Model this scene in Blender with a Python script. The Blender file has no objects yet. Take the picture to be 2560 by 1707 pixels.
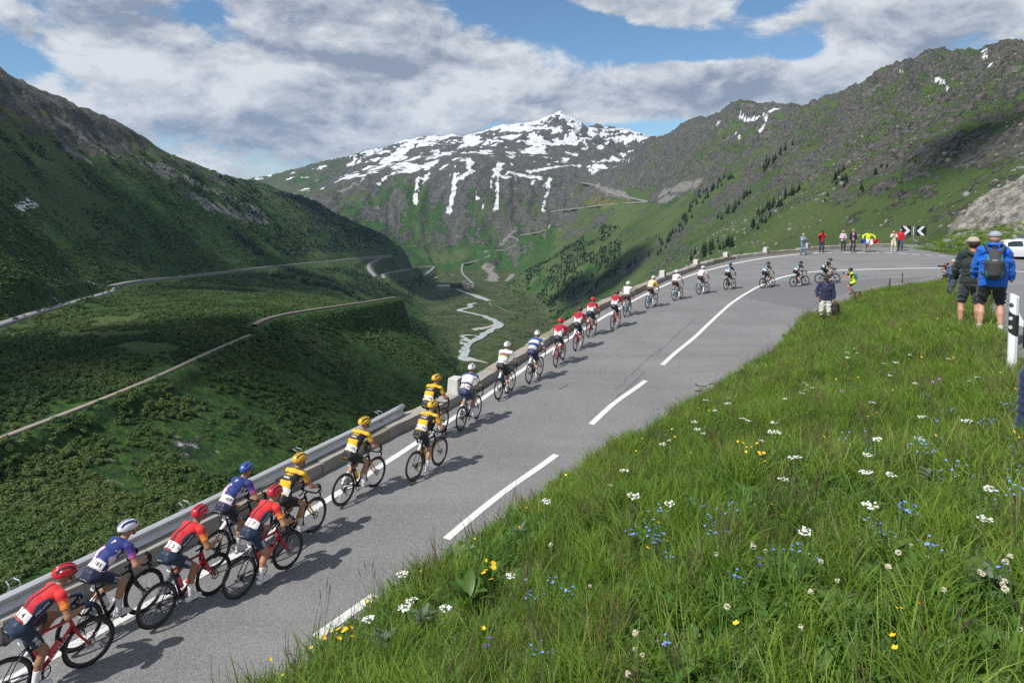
import bpy, math, random
import numpy as np
from mathutils import Vector, Matrix, Euler
from mathutils.bvhtree import BVHTree

SC = bpy.context.scene
COL = SC.collection
rad = math.radians

# ------------------------------------------------------------------ camera
FPX = 1707.0                       # focal length in photo pixels (24 mm on a 36 mm frame)
PITCH = rad(5.0)
CPX, CPY = 1280.0, 480.0 + FPX * math.tan(PITCH)
cam_d = bpy.data.cameras.new('camera')
cam_d.sensor_width = 36.0
cam_d.lens = FPX / 2560.0 * 36.0
cam_d.shift_y = -(853.5 - CPY) / 2560.0
cam_d.clip_start = 0.1
cam_d.clip_end = 30000.0
cam = bpy.data.objects.new('camera', cam_d)
COL.objects.link(cam)
cam.location = (0, 0, 0)
cam.rotation_euler = (rad(90) - PITCH, 0, 0)
SC.camera = cam

# ------------------------------------------------------------------ light
SUN_EL = rad(51.0)
SUN_TO = Vector((-0.79 * math.cos(SUN_EL), -0.613 * math.cos(SUN_EL), math.sin(SUN_EL))).normalized()
sun_d = bpy.data.lights.new('sun', 'SUN')
sun_d.energy = 4.2
sun_d.angle = rad(0.53)
sun_d.color = (1.0, 0.955, 0.89)
sun = bpy.data.objects.new('sun', sun_d)
COL.objects.link(sun)
sun.rotation_euler = SUN_TO.to_track_quat('Z', 'Y').to_euler()
sun.location = (-60, -50, 80)

SC.view_settings.view_transform = 'Standard'
SC.view_settings.look = 'None'
SC.view_settings.exposure = 0.28
SC.view_settings.gamma = 1.0
SC.render.engine = 'CYCLES'
SC.cycles.use_denoising = False
SC.cycles.max_bounces = 6
SC.cycles.diffuse_bounces = 3
SC.cycles.transparent_max_bounces = 8
SC.cycles.volume_bounces = 0


def nn(nt, kind, **kw):
    n = nt.nodes.new(kind)
    for k, v in kw.items():
        if k.startswith('i_'):
            n.inputs[k[2:].replace('_', ' ')].default_value = v
        elif k.startswith('n_'):
            n.inputs[int(k[2:])].default_value = v
        else:
            setattr(n, k, v)
    return n


def math_n(nt, op, a, b=None, clamp=False):
    n = nn(nt, 'ShaderNodeMath', operation=op, use_clamp=clamp)
    for i, v in enumerate((a, b)):
        if v is None:
            continue
        if isinstance(v, (int, float)):
            n.inputs[i].default_value = v
        else:
            nt.links.new(v, n.inputs[i])
    return n.outputs[0]


def smooth_n(nt, v, lo, hi):
    n = nn(nt, 'ShaderNodeMapRange', interpolation_type='SMOOTHSTEP')
    nt.links.new(v, n.inputs['Value'])
    n.inputs['From Min'].default_value = lo
    n.inputs['From Max'].default_value = hi
    return n.outputs['Result']


def mix_n(nt, fac, a, b, blend='MIX'):
    n = nn(nt, 'ShaderNodeMix', data_type='RGBA', blend_type=blend)
    for key, v in ((0, fac), (6, a), (7, b)):
        if hasattr(v, 'is_linked') or hasattr(v, 'links'):
            nt.links.new(v, n.inputs[key])
        elif key == 0:
            n.inputs[0].default_value = v
        else:
            n.inputs[key].default_value = (*v[:3], 1)
    return n.outputs[2]


# ------------------------------------------------------------------ sky
def dirv(px, py):
    xc, yc = (px - CPX) / FPX, (py - CPY) / FPX
    return Vector((xc, math.cos(PITCH) - yc * math.sin(PITCH), -yc * math.cos(PITCH) - math.sin(PITCH))).normalized()


world = bpy.data.worlds.new('World')
SC.world = world
world.use_nodes = True
nt = world.node_tree
nt.nodes.clear()
w_out = nn(nt, 'ShaderNodeOutputWorld')
w_bg = nn(nt, 'ShaderNodeBackground')
w_bg.inputs['Strength'].default_value = 0.1
nt.links.new(w_bg.outputs[0], w_out.inputs['Surface'])
sky = nn(nt, 'ShaderNodeTexSky', sky_type='NISHITA', sun_disc=False)
sky.sun_elevation = SUN_EL
sky.sun_rotation = math.atan2(SUN_TO.x, SUN_TO.y)
sky.altitude = 2100
sky.air_density = 1.0
sky.dust_density = 0.0
sky.ozone_density = 1.6
tc = nn(nt, 'ShaderNodeTexCoord')
sep = nn(nt, 'ShaderNodeSeparateXYZ')
nt.links.new(tc.outputs['Generated'], sep.inputs[0])
# cloud field over the whole dome, flattened towards the horizon
comb = nn(nt, 'ShaderNodeVectorMath', operation='MULTIPLY')
comb.inputs[1].default_value = (1.0, 1.0, 2.0)
nt.links.new(tc.outputs['Generated'], comb.inputs[0])


def cloud_noise(off, scale, detail=9.0, rough=0.58, dist=0.25):
    va = nn(nt, 'ShaderNodeVectorMath', operation='ADD')
    va.inputs[1].default_value = off
    nt.links.new(comb.outputs[0], va.inputs[0])
    n = nn(nt, 'ShaderNodeTexNoise', i_Scale=scale, i_Detail=detail, i_Roughness=rough, i_Distortion=dist)
    nt.links.new(va.outputs[0], n.inputs['Vector'])
    return n.outputs['Fac']


CL_OFF = (3.1, 7.7, 0.0)
UPS = (-0.012, 0.0, 0.045)            # a small step towards the light
n_a = cloud_noise(CL_OFF, 3.0, 5.0, 0.5)
n_f = cloud_noise((1.7, 3.3, 0.5), 9.0, 9.0, 0.62)
n_g = cloud_noise((1.7 + UPS[0], 3.3 + UPS[1], 0.5 + UPS[2]), 9.0, 9.0, 0.62)
n_b = cloud_noise((CL_OFF[0] + 2 * UPS[0], CL_OFF[1], 2 * UPS[2]), 3.0, 5.0, 0.5)


def blob(px, py, wx, wy, rot=0.0):
    """soft spot in the sky about a fixed direction (angles in radians)"""
    d = dirv(px, py)
    right = Vector((d.y, -d.x, 0)).normalized()
    up = right.cross(d)
    c, s = math.cos(rot), math.sin(rot)
    right, up = right * c + up * s, up * c - right * s
    out = []
    for ax, w in ((right, wx), (up, wy)):
        dt = nn(nt, 'ShaderNodeVectorMath', operation='DOT_PRODUCT')
        nt.links.new(tc.outputs['Generated'], dt.inputs[0])
        dt.inputs[1].default_value = ax / w
        out.append(math_n(nt, 'POWER', dt.outputs['Value'], 2.0))
    r2 = math_n(nt, 'ADD', out[0], out[1])
    return math_n(nt, 'POWER', 2.718, math_n(nt, 'MULTIPLY', r2, -1.0))


bias = None
for px, py, wx, wy, rot, amp in (
        (1480, 75, 0.12, 0.020, -0.22, -0.36), (1290, 25, 0.07, 0.022, -0.2, -0.34), (1800, 120, 0.11, 0.022, -0.12, -0.42),
        (2010, 130, 0.03, 0.02, 0.0, -0.30), (30, 150, 0.06, 0.02, -0.2, -0.26), (520, 30, 0.04, 0.018, 0, -0.25),
        (620, 400, 0.16, 0.04, -0.25, -0.04), (1190, 240, 0.07, 0.03, -0.2, -0.18), (800, 330, 0.2, 0.05, -0.2, 0.14), (1500, 320, 0.18, 0.010, 0, -0.2), (1900, 20, 0.05, 0.02, 0, -0.2),
        (2300, 60, 0.20, 0.10, 0, 0.25), (1750, 230, 0.16, 0.045, 0.1, 0.25), (1080, 170, 0.24, 0.06, -0.3, 0.25),
        (400, 200, 0.34, 0.12, -0.2, 0.17), (1620, 25, 0.07, 0.025, 0, 0.25), (1900, 190, 0.08, 0.03, 0.3, 0.2), (260, 70, 0.10, 0.04, -0.2, 0.16)):
    v = math_n(nt, 'MULTIPLY', blob(px, py, wx, wy, rot), amp)
    bias = v if bias is None else math_n(nt, 'ADD', bias, v)
dens = math_n(nt, 'ADD', math_n(nt, 'ADD', n_a, bias), math_n(nt, 'MULTIPLY', math_n(nt, 'SUBTRACT', n_f, 0.5), 0.75))
cmask = smooth_n(nt, dens, 0.40, 0.56)
# lit tops and grey undersides come from how the cloud thickens away from the sun
dsun = math_n(nt, 'ADD', math_n(nt, 'MULTIPLY', math_n(nt, 'SUBTRACT', n_a, n_b), 3.0), math_n(nt, 'MULTIPLY', math_n(nt, 'SUBTRACT', n_f, n_g), 3.3))
lit = math_n(nt, 'ADD', dsun, 0.70)
lit = math_n(nt, 'SUBTRACT', lit, math_n(nt, 'MULTIPLY', smooth_n(nt, dens, 0.5, 0.95), 0.50))
lit = math_n(nt, 'MINIMUM', math_n(nt, 'MAXIMUM', lit, 0.0), 1.0)
ccol = mix_n(nt, lit, (2.35, 2.75, 3.5), (6.5, 6.7, 6.9))
skycol = mix_n(nt, 1.0, sky.outputs[0], (0.78, 0.95, 1.0), 'MULTIPLY')
final = mix_n(nt, math_n(nt, 'MULTIPLY', cmask, 0.95), skycol, ccol)
nt.links.new(final, w_bg.inputs['Color'])

# ------------------------------------------------------------------ helpers
def new_obj(name, me, mats=None, parent=None, loc=None, rot=None, smooth=False):
    o = bpy.data.objects.new(name, me)
    COL.objects.link(o)
    if mats is not None and not len(me.materials):
        for m in (mats if isinstance(mats, (list, tuple)) else [mats]):
            me.materials.append(m)
    if parent is not None:
        o.parent = parent
    if loc is not None:
        o.location = loc
    if rot is not None:
        o.rotation_euler = rot
    if smooth and len(me.polygons):
        me.polygons.foreach_set('use_smooth', np.ones(len(me.polygons), dtype=bool))
    return o


def tag(o, label, cat, group=None):
    o['label'] = label
    o['category'] = cat
    if group:
        o['group'] = group
    return o


def kind(o, k):
    o['kind'] = k
    return o


def thing(name, label, cat, loc=(0, 0, 0), rot=(0, 0, 0), group=None):
    o = bpy.data.objects.new(name, None)
    o.empty_display_size = 0.2
    COL.objects.link(o)
    o.location = loc
    o.rotation_euler = rot
    return tag(o, label, cat, group)


def quad_mesh(name, V, F, mats=None, midx=None, smooth=False):
    """V (n,3) array, F (m,4) or (m,3) int array"""
    V = np.ascontiguousarray(V, dtype=np.float32)
    F = np.ascontiguousarray(F, dtype=np.int32)
    me = bpy.data.meshes.new(name)
    k = F.shape[1]
    me.vertices.add(len(V))
    me.vertices.foreach_set('co', V.ravel())
    me.loops.add(F.size)
    me.loops.foreach_set('vertex_index', F.ravel())
    me.polygons.add(len(F))
    me.polygons.foreach_set('loop_start', np.arange(0, F.size, k, dtype=np.int32))
    me.polygons.foreach_set('loop_total', np.full(len(F), k, dtype=np.int32))
    if midx is not None:
        me.polygons.foreach_set('material_index', np.asarray(midx, dtype=np.int32))
    if smooth:
        me.polygons.foreach_set('use_smooth', np.ones(len(F), dtype=bool))
    for m in (mats or []):
        me.materials.append(m)
    me.update(calc_edges=True)
    return me


def col_attr(me, cols, name='Col'):
    a = me.color_attributes.new(name, 'FLOAT_COLOR', 'POINT')
    c = np.ones((len(me.vertices), 4), dtype=np.float32)
    cols = np.asarray(cols, dtype=np.float32)
    c[:, :cols.shape[1]] = cols
    a.data.foreach_set('color', c.ravel())


def grid_faces(nr, nc):
    i = np.arange((nr - 1) * (nc - 1))
    r, c = i // (nc - 1), i % (nc - 1)
    a = r * nc + c
    return np.stack([a, a + 1, a + nc + 1, a + nc], 1)


class MB:
    """collects boxes, tubes and lathes into one mesh"""
    def __init__(s):
        s.v, s.f, s.m = [], [], []

    def add(s, V, F, m=0):
        b = len(s.v)
        s.v += [tuple(map(float, p)) for p in V]
        s.f += [tuple(int(i) + b for i in q) for q in F]
        s.m += [m] * len(F)

    def box(s, c, d, m=0, M=None, taper=1.0):
        x, y, z = d[0] / 2, d[1] / 2, d[2] / 2
        P = [(-x, -y, -z), (x, -y, -z), (x, y, -z), (-x, y, -z)]
        P += [(px * taper, py * taper, z) for px, py, _ in P]
        P = [Vector(q) for q in P]
        if M is not None:
            P = [M @ q for q in P]
        c = Vector(c)
        s.add([q + c for q in P], [(0, 3, 2, 1), (4, 5, 6, 7), (0, 1, 5, 4), (1, 2, 6, 5), (2, 3, 7, 6), (3, 0, 4, 7)], m)

    def tube(s, pts, r, n=8, m=0, closed=False, cap=True, flat=None):
        pts = [Vector(p) for p in pts]
        rs = r if isinstance(r, (list, tuple)) else [r] * len(pts)
        V, F = [], []
        N = len(pts)
        prev = None
        for i, p in enumerate(pts):
            if closed:
                t = pts[(i + 1) % N] - pts[i - 1]
            else:
                t = pts[min(i + 1, N - 1)] - pts[max(i - 1, 0)]
            t.normalize()
            if prev is None:
                a = Vector((0, 0, 1)) if abs(t.z) < 0.9 else Vector((1, 0, 0))
                u = t.cross(a).normalized()
            else:
                u = (prev - t * prev.dot(t))
                u = u.normalized() if u.length > 1e-6 else t.orthogonal().normalized()
            prev = u
            w = t.cross(u)
            for k in range(n):
                an = 2 * math.pi * k / n
                d = u * math.cos(an) + w * math.sin(an)
                q = d * rs[i]
                if flat:
                    ax = Vector(flat[0])
                    q = q + ax * (q.dot(ax) * (flat[1] - 1))
                V.append(p + q)
        for i in range(N if closed else N - 1):
            for k in range(n):
                a, b = i * n + k, i * n + (k + 1) % n
                c, d = ((i + 1) % N) * n + (k + 1) % n, ((i + 1) % N) * n + k
                F.append((a, b, c, d))
        if cap and not closed:
            F.append(tuple(range(n))[::-1])
            F.append(tuple(range((N - 1) * n, N * n)))
        s.add(V, F, m)

    def lathe(s, prof, n=16, M=None, m=0, cap=True):
        """profile of (radius, height) about local z"""
        V, F = [], []
        for r, h in prof:
            for k in range(n):
                an = 2 * math.pi * k / n
                q = Vector((r * math.cos(an), r * math.sin(an), h))
                V.append(M @ q if M is not None else q)
        L = len(prof)
        for i in range(L - 1):
            for k in range(n):
                F.append((i * n + k, i * n + (k + 1) % n, (i + 1) * n + (k + 1) % n, (i + 1) * n + k))
        if cap:
            F.append(tuple(range(n))[::-1])
            F.append(tuple(range((L - 1) * n, L * n)))
        s.add(V, F, m)

    def prism(s, poly, z0, z1, M=None, m=0):
        n = len(poly)
        V = [Vector((x, y, z0)) for x, y in poly] + [Vector((x, y, z1)) for x, y in poly]
        if M is not None:
            V = [M @ q for q in V]
        F = [tuple(range(n))[::-1], tuple(range(n, 2 * n))] + [(i, (i + 1) % n, n + (i + 1) % n, n + i) for i in range(n)]
        s.add(V, F, m)

    def mesh(s, name, mats, smooth=False):
        me = bpy.data.meshes.new(name)
        me.from_pydata(s.v, [], s.f)
        me.polygons.foreach_set('material_index', np.array(s.m, dtype=np.int32))
        if smooth:
            me.polygons.foreach_set('use_smooth', np.ones(len(s.f), dtype=bool))
        for m in (mats if isinstance(mats, (list, tuple)) else [mats]):
            me.materials.append(m)
        me.update()
        return me

    def build(s, name, mats, parent=None, smooth=False, loc=None, rot=None):
        return new_obj(name, s.mesh(name, mats, smooth), None, parent, loc, rot)


def shade_auto(o, angle=40):
    me = o.data
    me.polygons.foreach_set('use_smooth', np.ones(len(me.polygons), dtype=bool))
    try:
        me.set_sharp_from_angle(angle=rad(angle))
    except Exception:
        pass


# ------------------------------------------------------------------ materials
MATS = {}


def mat(name, col, rough=0.6, metal=0.0, var=0.12, vscale=6.0, bump=0.0, bscale=60.0, spec=0.4, sheen=0.0, coat=0.0):
    if name in MATS:
        return MATS[name]
    m = bpy.data.materials.new(name)
    m.use_nodes = True
    t = m.node_tree
    b = t.nodes['Principled BSDF']
    b.inputs['Roughness'].default_value = rough
    b.inputs['Metallic'].default_value = metal
    b.inputs['Specular IOR Level'].default_value = spec
    b.inputs['Coat Weight'].default_value = coat
    if sheen:
        b.inputs['Sheen Weight'].default_value = sheen
    co = nn(t, 'ShaderNodeTexCoord')
    n = nn(t, 'ShaderNodeTexNoise', i_Scale=vscale, i_Detail=4.0)
    t.links.new(co.outputs['Object'], n.inputs['Vector'])
    f = math_n(t, 'ADD', math_n(t, 'MULTIPLY', n.outputs['Fac'], 2 * var), 1 - var)
    base = nn(t, 'ShaderNodeRGB')
    base.outputs[0].default_value = (*col, 1)
    c = mix_n(t, 1.0, base.outputs[0], f, 'MULTIPLY')
    t.links.new(c, b.inputs['Base Color'])
    if bump:
        n2 = nn(t, 'ShaderNodeTexNoise', i_Scale=bscale, i_Detail=3.0)
        t.links.new(co.outputs['Object'], n2.inputs['Vector'])
        bp = nn(t, 'ShaderNodeBump', i_Strength=bump, i_Distance=0.02)
        t.links.new(n2.outputs['Fac'], bp.inputs['Height'])
        t.links.new(bp.outputs[0], b.inputs['Normal'])
    MATS[name] = m
    return m


def attr_mat(name, rough=0.6, spec=0.35, sheen=0.0, bump=0.0, bscale=40.0, var=0.1, vscale=14.0, metal=0.0, coat=0.0, trans=0.0):
    """takes its base colour from the mesh's own colour attribute"""
    if name in MATS:
        return MATS[name]
    m = bpy.data.materials.new(name)
    m.use_nodes = True
    t = m.node_tree
    b = t.nodes['Principled BSDF']
    b.inputs['Roughness'].default_value = rough
    b.inputs['Specular IOR Level'].default_value = spec
    b.inputs['Metallic'].default_value = metal
    b.inputs['Coat Weight'].default_value = coat
    if sheen:
        b.inputs['Sheen Weight'].default_value = sheen
    a = nn(t, 'ShaderNodeVertexColor', layer_name='Col')
    co = nn(t, 'ShaderNodeTexCoord')
    n = nn(t, 'ShaderNodeTexNoise', i_Scale=vscale, i_Detail=3.0)
    t.links.new(co.outputs['Object'], n.inputs['Vector'])
    f = math_n(t, 'ADD', math_n(t, 'MULTIPLY', n.outputs['Fac'], 2 * var), 1 - var)
    c = mix_n(t, 1.0, a.outputs[0], f, 'MULTIPLY')
    t.links.new(c, b.inputs['Base Color'])
    if bump:
        n2 = nn(t, 'ShaderNodeTexNoise', i_Scale=bscale, i_Detail=3.0, i_Distortion=0.6)
        t.links.new(co.outputs['Object'], n2.inputs['Vector'])
        bp = nn(t, 'ShaderNodeBump', i_Strength=bump, i_Distance=0.03)
        t.links.new(n2.outputs['Fac'], bp.inputs['Height'])
        t.links.new(bp.outputs[0], b.inputs['Normal'])
    if trans:
        tr = nn(t, 'ShaderNodeBsdfTranslucent')
        t.links.new(c, tr.inputs[0])
        ms = nn(t, 'ShaderNodeMixShader')
        ms.inputs[0].default_value = trans
        t.links.new(b.outputs[0], ms.inputs[1])
        t.links.new(tr.outputs[0], ms.inputs[2])
        t.links.new(ms.outputs[0], t.nodes['Material Output'].inputs['Surface'])
    MATS[name] = m
    return m


def leaf_mat(name, cols, rough=0.55, trans=0.35, nscale=0.15, rand=0.5):
    """foliage: colour ramps over instance randomness and a broad noise, part of the light passes through"""
    if name in MATS:
        return MATS[name]
    m = bpy.data.materials.new(name)
    m.use_nodes = True
    t = m.node_tree
    b = t.nodes['Principled BSDF']
    b.inputs['Roughness'].default_value = rough
    b.inputs['Specular IOR Level'].default_value = 0.3
    oi = nn(t, 'ShaderNodeObjectInfo')
    ge = nn(t, 'ShaderNodeNewGeometry')
    n = nn(t, 'ShaderNodeTexNoise', i_Scale=nscale, i_Detail=4.0)
    t.links.new(ge.outputs['Position'], n.inputs['Vector'])
    nf = smooth_n(t, n.outputs['Fac'], 0.3, 0.7)
    f = math_n(t, 'ADD', math_n(t, 'MULTIPLY', oi.outputs['Random'], rand), math_n(t, 'MULTIPLY', nf, 1 - rand))
    r = nn(t, 'ShaderNodeValToRGB')
    e = r.color_ramp.elements
    while len(e) < len(cols):
        e.new(0.5)
    for k, c in enumerate(cols):
        e[k].position = k / (len(cols) - 1)
        e[k].color = (*c, 1)
    t.links.new(f, r.inputs[0])
    t.links.new(r.outputs[0], b.inputs['Base Color'])
    tr = nn(t, 'ShaderNodeBsdfTranslucent')
    t.links.new(r.outputs[0], tr.inputs[0])
    ms = nn(t, 'ShaderNodeMixShader')
    ms.inputs[0].default_value = trans
    t.links.new(b.outputs[0], ms.inputs[1])
    t.links.new(tr.outputs[0], ms.inputs[2])
    t.links.new(ms.outputs[0], t.nodes['Material Output'].inputs['Surface'])
    MATS[name] = m
    return m


# ------------------------------------------------------------------ numpy noise
def _hash(i, j, s):
    h = (i * 374761393 + j * 668265263 + s * 974634777) & 0xffffffff
    h = ((h ^ (h >> 13)) * 1274126177) & 0xffffffff
    return ((h ^ (h >> 16)) & 0xffff) / 65535.0


def vnoise(x, y, s=0):
    xi, yi = np.floor(x).astype(np.int64), np.floor(y).astype(np.int64)
    fx, fy = x - xi, y - yi
    u, v = fx * fx * fx * (fx * (fx * 6 - 15) + 10), fy * fy * fy * (fy * (fy * 6 - 15) + 10)
    a, b = _hash(xi, yi, s), _hash(xi + 1, yi, s)
    c, d = _hash(xi, yi + 1, s), _hash(xi + 1, yi + 1, s)
    return (a * (1 - u) + b * u) * (1 - v) + (c * (1 - u) + d * u) * v


def fbm(x, y, oct=5, s=0, gain=0.5, ridged=False):
    t, a, n = 0.0, 1.0, 0.0
    c, sn = 0.8, 0.6
    for k in range(oct):
        v = vnoise(x, y, s + k * 17)
        if ridged:
            v = 1 - np.abs(2 * v - 1)
        t = t + a * v
        n += a
        a *= gain
        x, y = (c * x - sn * y) * 2.03 + 3.7, (sn * x + c * y) * 2.03 + 1.3
    return t / n


def sstep(a, b, x):
    t = np.clip((x - a) / (b - a), 0, 1)
    return t * t * (3 - 2 * t)


def ray(px, py):
    xc, yc = (px - CPX) / FPX, (py - CPY) / FPX
    cp, sp = math.cos(PITCH), math.sin(PITCH)
    return np.array([xc, cp - yc * sp, -yc * cp - sp])


def at(px, py, Z):
    return ray(px, py) * Z

# ================================================================== LAND FORM
# cross-sections of the valley (x, z) at distances y in metres; the eye is the origin
STA = [
 (-400, [(-1700, 420), (-900, 260), (-450, 10), (-250, -60), (-130, -70), (-60, -50), (-20, -30), (40, -20), (90, 5), (300, 130), (800, 380), (1700, 600)]),
 (0, [(-1700, 480), (-900, 280), (-450, -10), (-250, -70), (-130, -78), (-60, -55), (-20, -38), (30, -30), (80, -8), (120, 15), (300, 120), (800, 360), (1700, 560)]),
 (110, [(-1700, 520), (-850, 270), (-420, -40), (-250, -76), (-150, -80), (-82, -66), (-40, -58), (0, -48), (40, -32), (62, -22), (82, -10), (110, 8), (300, 120), (780, 350), (1700, 560)]),
 (250, [(-1700, 560), (-800, 240), (-520, 40), (-350, -70), (-250, -78), (-165, -76), (-110, -98), (-50, -126), (20, -110), (80, -76), (130, -42), (187, -2), (400, 130), (780, 330), (1700, 560)]),
 (500, [(-1700, 580), (-790, 235), (-560, 85), (-345, -84), (-320, -90), (-250, -86), (-165, -90), (-100, -142), (-20, -195), (60, -165), (145, -112), (263, -43), (375, 22), (620, 190), (800, 290), (1000, 250), (1700, 300)]),
 (610, [(-1700, 575), (-788, 225), (-520, 50), (-410, -86), (-386, -97), (-290, -99), (-165, -107), (-100, -152), (-35, -202), (30, -200), (100, -150), (204, -80), (320, -8), (610, 170), (785, 268), (1000, 235), (1700, 250)]),
 (750, [(-1700, 570), (-790, 215), (-472, -98), (-446, -108), (-300, -114), (-150, -124), (-100, -166), (-40, -222), (0, -238), (60, -182), (145, -120), (275, -42), (394, 25), (600, 150), (770, 245), (1000, 220), (1700, 200)]),
 (1000, [(-1700, 540), (-815, 198), (-512, -116), (-487, -127), (-300, -156), (-190, -186), (-125, -238), (-50, -310), (0, -320), (80, -258), (150, -190), (300, -80), (500, 45), (650, 140), (752, 214), (900, 190), (1700, 100)]),
 (1350, [(-1700, 470), (-805, 142), (-532, -142), (-508, -154), (-340, -195), (-200, -262), (-150, -322), (-110, -336), (60, -336), (120, -290), (250, -190), (450, -40), (650, 140), (797, 259), (950, 220), (1700, 100)]),
 (1750, [(-1700, 380), (-770, 62), (-508, -172), (-486, -183), (-370, -240), (-250, -322), (-220, -336), (90, -336), (180, -272), (350, -150), (550, 10), (720, 160), (864, 268), (1000, 230), (1700, 100)]),
 (2100, [(-1700, 280), (-760, 10), (-690, -5), (-472, -190), (-446, -203), (-330, -290), (-260, -336), (60, -336), (150, -272), (330, -160), (520, -20), (700, 150), (876, 268), (1000, 230), (1700, 100)]),
 (2450, [(-1700, 140), (-900, 30), (-650, -72), (-500, -140), (-436, -172), (-378, -225), (-300, -318), (-270, -336), (-30, -336), (50, -292), (200, -205), (350, -122), (500, -40), (600, 70), (720, 230), (800, 330), (950, 260), (1700, 100)]),
 (2700, [(-1700, 20), (-900, -60), (-600, -190), (-420, -300), (-300, -345), (0, -345), (60, -322), (200, -232), (400, -62), (506, 5), (590, 120), (690, 268), (800, 300), (950, 250), (1700, 100)]),
 (3000, [(-1900, -40), (-1200, -90), (-930, -75), (-700, -130), (-500, -215), (-300, -280), (-100, -285), (60, -240), (200, -175), (400, -30), (510, 90), (565, 220), (680, 240), (900, 240), (1700, 150)]),
 (3350, [(-1900, 0), (-1200, -55), (-1040, -20), (-870, 0), (-690, 15), (-460, 10), (-210, 20), (-40, 10), (110, -20), (250, -40), (420, 20), (560, 150), (650, 190), (900, 220), (1700, 200)]),
 (3600, [(-1900, 20), (-1300, -40), (-1115, -20), (-955, 36), (-749, 95), (-495, 118), (-221, 162), (-50, 140), (100, 112), (354, 90), (560, 130), (700, 160), (900, 200), (1700, 220)]),
 (4300, [(-2200, 0), (-1500, 10), (-1115, 90), (-749, 190), (-495, 235), (-221, 262), (-50, 268), (100, 262), (354, 250), (560, 240), (800, 230), (1100, 220), (1700, 200)]),
 (4900, [(-2300, 10), (-1700, 90), (-1300, 190), (-900, 285), (-600, 330), (-280, 350), (0, 395), (200, 410), (380, 430), (600, 370), (850, 360), (1100, 320), (1700, 250)]),
 (5500, [(-2600, 0), (-1949, 62), (-1563, 200), (-1144, 306), (-757, 408), (-338, 428), (-90, 508), (90, 516), (200, 528), (300, 580), (383, 625), (470, 560), (577, 496), (786, 496), (995, 408), (1300, 330), (1900, 250)]),
 (6500, [(-2600, -100), (-1500, 0), (-500, 150), (0, 200), (400, 250), (1000, 150), (1900, 50)]),
 (9000, [(-4000, -150), (0, -150), (4000, -150)]),
]
SY = np.array([s[0] for s in STA], float)


def loft(x, y):
    x = np.asarray(x, float)
    y = np.clip(np.asarray(y, float), SY[0], SY[-1] - 1)
    k = np.clip(np.searchsorted(SY, y, side='right') - 1, 0, len(SY) - 2)
    out = np.zeros_like(x)
    for i in np.unique(k):
        m = k == i
        xs, t = x[m], (y[m] - SY[i]) / (SY[i + 1] - SY[i])
        zz = []
        for j in (i - 1, i, i + 1, i + 2):
            j = min(max(j, 0), len(STA) - 1)
            P = np.array(STA[j][1], float)
            # rounded rather than kinked sections
            a = sum(np.interp(xs + o, P[:, 0], P[:, 1]) for o in (-14, -5, 5, 14)) / 4
            zz.append(a)
        h = SY[i + 1] - SY[i]
        hm = SY[i] - SY[max(i - 1, 0)] or h
        hp = SY[min(i + 2, len(SY) - 1)] - SY[i + 1] or h
        m0 = ((zz[2] - zz[1]) / h + (zz[1] - zz[0]) / hm) * 0.5 * h
        m1 = ((zz[3] - zz[2]) / hp + (zz[2] - zz[1]) / h) * 0.5 * h
        d = zz[2] - zz[1]                       # keep the curve from overshooting
        m0 = np.clip(m0, -2 * np.abs(d), 2 * np.abs(d))
        m1 = np.clip(m1, -2 * np.abs(d), 2 * np.abs(d))
        t2, t3 = t * t, t * t * t
        out[m] = (2 * t3 - 3 * t2 + 1) * zz[1] + (t3 - 2 * t2 + t) * m0 + (-2 * t3 + 3 * t2) * zz[2] + (t3 - t2) * m1
    return out


# outer rim of the hairpin shelf and its hidden inner side
RIM = np.array([(-34, -32), (-14.9, -2), (-7.3, 9.3), (-3.7, 17), (-1.3, 22.5), (0.9, 27.7), (4.0, 35), (6.8, 40), (9.7, 45.4),
                (13.2, 50.1), (16.7, 53.4), (20, 55.1), (23.2, 56.3), (27.1, 57.8), (31.4, 59.2), (34.5, 61), (46.5, 74), (60, 94), (71, 112), (80, 125)], float)
SHELF = np.vstack([RIM, [(98, 122), (100, 108), (84, 60), (64, 20), (34, -20), (0, -70), (-34, -70)]])


def in_poly(x, y, P):
    ins = np.zeros(np.shape(x), bool)
    j = len(P) - 1
    for i in range(len(P)):
        xi, yi, xj, yj = P[i, 0], P[i, 1], P[j, 0], P[j, 1]
        c = ((yi > y) != (yj > y)) & (x < (xj - xi) * (y - yi) / (yj - yi + 1e-12) + xi)
        ins ^= c
        j = i
    return ins


def seg_dist(x, y, P, closed=False):
    """distance to a polyline and the arc fraction of the nearest point"""
    best = np.full(np.shape(x), 1e9)
    par = np.zeros(np.shape(x))
    n = len(P)
    for i in range(n if closed else n - 1):
        a, b = P[i], P[(i + 1) % n]
        dx, dy = b[0] - a[0], b[1] - a[1]
        t = np.clip(((x - a[0]) * dx + (y - a[1]) * dy) / (dx * dx + dy * dy + 1e-12), 0, 1)
        d = np.hypot(x - a[0] - t * dx, y - a[1] - t * dy)
        m = d < best
        best = np.where(m, d, best)
        par = np.where(m, i + t, par)
    return best, par


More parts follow.
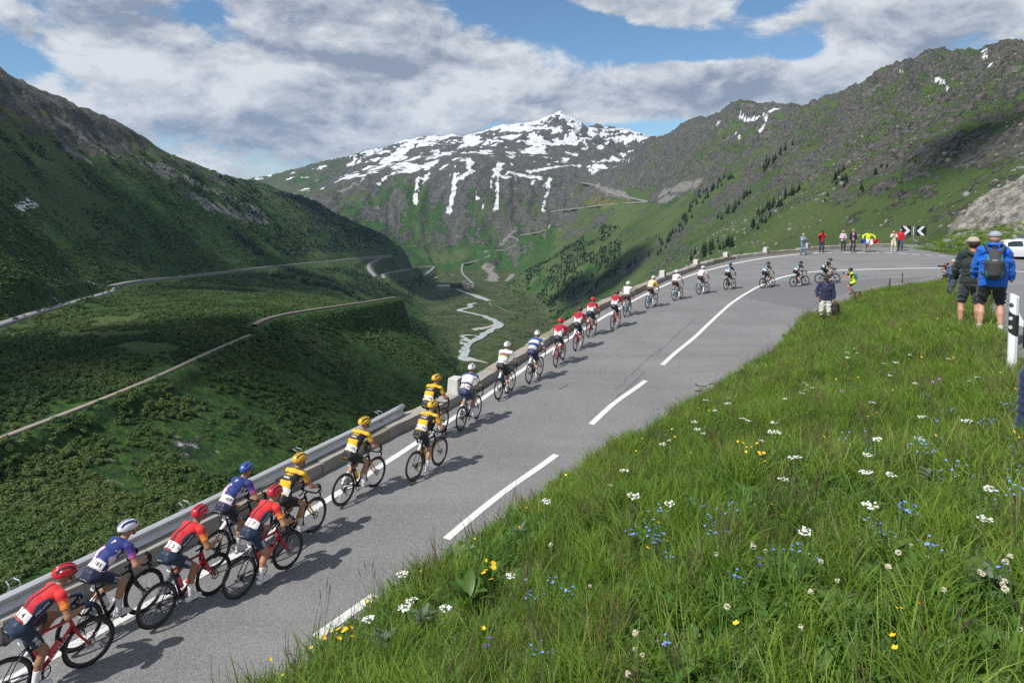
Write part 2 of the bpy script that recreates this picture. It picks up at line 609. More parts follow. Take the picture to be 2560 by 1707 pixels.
def land(x, y):
    x, y = np.asarray(x, float), np.asarray(y, float)
    z = loft(x, y)
    far = sstep(150, 700, y)
    plain = sstep(-336, -300, z)
    # spurs, gullies and roughness that grow with relief
    ridge = fbm(x / 260.0, y / 420.0, 5, 3, 0.52, True) - 0.62
    fine = fbm(x / 60.0, y / 60.0, 5, 41) - 0.5
    calm = 1 - 0.82 * sstep(-640, -520, x) * sstep(-40, -130, x) * sstep(2400, 2100, y)
    z = z + plain * far * ridge * 38.0 * (0.55 + 0.45 * sstep(-150, 150, z)) * calm
    z = z + (0.05 + 0.95 * plain) * fine * (3.0 + 9.0 * far) * (0.3 + 0.7 * calm)
    right = sstep(120, 420, x) * sstep(-60, 120, z) * sstep(350, 700, y)
    crag = fbm(x / 45.0, y / 45.0, 5, 77, 0.55, True) - 0.55
    crag2 = fbm(x / 130.0, y / 130.0, 4, 177, 0.5, True) - 0.55
    z = z + right * (crag * 30.0 + crag2 * 36.0 + (fbm(x / 17.0, y / 17.0, 3, 277, 0.5, True) - 0.55) * 11.0)
    lefttop = sstep(-420, -620, x) * sstep(-20, 120, z) * sstep(4000, 2000, y)
    z = z + lefttop * crag * 16.0
    # the wall at the head of the valley is cut by steep gullies
    face = sstep(2750, 3000, y) * sstep(3650, 3450, y) * sstep(-1250, -900, x) * sstep(620, 350, x)
    gul = fbm(x / 95.0 + 1.3 * fbm(x / 160.0, y / 160.0, 3, 19), y / 420.0, 5, 9, 0.55, True) - 0.6
    z = z + face * (gul * 62.0 + crag * 24.0)
    top = sstep(3900, 4600, y) * sstep(8000, 6000, y)
    z = z + top * (crag2 * 45.0 + crag * 14.0 + (fbm(x / 330.0, y / 330.0, 4, 5, 0.5, True) - 0.6) * 60.0 * sstep(5450, 5000, y))
    # the shelf that carries the hairpin
    near = (y < 260) & (np.abs(x) < 260)
    if np.any(near):
        d, _ = seg_dist(x[near], y[near], RIM)
        ins = in_poly(x[near], y[near], SHELF)
        zn = z[near]
        emb = -7.6 - 0.80 * d + (fbm(x[near] / 5.0, y[near] / 5.0, 3, 8) - 0.5) * 1.2
        rimz = sstep(60, 62, y[near])
        zn = np.where(ins, np.minimum(zn, -12.0), np.maximum(zn, emb - 2.0 * rimz))
        z = z.copy()
        z[near] = zn
    return z


def hit_land(px, py, t0=70.0, t1=7500.0, n=2600):
    d = ray(px, py)
    t = np.geomspace(t0, t1, n)
    P = d[None] * t[:, None]
    g = P[:, 2] - land(P[:, 0], P[:, 1])
    i = np.where(g <= 0)[0]
    if not len(i):
        return None
    i = max(i[0], 1)
    a = g[i - 1] / (g[i - 1] - g[i] + 1e-9)
    return P[i - 1] * (1 - a) + P[i] * a


def disp_line(pts, **k):
    """photo points (in the 2352-wide view) found on the land"""
    out = [hit_land(x * 1.08844, y * 1.08844, **k) for x, y in pts]
    return np.array([p for p in out if p is not None])


def resample(P, step):
    P = np.asarray(P, float)
    s = np.r_[0, np.cumsum(np.linalg.norm(np.diff(P[:, :2], axis=0), axis=1))]
    n = max(int(s[-1] / step), 2)
    q = np.linspace(0, s[-1], n + 1)
    return np.stack([np.interp(q, s, P[:, k]) for k in range(P.shape[1])], 1)


def smooth_line(P, it=2, keep=True):
    P = np.asarray(P, float)
    for _ in range(it):
        Q = P.copy()
        Q[1:-1] = 0.25 * P[:-2] + 0.5 * P[1:-1] + 0.25 * P[2:]
        P = Q
    return P


# ---- lines that lie on the land
ROADS = {}


def road_line(name, pts, step, z_fit=None, it=4):
    """pts: (photo x in the 2352-wide view, distance y, height z)"""
    out = []
    for px, y, z in pts:
        out.append(((px * 1.08844 - CPX) / FPX * (y * math.cos(PITCH) - z * math.sin(PITCH)), y, z))
    ROADS[name] = smooth_line(resample(np.array(out), step), it)
    return ROADS[name]


def yz(py, z):
    """distance at which height z shows at photo height py (2352-wide view)"""
    d = ray(CPX, py * 1.08844)
    return d[1] * z / d[2]


def by_height(pts):
    return [(px, yz(py, z), z) for px, py, z in pts]


road_line('valley_road', by_height([(-160, 800, -78), (0, 746, -83), (90, 716, -88), (180, 692, -95), (262, 668, -105)]), 12)
road_line('valley_road_far', by_height([(255, 661, -108), (300, 650, -112), (400, 640, -124), (520, 626, -142), (640, 612, -164), (760, 602, -186), (790, 598, -193), (850, 591, -204), (898, 588, -208)]), 18)
ROADS['lower_bend'] = smooth_line(resample(disp_line([(898, 589), (872, 595), (852, 604), (846, 612), (850, 622), (864, 636)], t0=1500.0), 12), 3)
ROADS['lower_traverse'] = smooth_line(resample(disp_line([(885, 640), (876, 632), (895, 627), (930, 620), (970, 614), (1000, 611), (990, 622), (972, 635)], t0=1500.0), 12), 3)
road_line('railway', by_height([(-120, 1052, -72), (0, 1005, -75), (130, 956, -76), (250, 910, -78), (370, 860, -80), (480, 808, -83), (575, 768, -86)]), 8)
road_line('railway_far', by_height([(584, 748, -86), (602, 735, -87.5), (660, 721, -92), (740, 709, -99), (830, 696, -109), (910, 683, -120)]), 12)


FLAT = [('valley_road', 6.0), ('valley_road_far', 7.0), ('lower_bend', 8.0), ('lower_traverse', 8.0), ('railway', 3.6), ('railway_far', 5.5)]


def land_flat(x, y, z):
    for name, w in FLAT:
        P = ROADS[name]
        lo, hi = P.min(0) - 40, P.max(0) + 40
        m = (x > lo[0]) & (x < hi[0]) & (y > lo[1]) & (y < hi[1])
        if not m.any():
            continue
        d, par = seg_dist(x[m], y[m], P)
        zr_ = np.interp(par, np.arange(len(P)), P[:, 2])
        t = sstep(w * 3.2, w, d)
        z[m] = z[m] * (1 - t) + (zr_ - 0.6) * t
    return z


# ---- the mesh: a fan of rows, fine where the valley is close
NC = 780
rows = np.concatenate([np.linspace(-320, 40, 14)[:-1], np.geomspace(40, 300, 131)[:-1], np.geomspace(300, 3900, 581)[:-1], np.geomspace(3900, 6000, 191)[:-1], np.linspace(6000, 9000, 12)])
cols = np.linspace(-1.18, 1.12, NC)
APX = 130.0
gy, gx = np.meshgrid(rows, cols, indexing='ij')
gx = gx * (np.maximum(gy, -60) + APX + 60)
gz = land(gx.ravel(), gy.ravel()).reshape(gx.shape)
gz = land_flat(gx.ravel(), gy.ravel(), gz.ravel()).reshape(gx.shape)
TV = np.stack([gx.ravel(), gy.ravel(), gz.ravel()], 1)
# steepness
gzy, gzc = np.gradient(gz)
dxc = np.gradient(gx, axis=1)
dyr = np.gradient(gy, axis=0)
slope = np.hypot(gzc / dxc, gzy / np.maximum(dyr, 0.1)).ravel()
X, Y, Z = TV[:, 0], TV[:, 1], TV[:, 2]


def seg3(P, A):
    best = np.full(len(P), 1e9)
    for i in range(len(A) - 1):
        a, d = A[i], A[i + 1] - A[i]
        t = np.clip(((P - a) @ d) / (d @ d + 1e-9), 0, 1)
        best = np.minimum(best, np.linalg.norm(P - a - t[:, None] * d, axis=1))
    return best


def stroke(mask, pts, w, val=1.0, soft=0.6, wob=0.5, s=1):
    A = disp_line(pts)
    if len(A) < 2:
        return
    lo, hi = A.min(0) - 2.5 * w, A.max(0) + 2.5 * w
    m = np.all((TV > lo) & (TV < hi), axis=1)
    if not m.any():
        return
    d = seg3(TV[m], A)
    n = fbm(TV[m, 0] / (w * 1.1), TV[m, 2] / (w * 1.1) + TV[m, 1] / (w * 1.7), 4, s) - 0.5
    v = sstep(w * (1 + soft), w * (1 - soft), d + n * w * 2 * wob) * val
    mask[m] = np.maximum(mask[m], v)


snow = np.zeros(len(TV))
rock = np.zeros(len(TV))
scree = np.zeros(len(TV))
dry = np.zeros(len(TV))
nz = fbm(X / 90.0, Y / 130.0, 5, 21)
nz2 = fbm(X / 35.0, Y / 45.0, 4, 63)
nz3 = fbm(X / 300.0, Y / 300.0, 3, 91)
farm = sstep(3300, 3700, Y)
# snow lies on the high summits behind, in hollows
hollow = (fbm(X / 150.0, Y / 230.0, 5, 121, 0.55, True))
hol2 = fbm(X / 60.0 + 5, Y / 120.0, 4, 131, 0.55, True)
snow = farm * sstep(-0.05, 0.07, (Z - 420) / 1300.0 + (0.60 - hollow) * 1.25 + (0.58 - hol2) * 0.55 - 0.03 + sstep(-1500, -700, X) * 0.15 - (slope - 0.55) * 0.10)
for pts, w in (([(962, 408), (958, 430), (955, 468)], 14), ([(985, 398), (972, 420)], 14), ([(1046, 400), (1042, 440), (1032, 488)], 17),
               ([(1096, 415), (1096, 455)], 9), ([(1131, 405), (1129, 432)], 8), ([(1143, 400), (1142, 440), (1140, 480)], 12),
               ([(1262, 412), (1254, 448), (1248, 484)], 11), ([(1075, 365), (1080, 395), (1060, 408)], 22), ([(1150, 375), (1140, 400), (1165, 408)], 24),
               ([(870, 425), (885, 405), (905, 398)], 12), ([(1010, 388), (1025, 380)], 12), ([(985, 378), (940, 398)], 8), ([(1225, 415), (1222, 425)], 10),
               ([(1110, 470), (1108, 480)], 8), ([(1170, 395), (1240, 410)], 20), ([(1215, 395), (1330, 380)], 20)):
    stroke(snow, pts, w * 0.72, wob=0.9)
for pts, w in (([(1612, 265), (1650, 250)], 9), ([(1640, 290), (1655, 278)], 8), ([(1700, 262), (1712, 275), (1730, 276)], 10), ([(1735, 272), (1770, 256), (1785, 250)], 12),
               ([(1752, 290), (1748, 303)], 7), ([(1690, 305), (1700, 318)], 5), ([(1440, 335), (1475, 330)], 6), ([(1505, 312), (1540, 306)], 7), ([(1430, 372), (1460, 360)], 5),
               ([(2068, 158), (2075, 163)], 6), ([(2150, 178), (2166, 190), (2180, 204)], 4), ([(2262, 115), (2262, 128)], 5), ([(2272, 150), (2282, 145)], 4),
               ([(42, 476), (75, 466)], 7), ([(205, 646), (240, 652)], 5), ([(1600, 300), (1585, 312)], 5), ([(1760, 265), (1750, 298)], 8)):
    stroke(snow, pts, w * 0.8, wob=1.0)
# bare rock where it is steep or high
rock = sstep(0.75, 1.25, slope - 2.5 * sstep(0, -60, X) * sstep(2600, 2300, Y) + (nz - 0.5) * 1.2)
rgt = sstep(150, 400, X) * sstep(300, 600, Y) * sstep(3200, 2900, Y)
rock = np.maximum(rock, rgt * sstep(-0.02, 0.22, (Z - 170) / 420.0 + (nz2 - 0.52) * 1.1 + (nz - 0.5) * 0.9 + (slope - 0.8) * 0.25))
lft = sstep(-350, -600, X) * sstep(2600, 2000, Y)
rock = np.maximum(rock, lft * sstep(0.0, 0.16, (Z - (75 + 0.06 * (1000 - Y))) / 320.0 + (nz - 0.5) * 0.5 + (nz2 - 0.5) * 0.35))
head = sstep(2800, 3100, Y)
rock = np.maximum(rock, head * sstep(-0.15, 0.25, (Z + 105) / 500.0 + (nz - 0.5) * 1.6 + (nz2 - 0.5) * 0.8) * (1 - sstep(-900, -1300, X) * 0.8))
for pts, w in (([(330, 375), (430, 410), (520, 450), (600, 490)], 20), ([(420, 445), (520, 480), (610, 510)], 14), ([(470, 470), (560, 500)], 16),
               ([(150, 345), (200, 368)], 8), ([(130, 270), (170, 300), (270, 370)], 8), ([(1120, 610), (1135, 645)], 22), ([(1175, 632), (1165, 645)], 12),
               ([(1540, 458), (1400, 440), (1370, 425)], 16), ([(1150, 560), (1180, 530)], 8), ([(1600, 420), (1560, 430), (1520, 445)], 22), ([(820, 420), (780, 440)], 20)):
    stroke(scree, pts, w, wob=0.9, s=7)
for pts, w in (([(0, 245), (60, 258), (130, 275)], 36), ([(1290, 440), (1350, 455), (1400, 470)], 30), ([(1900, 140), (2100, 130)], 40), ([(900, 800), (930, 760), (960, 730)], 18)):
    stroke(dry, pts, w, wob=0.9, s=9)
shrub = sstep(0.0, 0.25, (nz3 - 0.5) * 1.3 + (nz - 0.5) * 0.7 + 0.28 - sstep(100, 300, X) * 0.55 - sstep(-60, 120, Z) * 0.35)
MSK = np.stack([snow, rock, scree, shrub], 1)

terr_m = bpy.data.materials.new('mountainside')
terr_m.use_nodes = True
t = terr_m.node_tree
b = t.nodes['Principled BSDF']
b.inputs['Roughness'].default_value = 0.9
b.inputs['Specular IOR Level'].default_value = 0.15
va = nn(t, 'ShaderNodeVertexColor', layer_name='Mask')
sp_ = nn(t, 'ShaderNodeSeparateColor')
t.links.new(va.outputs[0], sp_.inputs[0])
m_snow, m_rock, m_scree, m_shrub = sp_.outputs[0], sp_.outputs[1], sp_.outputs[2], va.outputs['Alpha']
va2 = nn(t, 'ShaderNodeVertexColor', layer_name='Dry')
sp2 = nn(t, 'ShaderNodeSeparateColor')
t.links.new(va2.outputs[0], sp2.inputs[0])
m_dry = sp2.outputs[0]
ge = nn(t, 'ShaderNodeNewGeometry')
sepz = nn(t, 'ShaderNodeSeparateXYZ')
t.links.new(ge.outputs['Position'], sepz.inputs[0])


def tnoise(scale, detail=5.0, rough=0.55, dist=0.0):
    n = nn(t, 'ShaderNodeTexNoise', i_Scale=scale, i_Detail=detail, i_Roughness=rough, i_Distortion=dist)
    t.links.new(ge.outputs['Position'], n.inputs['Vector'])
    return n.outputs['Fac']


big, mid, sml, tiny = tnoise(0.006), tnoise(0.035), tnoise(0.16, 6.0, 0.65), tnoise(0.6, 4.0)
g = mix_n(t, smooth_n(t, big, 0.35, 0.65), (0.052, 0.094, 0.026), (0.086, 0.126, 0.040))
g = mix_n(t, math_n(t, 'MULTIPLY', smooth_n(t, mid, 0.45, 0.7), 0.7), g, (0.075, 0.092, 0.040))
g = mix_n(t, math_n(t, 'MULTIPLY', smooth_n(t, sml, 0.5, 0.75), 0.6), g, (0.125, 0.130, 0.062))
g = mix_n(t, math_n(t, 'MULTIPLY', m_dry, 0.85), g, (0.150, 0.135, 0.045))
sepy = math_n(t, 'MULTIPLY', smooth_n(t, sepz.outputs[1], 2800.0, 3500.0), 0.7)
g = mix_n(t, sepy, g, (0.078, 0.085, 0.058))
sh = mix_n(t, smooth_n(t, sml, 0.35, 0.65), (0.024, 0.062, 0.016), (0.060, 0.122, 0.026))
sedge = smooth_n(t, math_n(t, 'ADD', m_shrub, math_n(t, 'MULTIPLY', math_n(t, 'SUBTRACT', sml, 0.5), 1.6)), 0.3, 0.6)
c = mix_n(t, sedge, g, sh)
rdg = nn(t, 'ShaderNodeTexNoise', noise_type='RIDGED_MULTIFRACTAL', i_Scale=0.022, i_Detail=9.0, i_Roughness=0.6)
t.links.new(ge.outputs['Position'], rdg.inputs['Vector'])
rg = smooth_n(t, rdg.outputs['Fac'], 0.15, 1.0)
rk = mix_n(t, math_n(t, 'ADD', math_n(t, 'MULTIPLY', rg, 0.65), math_n(t, 'MULTIPLY', smooth_n(t, sml, 0.35, 0.68), 0.35)), (0.052, 0.053, 0.050), (0.37, 0.350, 0.305))
rk = mix_n(t, math_n(t, 'MULTIPLY', smooth_n(t, mid, 0.45, 0.65), 0.5), rk, (0.108, 0.118, 0.075))
redge = smooth_n(t, math_n(t, 'ADD', m_rock, math_n(t, 'ADD', math_n(t, 'MULTIPLY', math_n(t, 'SUBTRACT', sml, 0.5), 1.3), math_n(t, 'MULTIPLY', math_n(t, 'SUBTRACT', mid, 0.5), 2.6))), 0.42, 0.58)
c = mix_n(t, redge, c, rk)
# stones strewn over the pasture
flr = math_n(t, 'MULTIPLY', smooth_n(t, sepz.outputs[2], -322.0, -331.0), 0.9)
c = mix_n(t, flr, c, mix_n(t, smooth_n(t, mid, 0.42, 0.58), mix_n(t, smooth_n(t, sml, 0.4, 0.6), (0.030, 0.055, 0.018), (0.058, 0.080, 0.028)), (0.085, 0.095, 0.038)))
vor = nn(t, 'ShaderNodeTexVoronoi', i_Scale=0.09)
t.links.new(ge.outputs['Position'], vor.inputs['Vector'])
st = math_n(t, 'MULTIPLY', smooth_n(t, vor.outputs['Distance'], 0.16, 0.08), smooth_n(t, mid, 0.48, 0.62))
c = mix_n(t, math_n(t, 'MULTIPLY', st, 0.85), c, (0.30, 0.29, 0.26))
scr = mix_n(t, smooth_n(t, tiny, 0.35, 0.65), (0.15, 0.145, 0.135), (0.32, 0.305, 0.28))
scedge = smooth_n(t, math_n(t, 'ADD', m_scree, math_n(t, 'MULTIPLY', math_n(t, 'SUBTRACT', sml, 0.5), 2.6)), 0.40, 0.62)
c = mix_n(t, scedge, c, scr)
snedge = smooth_n(t, math_n(t, 'ADD', m_snow, math_n(t, 'ADD', math_n(t, 'MULTIPLY', math_n(t, 'SUBTRACT', sml, 0.5), 1.2), math_n(t, 'MULTIPLY', math_n(t, 'SUBTRACT', mid, 0.5), 1.6))), 0.38, 0.64)
c = mix_n(t, snedge, c, mix_n(t, smooth_n(t, mid, 0.35, 0.6), (0.62, 0.63, 0.65), (0.80, 0.82, 0.86)))
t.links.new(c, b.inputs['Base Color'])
bp = nn(t, 'ShaderNodeBump', i_Strength=0.9, i_Distance=9.0)
hgt = math_n(t, 'ADD', math_n(t, 'ADD', math_n(t, 'MULTIPLY', sml, 0.8), math_n(t, 'MULTIPLY', math_n(t, 'MULTIPLY', rg, redge), 1.2)), math_n(t, 'MULTIPLY', tnoise(0.05, 7.0, 0.65), math_n(t, 'ADD', math_n(t, 'MULTIPLY', redge, 1.6), 0.3)))
t.links.new(hgt, bp.inputs['Height'])
t.links.new(bp.outputs[0], b.inputs['Normal'])

terrain_me = quad_mesh('terrain', TV, grid_faces(len(rows), NC), [terr_m], smooth=True)
col_attr(terrain_me, MSK, 'Mask')
col_attr(terrain_me, np.stack([dry, dry, dry], 1), 'Dry')
terrain = kind(new_obj('terrain', terrain_me), 'structure')

# ================================================================== THE HAIRPIN
RC = np.array([(-9, 2, -6.62), (-3.5, 2, -6.62), (-6, 8.5, -6.52), (-1, 8.5, -6.52), (-3.6, 14, -6.45), (1, 14, -6.45), (4, 14, -6.42), (-1.5, 20, -6.37), (3.5, 20, -6.37), (7.3, 20.3, -6.34),
               (1.5, 26, -6.28), (7, 26, -6.28), (11.6, 27.6, -6.22), (4.5, 31, -6.2), (10, 30, -6.2), (8, 37, -6.02), (13, 38, -6.1), (12, 43, -5.9), (16, 44, -6.05), (22, 44, -6.0),
               (29, 43, -5.75), (19, 38, -6.1), (25, 54, -4.95), (34, 55, -4.9), (18, 51, -5.35), (40, 54, -5.2), (46, 54, -5.2), (34, 45, -5.35), (44, 45, -5.0), (25, 35, -4.95), (31, 31, -4.8),
               (15.2, 21, -3.5), (20.7, 17.5, -3.5), (10.6, 13.9, -2.78), (16.1, 10.4, -2.75), (7.5, 9.1, -2.36), (4.8, 5.0, -2.02), (10.3, 1.5, -2.0), (1.6, 0.0, -1.76), (-14, -6, -6.75)], float)


class TPS:
    def __init__(s, C, lam):
        s.C = C = np.asarray(C, float)
        n = len(C)
        K = s.U(np.hypot(C[:, None, 0] - C[None, :, 0], C[:, None, 1] - C[None, :, 1])) + lam * np.eye(n)
        P = np.c_[np.ones(n), C[:, :2]]
        s.w = np.linalg.solve(np.block([[K, P], [P.T, np.zeros((3, 3))]]), np.r_[C[:, 2], 0, 0, 0])

    @staticmethod
    def U(r):
        r = np.maximum(r, 1e-9)
        return r * r * np.log(r)

    def __call__(s, x, y):
        x, y = np.asarray(x, float), np.asarray(y, float)
        out = s.w[-3] + s.w[-2] * x + s.w[-1] * y
        for c, w in zip(s.C, s.w):
            out = out + w * s.U(np.hypot(x - c[0], y - c[1]))
        return out


zr = TPS(RC, 0.6)


def hit_s(surf, px, py, dz=0.0, z0=2.0, z1=130.0):
    d = ray(px, py)
    tt = np.linspace(z0, z1, 5000)
    P = d[None] * tt[:, None]
    i = np.where(P[:, 2] <= surf(P[:, 0], P[:, 1]) + dz)[0]
    return P[i[0]] if len(i) else None


def hit_road(px, py, dz=0.0):
    return hit_s(zr, px, py, dz)


def smooth_curve(pts, step=0.5, it=6):
    return smooth_line(resample(np.asarray(pts, float), step), it)


# ---- asphalt
asph = bpy.data.materials.new('asphalt')
asph.use_nodes = True
t = asph.node_tree
b = t.nodes['Principled BSDF']
b.inputs['Roughness'].default_value = 0.82
b.inputs['Specular IOR Level'].default_value = 0.35
ge = nn(t, 'ShaderNodeNewGeometry')


def gn(scale, detail=4.0, rough=0.55, sc3=None):
    n = nn(t, 'ShaderNodeTexNoise', i_Scale=scale, i_Detail=detail, i_Roughness=rough)
    if sc3:
        mp = nn(t, 'ShaderNodeMapping')
        mp.inputs['Scale'].default_value = sc3
        mp.inputs['Rotation'].default_value = (0, 0, rad(-61))
        t.links.new(ge.outputs['Position'], mp.inputs[0])
        t.links.new(mp.outputs[0], n.inputs['Vector'])
    else:
        t.links.new(ge.outputs['Position'], n.inputs['Vector'])
    return n.outputs['Fac']


f1, f2, f3 = gn(0.35, 5.0), gn(22.0, 2.0), gn(1.0, 4.0, 0.6, (0.06, 0.9, 1))
vo = nn(t, 'ShaderNodeTexVoronoi', i_Scale=70.0)
t.links.new(ge.outputs['Position'], vo.inputs['Vector'])
ac = mix_n(t, smooth_n(t, f1, 0.3, 0.7), (0.158, 0.161, 0.165), (0.206, 0.208, 0.210))
ac = mix_n(t, math_n(t, 'MULTIPLY', smooth_n(t, f3, 0.45, 0.7), 0.8), ac, (0.138, 0.139, 0.142))
ac = mix_n(t, math_n(t, 'MULTIPLY', smooth_n(t, f2, 0.4, 0.75), 0.5), ac, (0.26, 0.255, 0.245))
vc = nn(t, 'ShaderNodeSeparateColor')
t.links.new(vo.outputs['Color'], vc.inputs[0])
ac = mix_n(t, math_n(t, 'MULTIPLY', smooth_n(t, vc.outputs[0], 0.6, 1.0), 0.5), ac, (0.34, 0.33, 0.32))
ac = mix_n(t, math_n(t, 'MULTIPLY', smooth_n(t, vc.outputs[1], 0.6, 1.0), 0.6), ac, (0.08, 0.08, 0.082))
t.links.new(ac, b.inputs['Base Color'])
bp = nn(t, 'ShaderNodeBump', i_Strength=0.5, i_Distance=0.006)
t.links.new(vo.outputs['Distance'], bp.inputs['Height'])
t.links.new(bp.outputs[0], b.inputs['Normal'])
MATS['asphalt'] = asph

PAVED = np.vstack([RIM[:16] + 0.0, [(36, 62), (70, 62), (84, 54), (64, 20), (34, -20), (0, -40), (-34, -40)]])
gxs, gys = np.arange(-34, 72, 0.4), np.arange(-34, 62.1, 0.4)
GX, GY = np.meshgrid(gxs, gys)
RV = np.stack([GX.ravel(), GY.ravel(), zr(GX.ravel(), GY.ravel())], 1)
RF = grid_faces(len(gys), len(gxs))
keep = in_poly(RV[RF].mean(1)[:, 0], RV[RF].mean(1)[:, 1], PAVED)
road = kind(new_obj('road', quad_mesh('road', RV, RF[keep], [asph], smooth=True)), 'structure')

paint = mat('road_paint', (0.66, 0.66, 0.64), 0.6, var=0.14, vscale=3.0)
t = paint.node_tree
ge = nn(t, 'ShaderNodeNewGeometry')
old = t.nodes['Principled BSDF'].inputs['Base Color'].links[0].from_socket
chip = math_n(t, 'MULTIPLY', smooth_n(t, gn(16.0, 6.0, 0.75), 0.56, 0.68), smooth_n(t, gn(0.7, 3.0), 0.35, 0.65))
t.links.new(mix_n(t, chip, old, (0.22, 0.22, 0.215)), t.nodes['Principled BSDF'].inputs['Base Color'])
seam_m = mat('tar_seam', (0.105, 0.105, 0.106), 0.6, var=0.2)
patch_m = mat('asphalt_patch', (0.150, 0.150, 0.152), 0.8, var=0.12, vscale=1.5, bump=0.4, bscale=90)


def ribbon(name, P, w, dz, m, surf=zr, wob=0.0):
    P = np.asarray(P, float)[:, :2]
    T = np.gradient(P, axis=0)
    T /= np.linalg.norm(T, axis=1)[:, None]
    N = np.stack([-T[:, 1], T[:, 0]], 1)
    ww = w * (1 + wob * (vnoise(np.arange(len(P)) * 0.7, np.zeros(len(P)), 5) - 0.5))[:, None]
    L, R = P + N * ww / 2, P - N * ww / 2
    V = np.empty((2 * len(P), 3))
    V[0::2, :2], V[1::2, :2] = L, R
    V[:, 2] = surf(V[:, 0], V[:, 1]) + dz
    i = np.arange(len(P) - 1) * 2
    F = np.stack([i, i + 1, i + 3, i + 2], 1)[:, ::-1]
    return new_obj(name, quad_mesh(name, V, F, [m]))


LEFT = smooth_curve([(-20.2, -11.8), (-14.0, -2.2), (-10.0, 3.8)] + [tuple(hit_road(*q)[:2]) for q in (
    (162, 1630), (320, 1542), (585, 1388), (798, 1266), (990, 1142), (1126, 1050), (1217, 991), (1307, 925), (1378, 873), (1513, 790), (1604, 741), (1670, 709),
    (1741, 682), (1829, 660), (1911, 645), (2002, 635), (2080, 631.5))], 0.5, 8)
kind(ribbon('edge_line', LEFT, 0.17, 0.008, paint), 'structure')
CEN = smooth_curve([(-12.5, -5.0), (-6.0, 4.8)] + [tuple(hit_road(*q)[:2]) for q in (
    (789, 1595), (938, 1489), (1116, 1348), (1391, 1137), (1478, 1061), (1614, 952), (1656, 912), (1747, 834), (1824, 761.5), (1862, 735.5), (1897, 715), (1952, 693),
    (2021, 680), (2089, 676.5), (2154, 674), (2266, 671), (2368, 670), (2534, 678))] + [(36, 42), (30, 32), (24, 22.5)], 0.4, 6)


def sub_curve(C, a, b, step=0.4):
    """the part of a curve nearest between two road points"""
    ia = int(np.argmin(np.hypot(C[:, 0] - a[0], C[:, 1] - a[1])))
    ib = int(np.argmin(np.hypot(C[:, 0] - b[0], C[:, 1] - b[1])))
    return C[min(ia, ib):max(ia, ib) + 1]


for a, bq in (((789, 1595), (938, 1489)), ((1116, 1348), (1391, 1137)), ((1478, 1061), (1614, 952))):
    kind(ribbon('centre_dash', resample(np.array([hit_road(*a), hit_road(*bq)]), 0.4), 0.17, 0.008, paint), 'structure')
kind(ribbon('centre_line', sub_curve(CEN, hit_road(1656, 912), (24, 22.5)), 0.17, 0.008, paint), 'structure')
for a, bq in (((2108, 632), (2128, 632)), ((2142, 632), (2197, 632)), ((2214, 633), (2232, 633)), ((2246, 634), (2267, 635)), ((2280, 636), (2300, 637)),
              ((2314, 637), (2330, 638)), ((2348, 639), (2365, 640))):
    kind(ribbon('lay_by_dash', resample(np.array([hit_road(*a), hit_road(*bq)]), 0.3), 0.16, 0.008, paint), 'structure')
UP = smooth_curve([tuple(hit_road(2507, 762)[:2]), tuple(hit_road(2560, 813)[:2]), (7.5, 9.1), (4.8, 5.0), (1.7, 0.2), (-2.4, -6.5)], 0.5, 6)
kind(ribbon('upper_edge_line', np.vstack([smooth_curve([(29.8, 41.8), (24.4, 33.6), tuple(hit_road(2507, 762)[:2])], 0.5, 2), UP[1:]]), 0.17, 0.008, paint), 'structure')
for pts, w in (([(1650, 870), (1590, 925), (1540, 975)], 0.04), ([(1735, 800), (1700, 830), (1640, 890)], 0.04), ([(1610, 930), (1530, 1005)], 0.035),
               ([(1858, 746), (1935, 757), (2024, 773)], 0.05), ([(2024, 773), (2050, 760), (2075, 745), (2120, 728)], 0.05), ([(1860, 742), (1900, 722), (1940, 706)], 0.05),
               ([(2330, 690), (2150, 700), (2110, 712)], 0.05), ([(1950, 672), (2150, 655), (2340, 660)], 0.04), ([(1420, 960), (1395, 975)], 0.05)):
    P = smooth_curve([tuple(hit_road(*q)[:2]) for q in pts], 0.4, 3)
    P = P + (np.stack([vnoise(np.arange(len(P)) * 0.9, np.zeros(len(P)), 3), vnoise(np.arange(len(P)) * 0.9, np.zeros(len(P)), 8)], 1) - 0.5) * 0.12
    kind(ribbon('tar_seam', P, w * 0.75, 0.005, seam_m, wob=1.2), 'structure')
pp = [hit_road(*q) for q in ((1862, 741), (2022, 771), (2050, 758), (2125, 727), (2330, 691), (2150, 700), (1950, 704))]
cx = np.mean(pp, 0)
n_ = 24
PV = [(*cx[:2],)] + [tuple(p[:2]) for p in resample(np.array(pp + [pp[0]]), 0.8)]
PV = np.array([(x, y, zr(x, y) + 0.004) for x, y in PV])
kind(new_obj('asphalt_patch', quad_mesh('asphalt_patch', PV, np.array([(0, i, i % (len(PV) - 1) + 1) for i in range(1, len(PV))]), [patch_m])), 'structure')

# ---- stone parapet: block after block along the drop
stone_m = mat('parapet_stone', (0.33, 0.315, 0.285), 0.9, var=0.45, vscale=1.6, bump=0.8, bscale=14)
stone2_m = mat('parapet_stone_rusty', (0.34, 0.29, 0.24), 0.9, var=0.5, vscale=1.2, bump=0.8, bscale=14)
stone3_m = mat('parapet_stone_mossy', (0.26, 0.245, 0.18), 0.92, var=0.55, vscale=1.4, bump=0.8, bscale=14)
WALL = smooth_curve([(-20.9, -11.4), (-14.7, -1.8), (-10.6, 4.15), (-7.15, 9.45), (-5.7, 12.25), (-3.5, 16.6)] + [tuple(hit_road(*q)[:2]) for q in (
    (1137, 1019), (1247, 944), (1365, 867), (1500, 777), (1593, 735), (1667, 700), (1747, 671), (1829, 650), (1911, 640), (1993, 632), (2087, 623))] + [(31.4, 58.0), (33.2, 58.6)], 0.35, 10)
rng = random.Random(4)
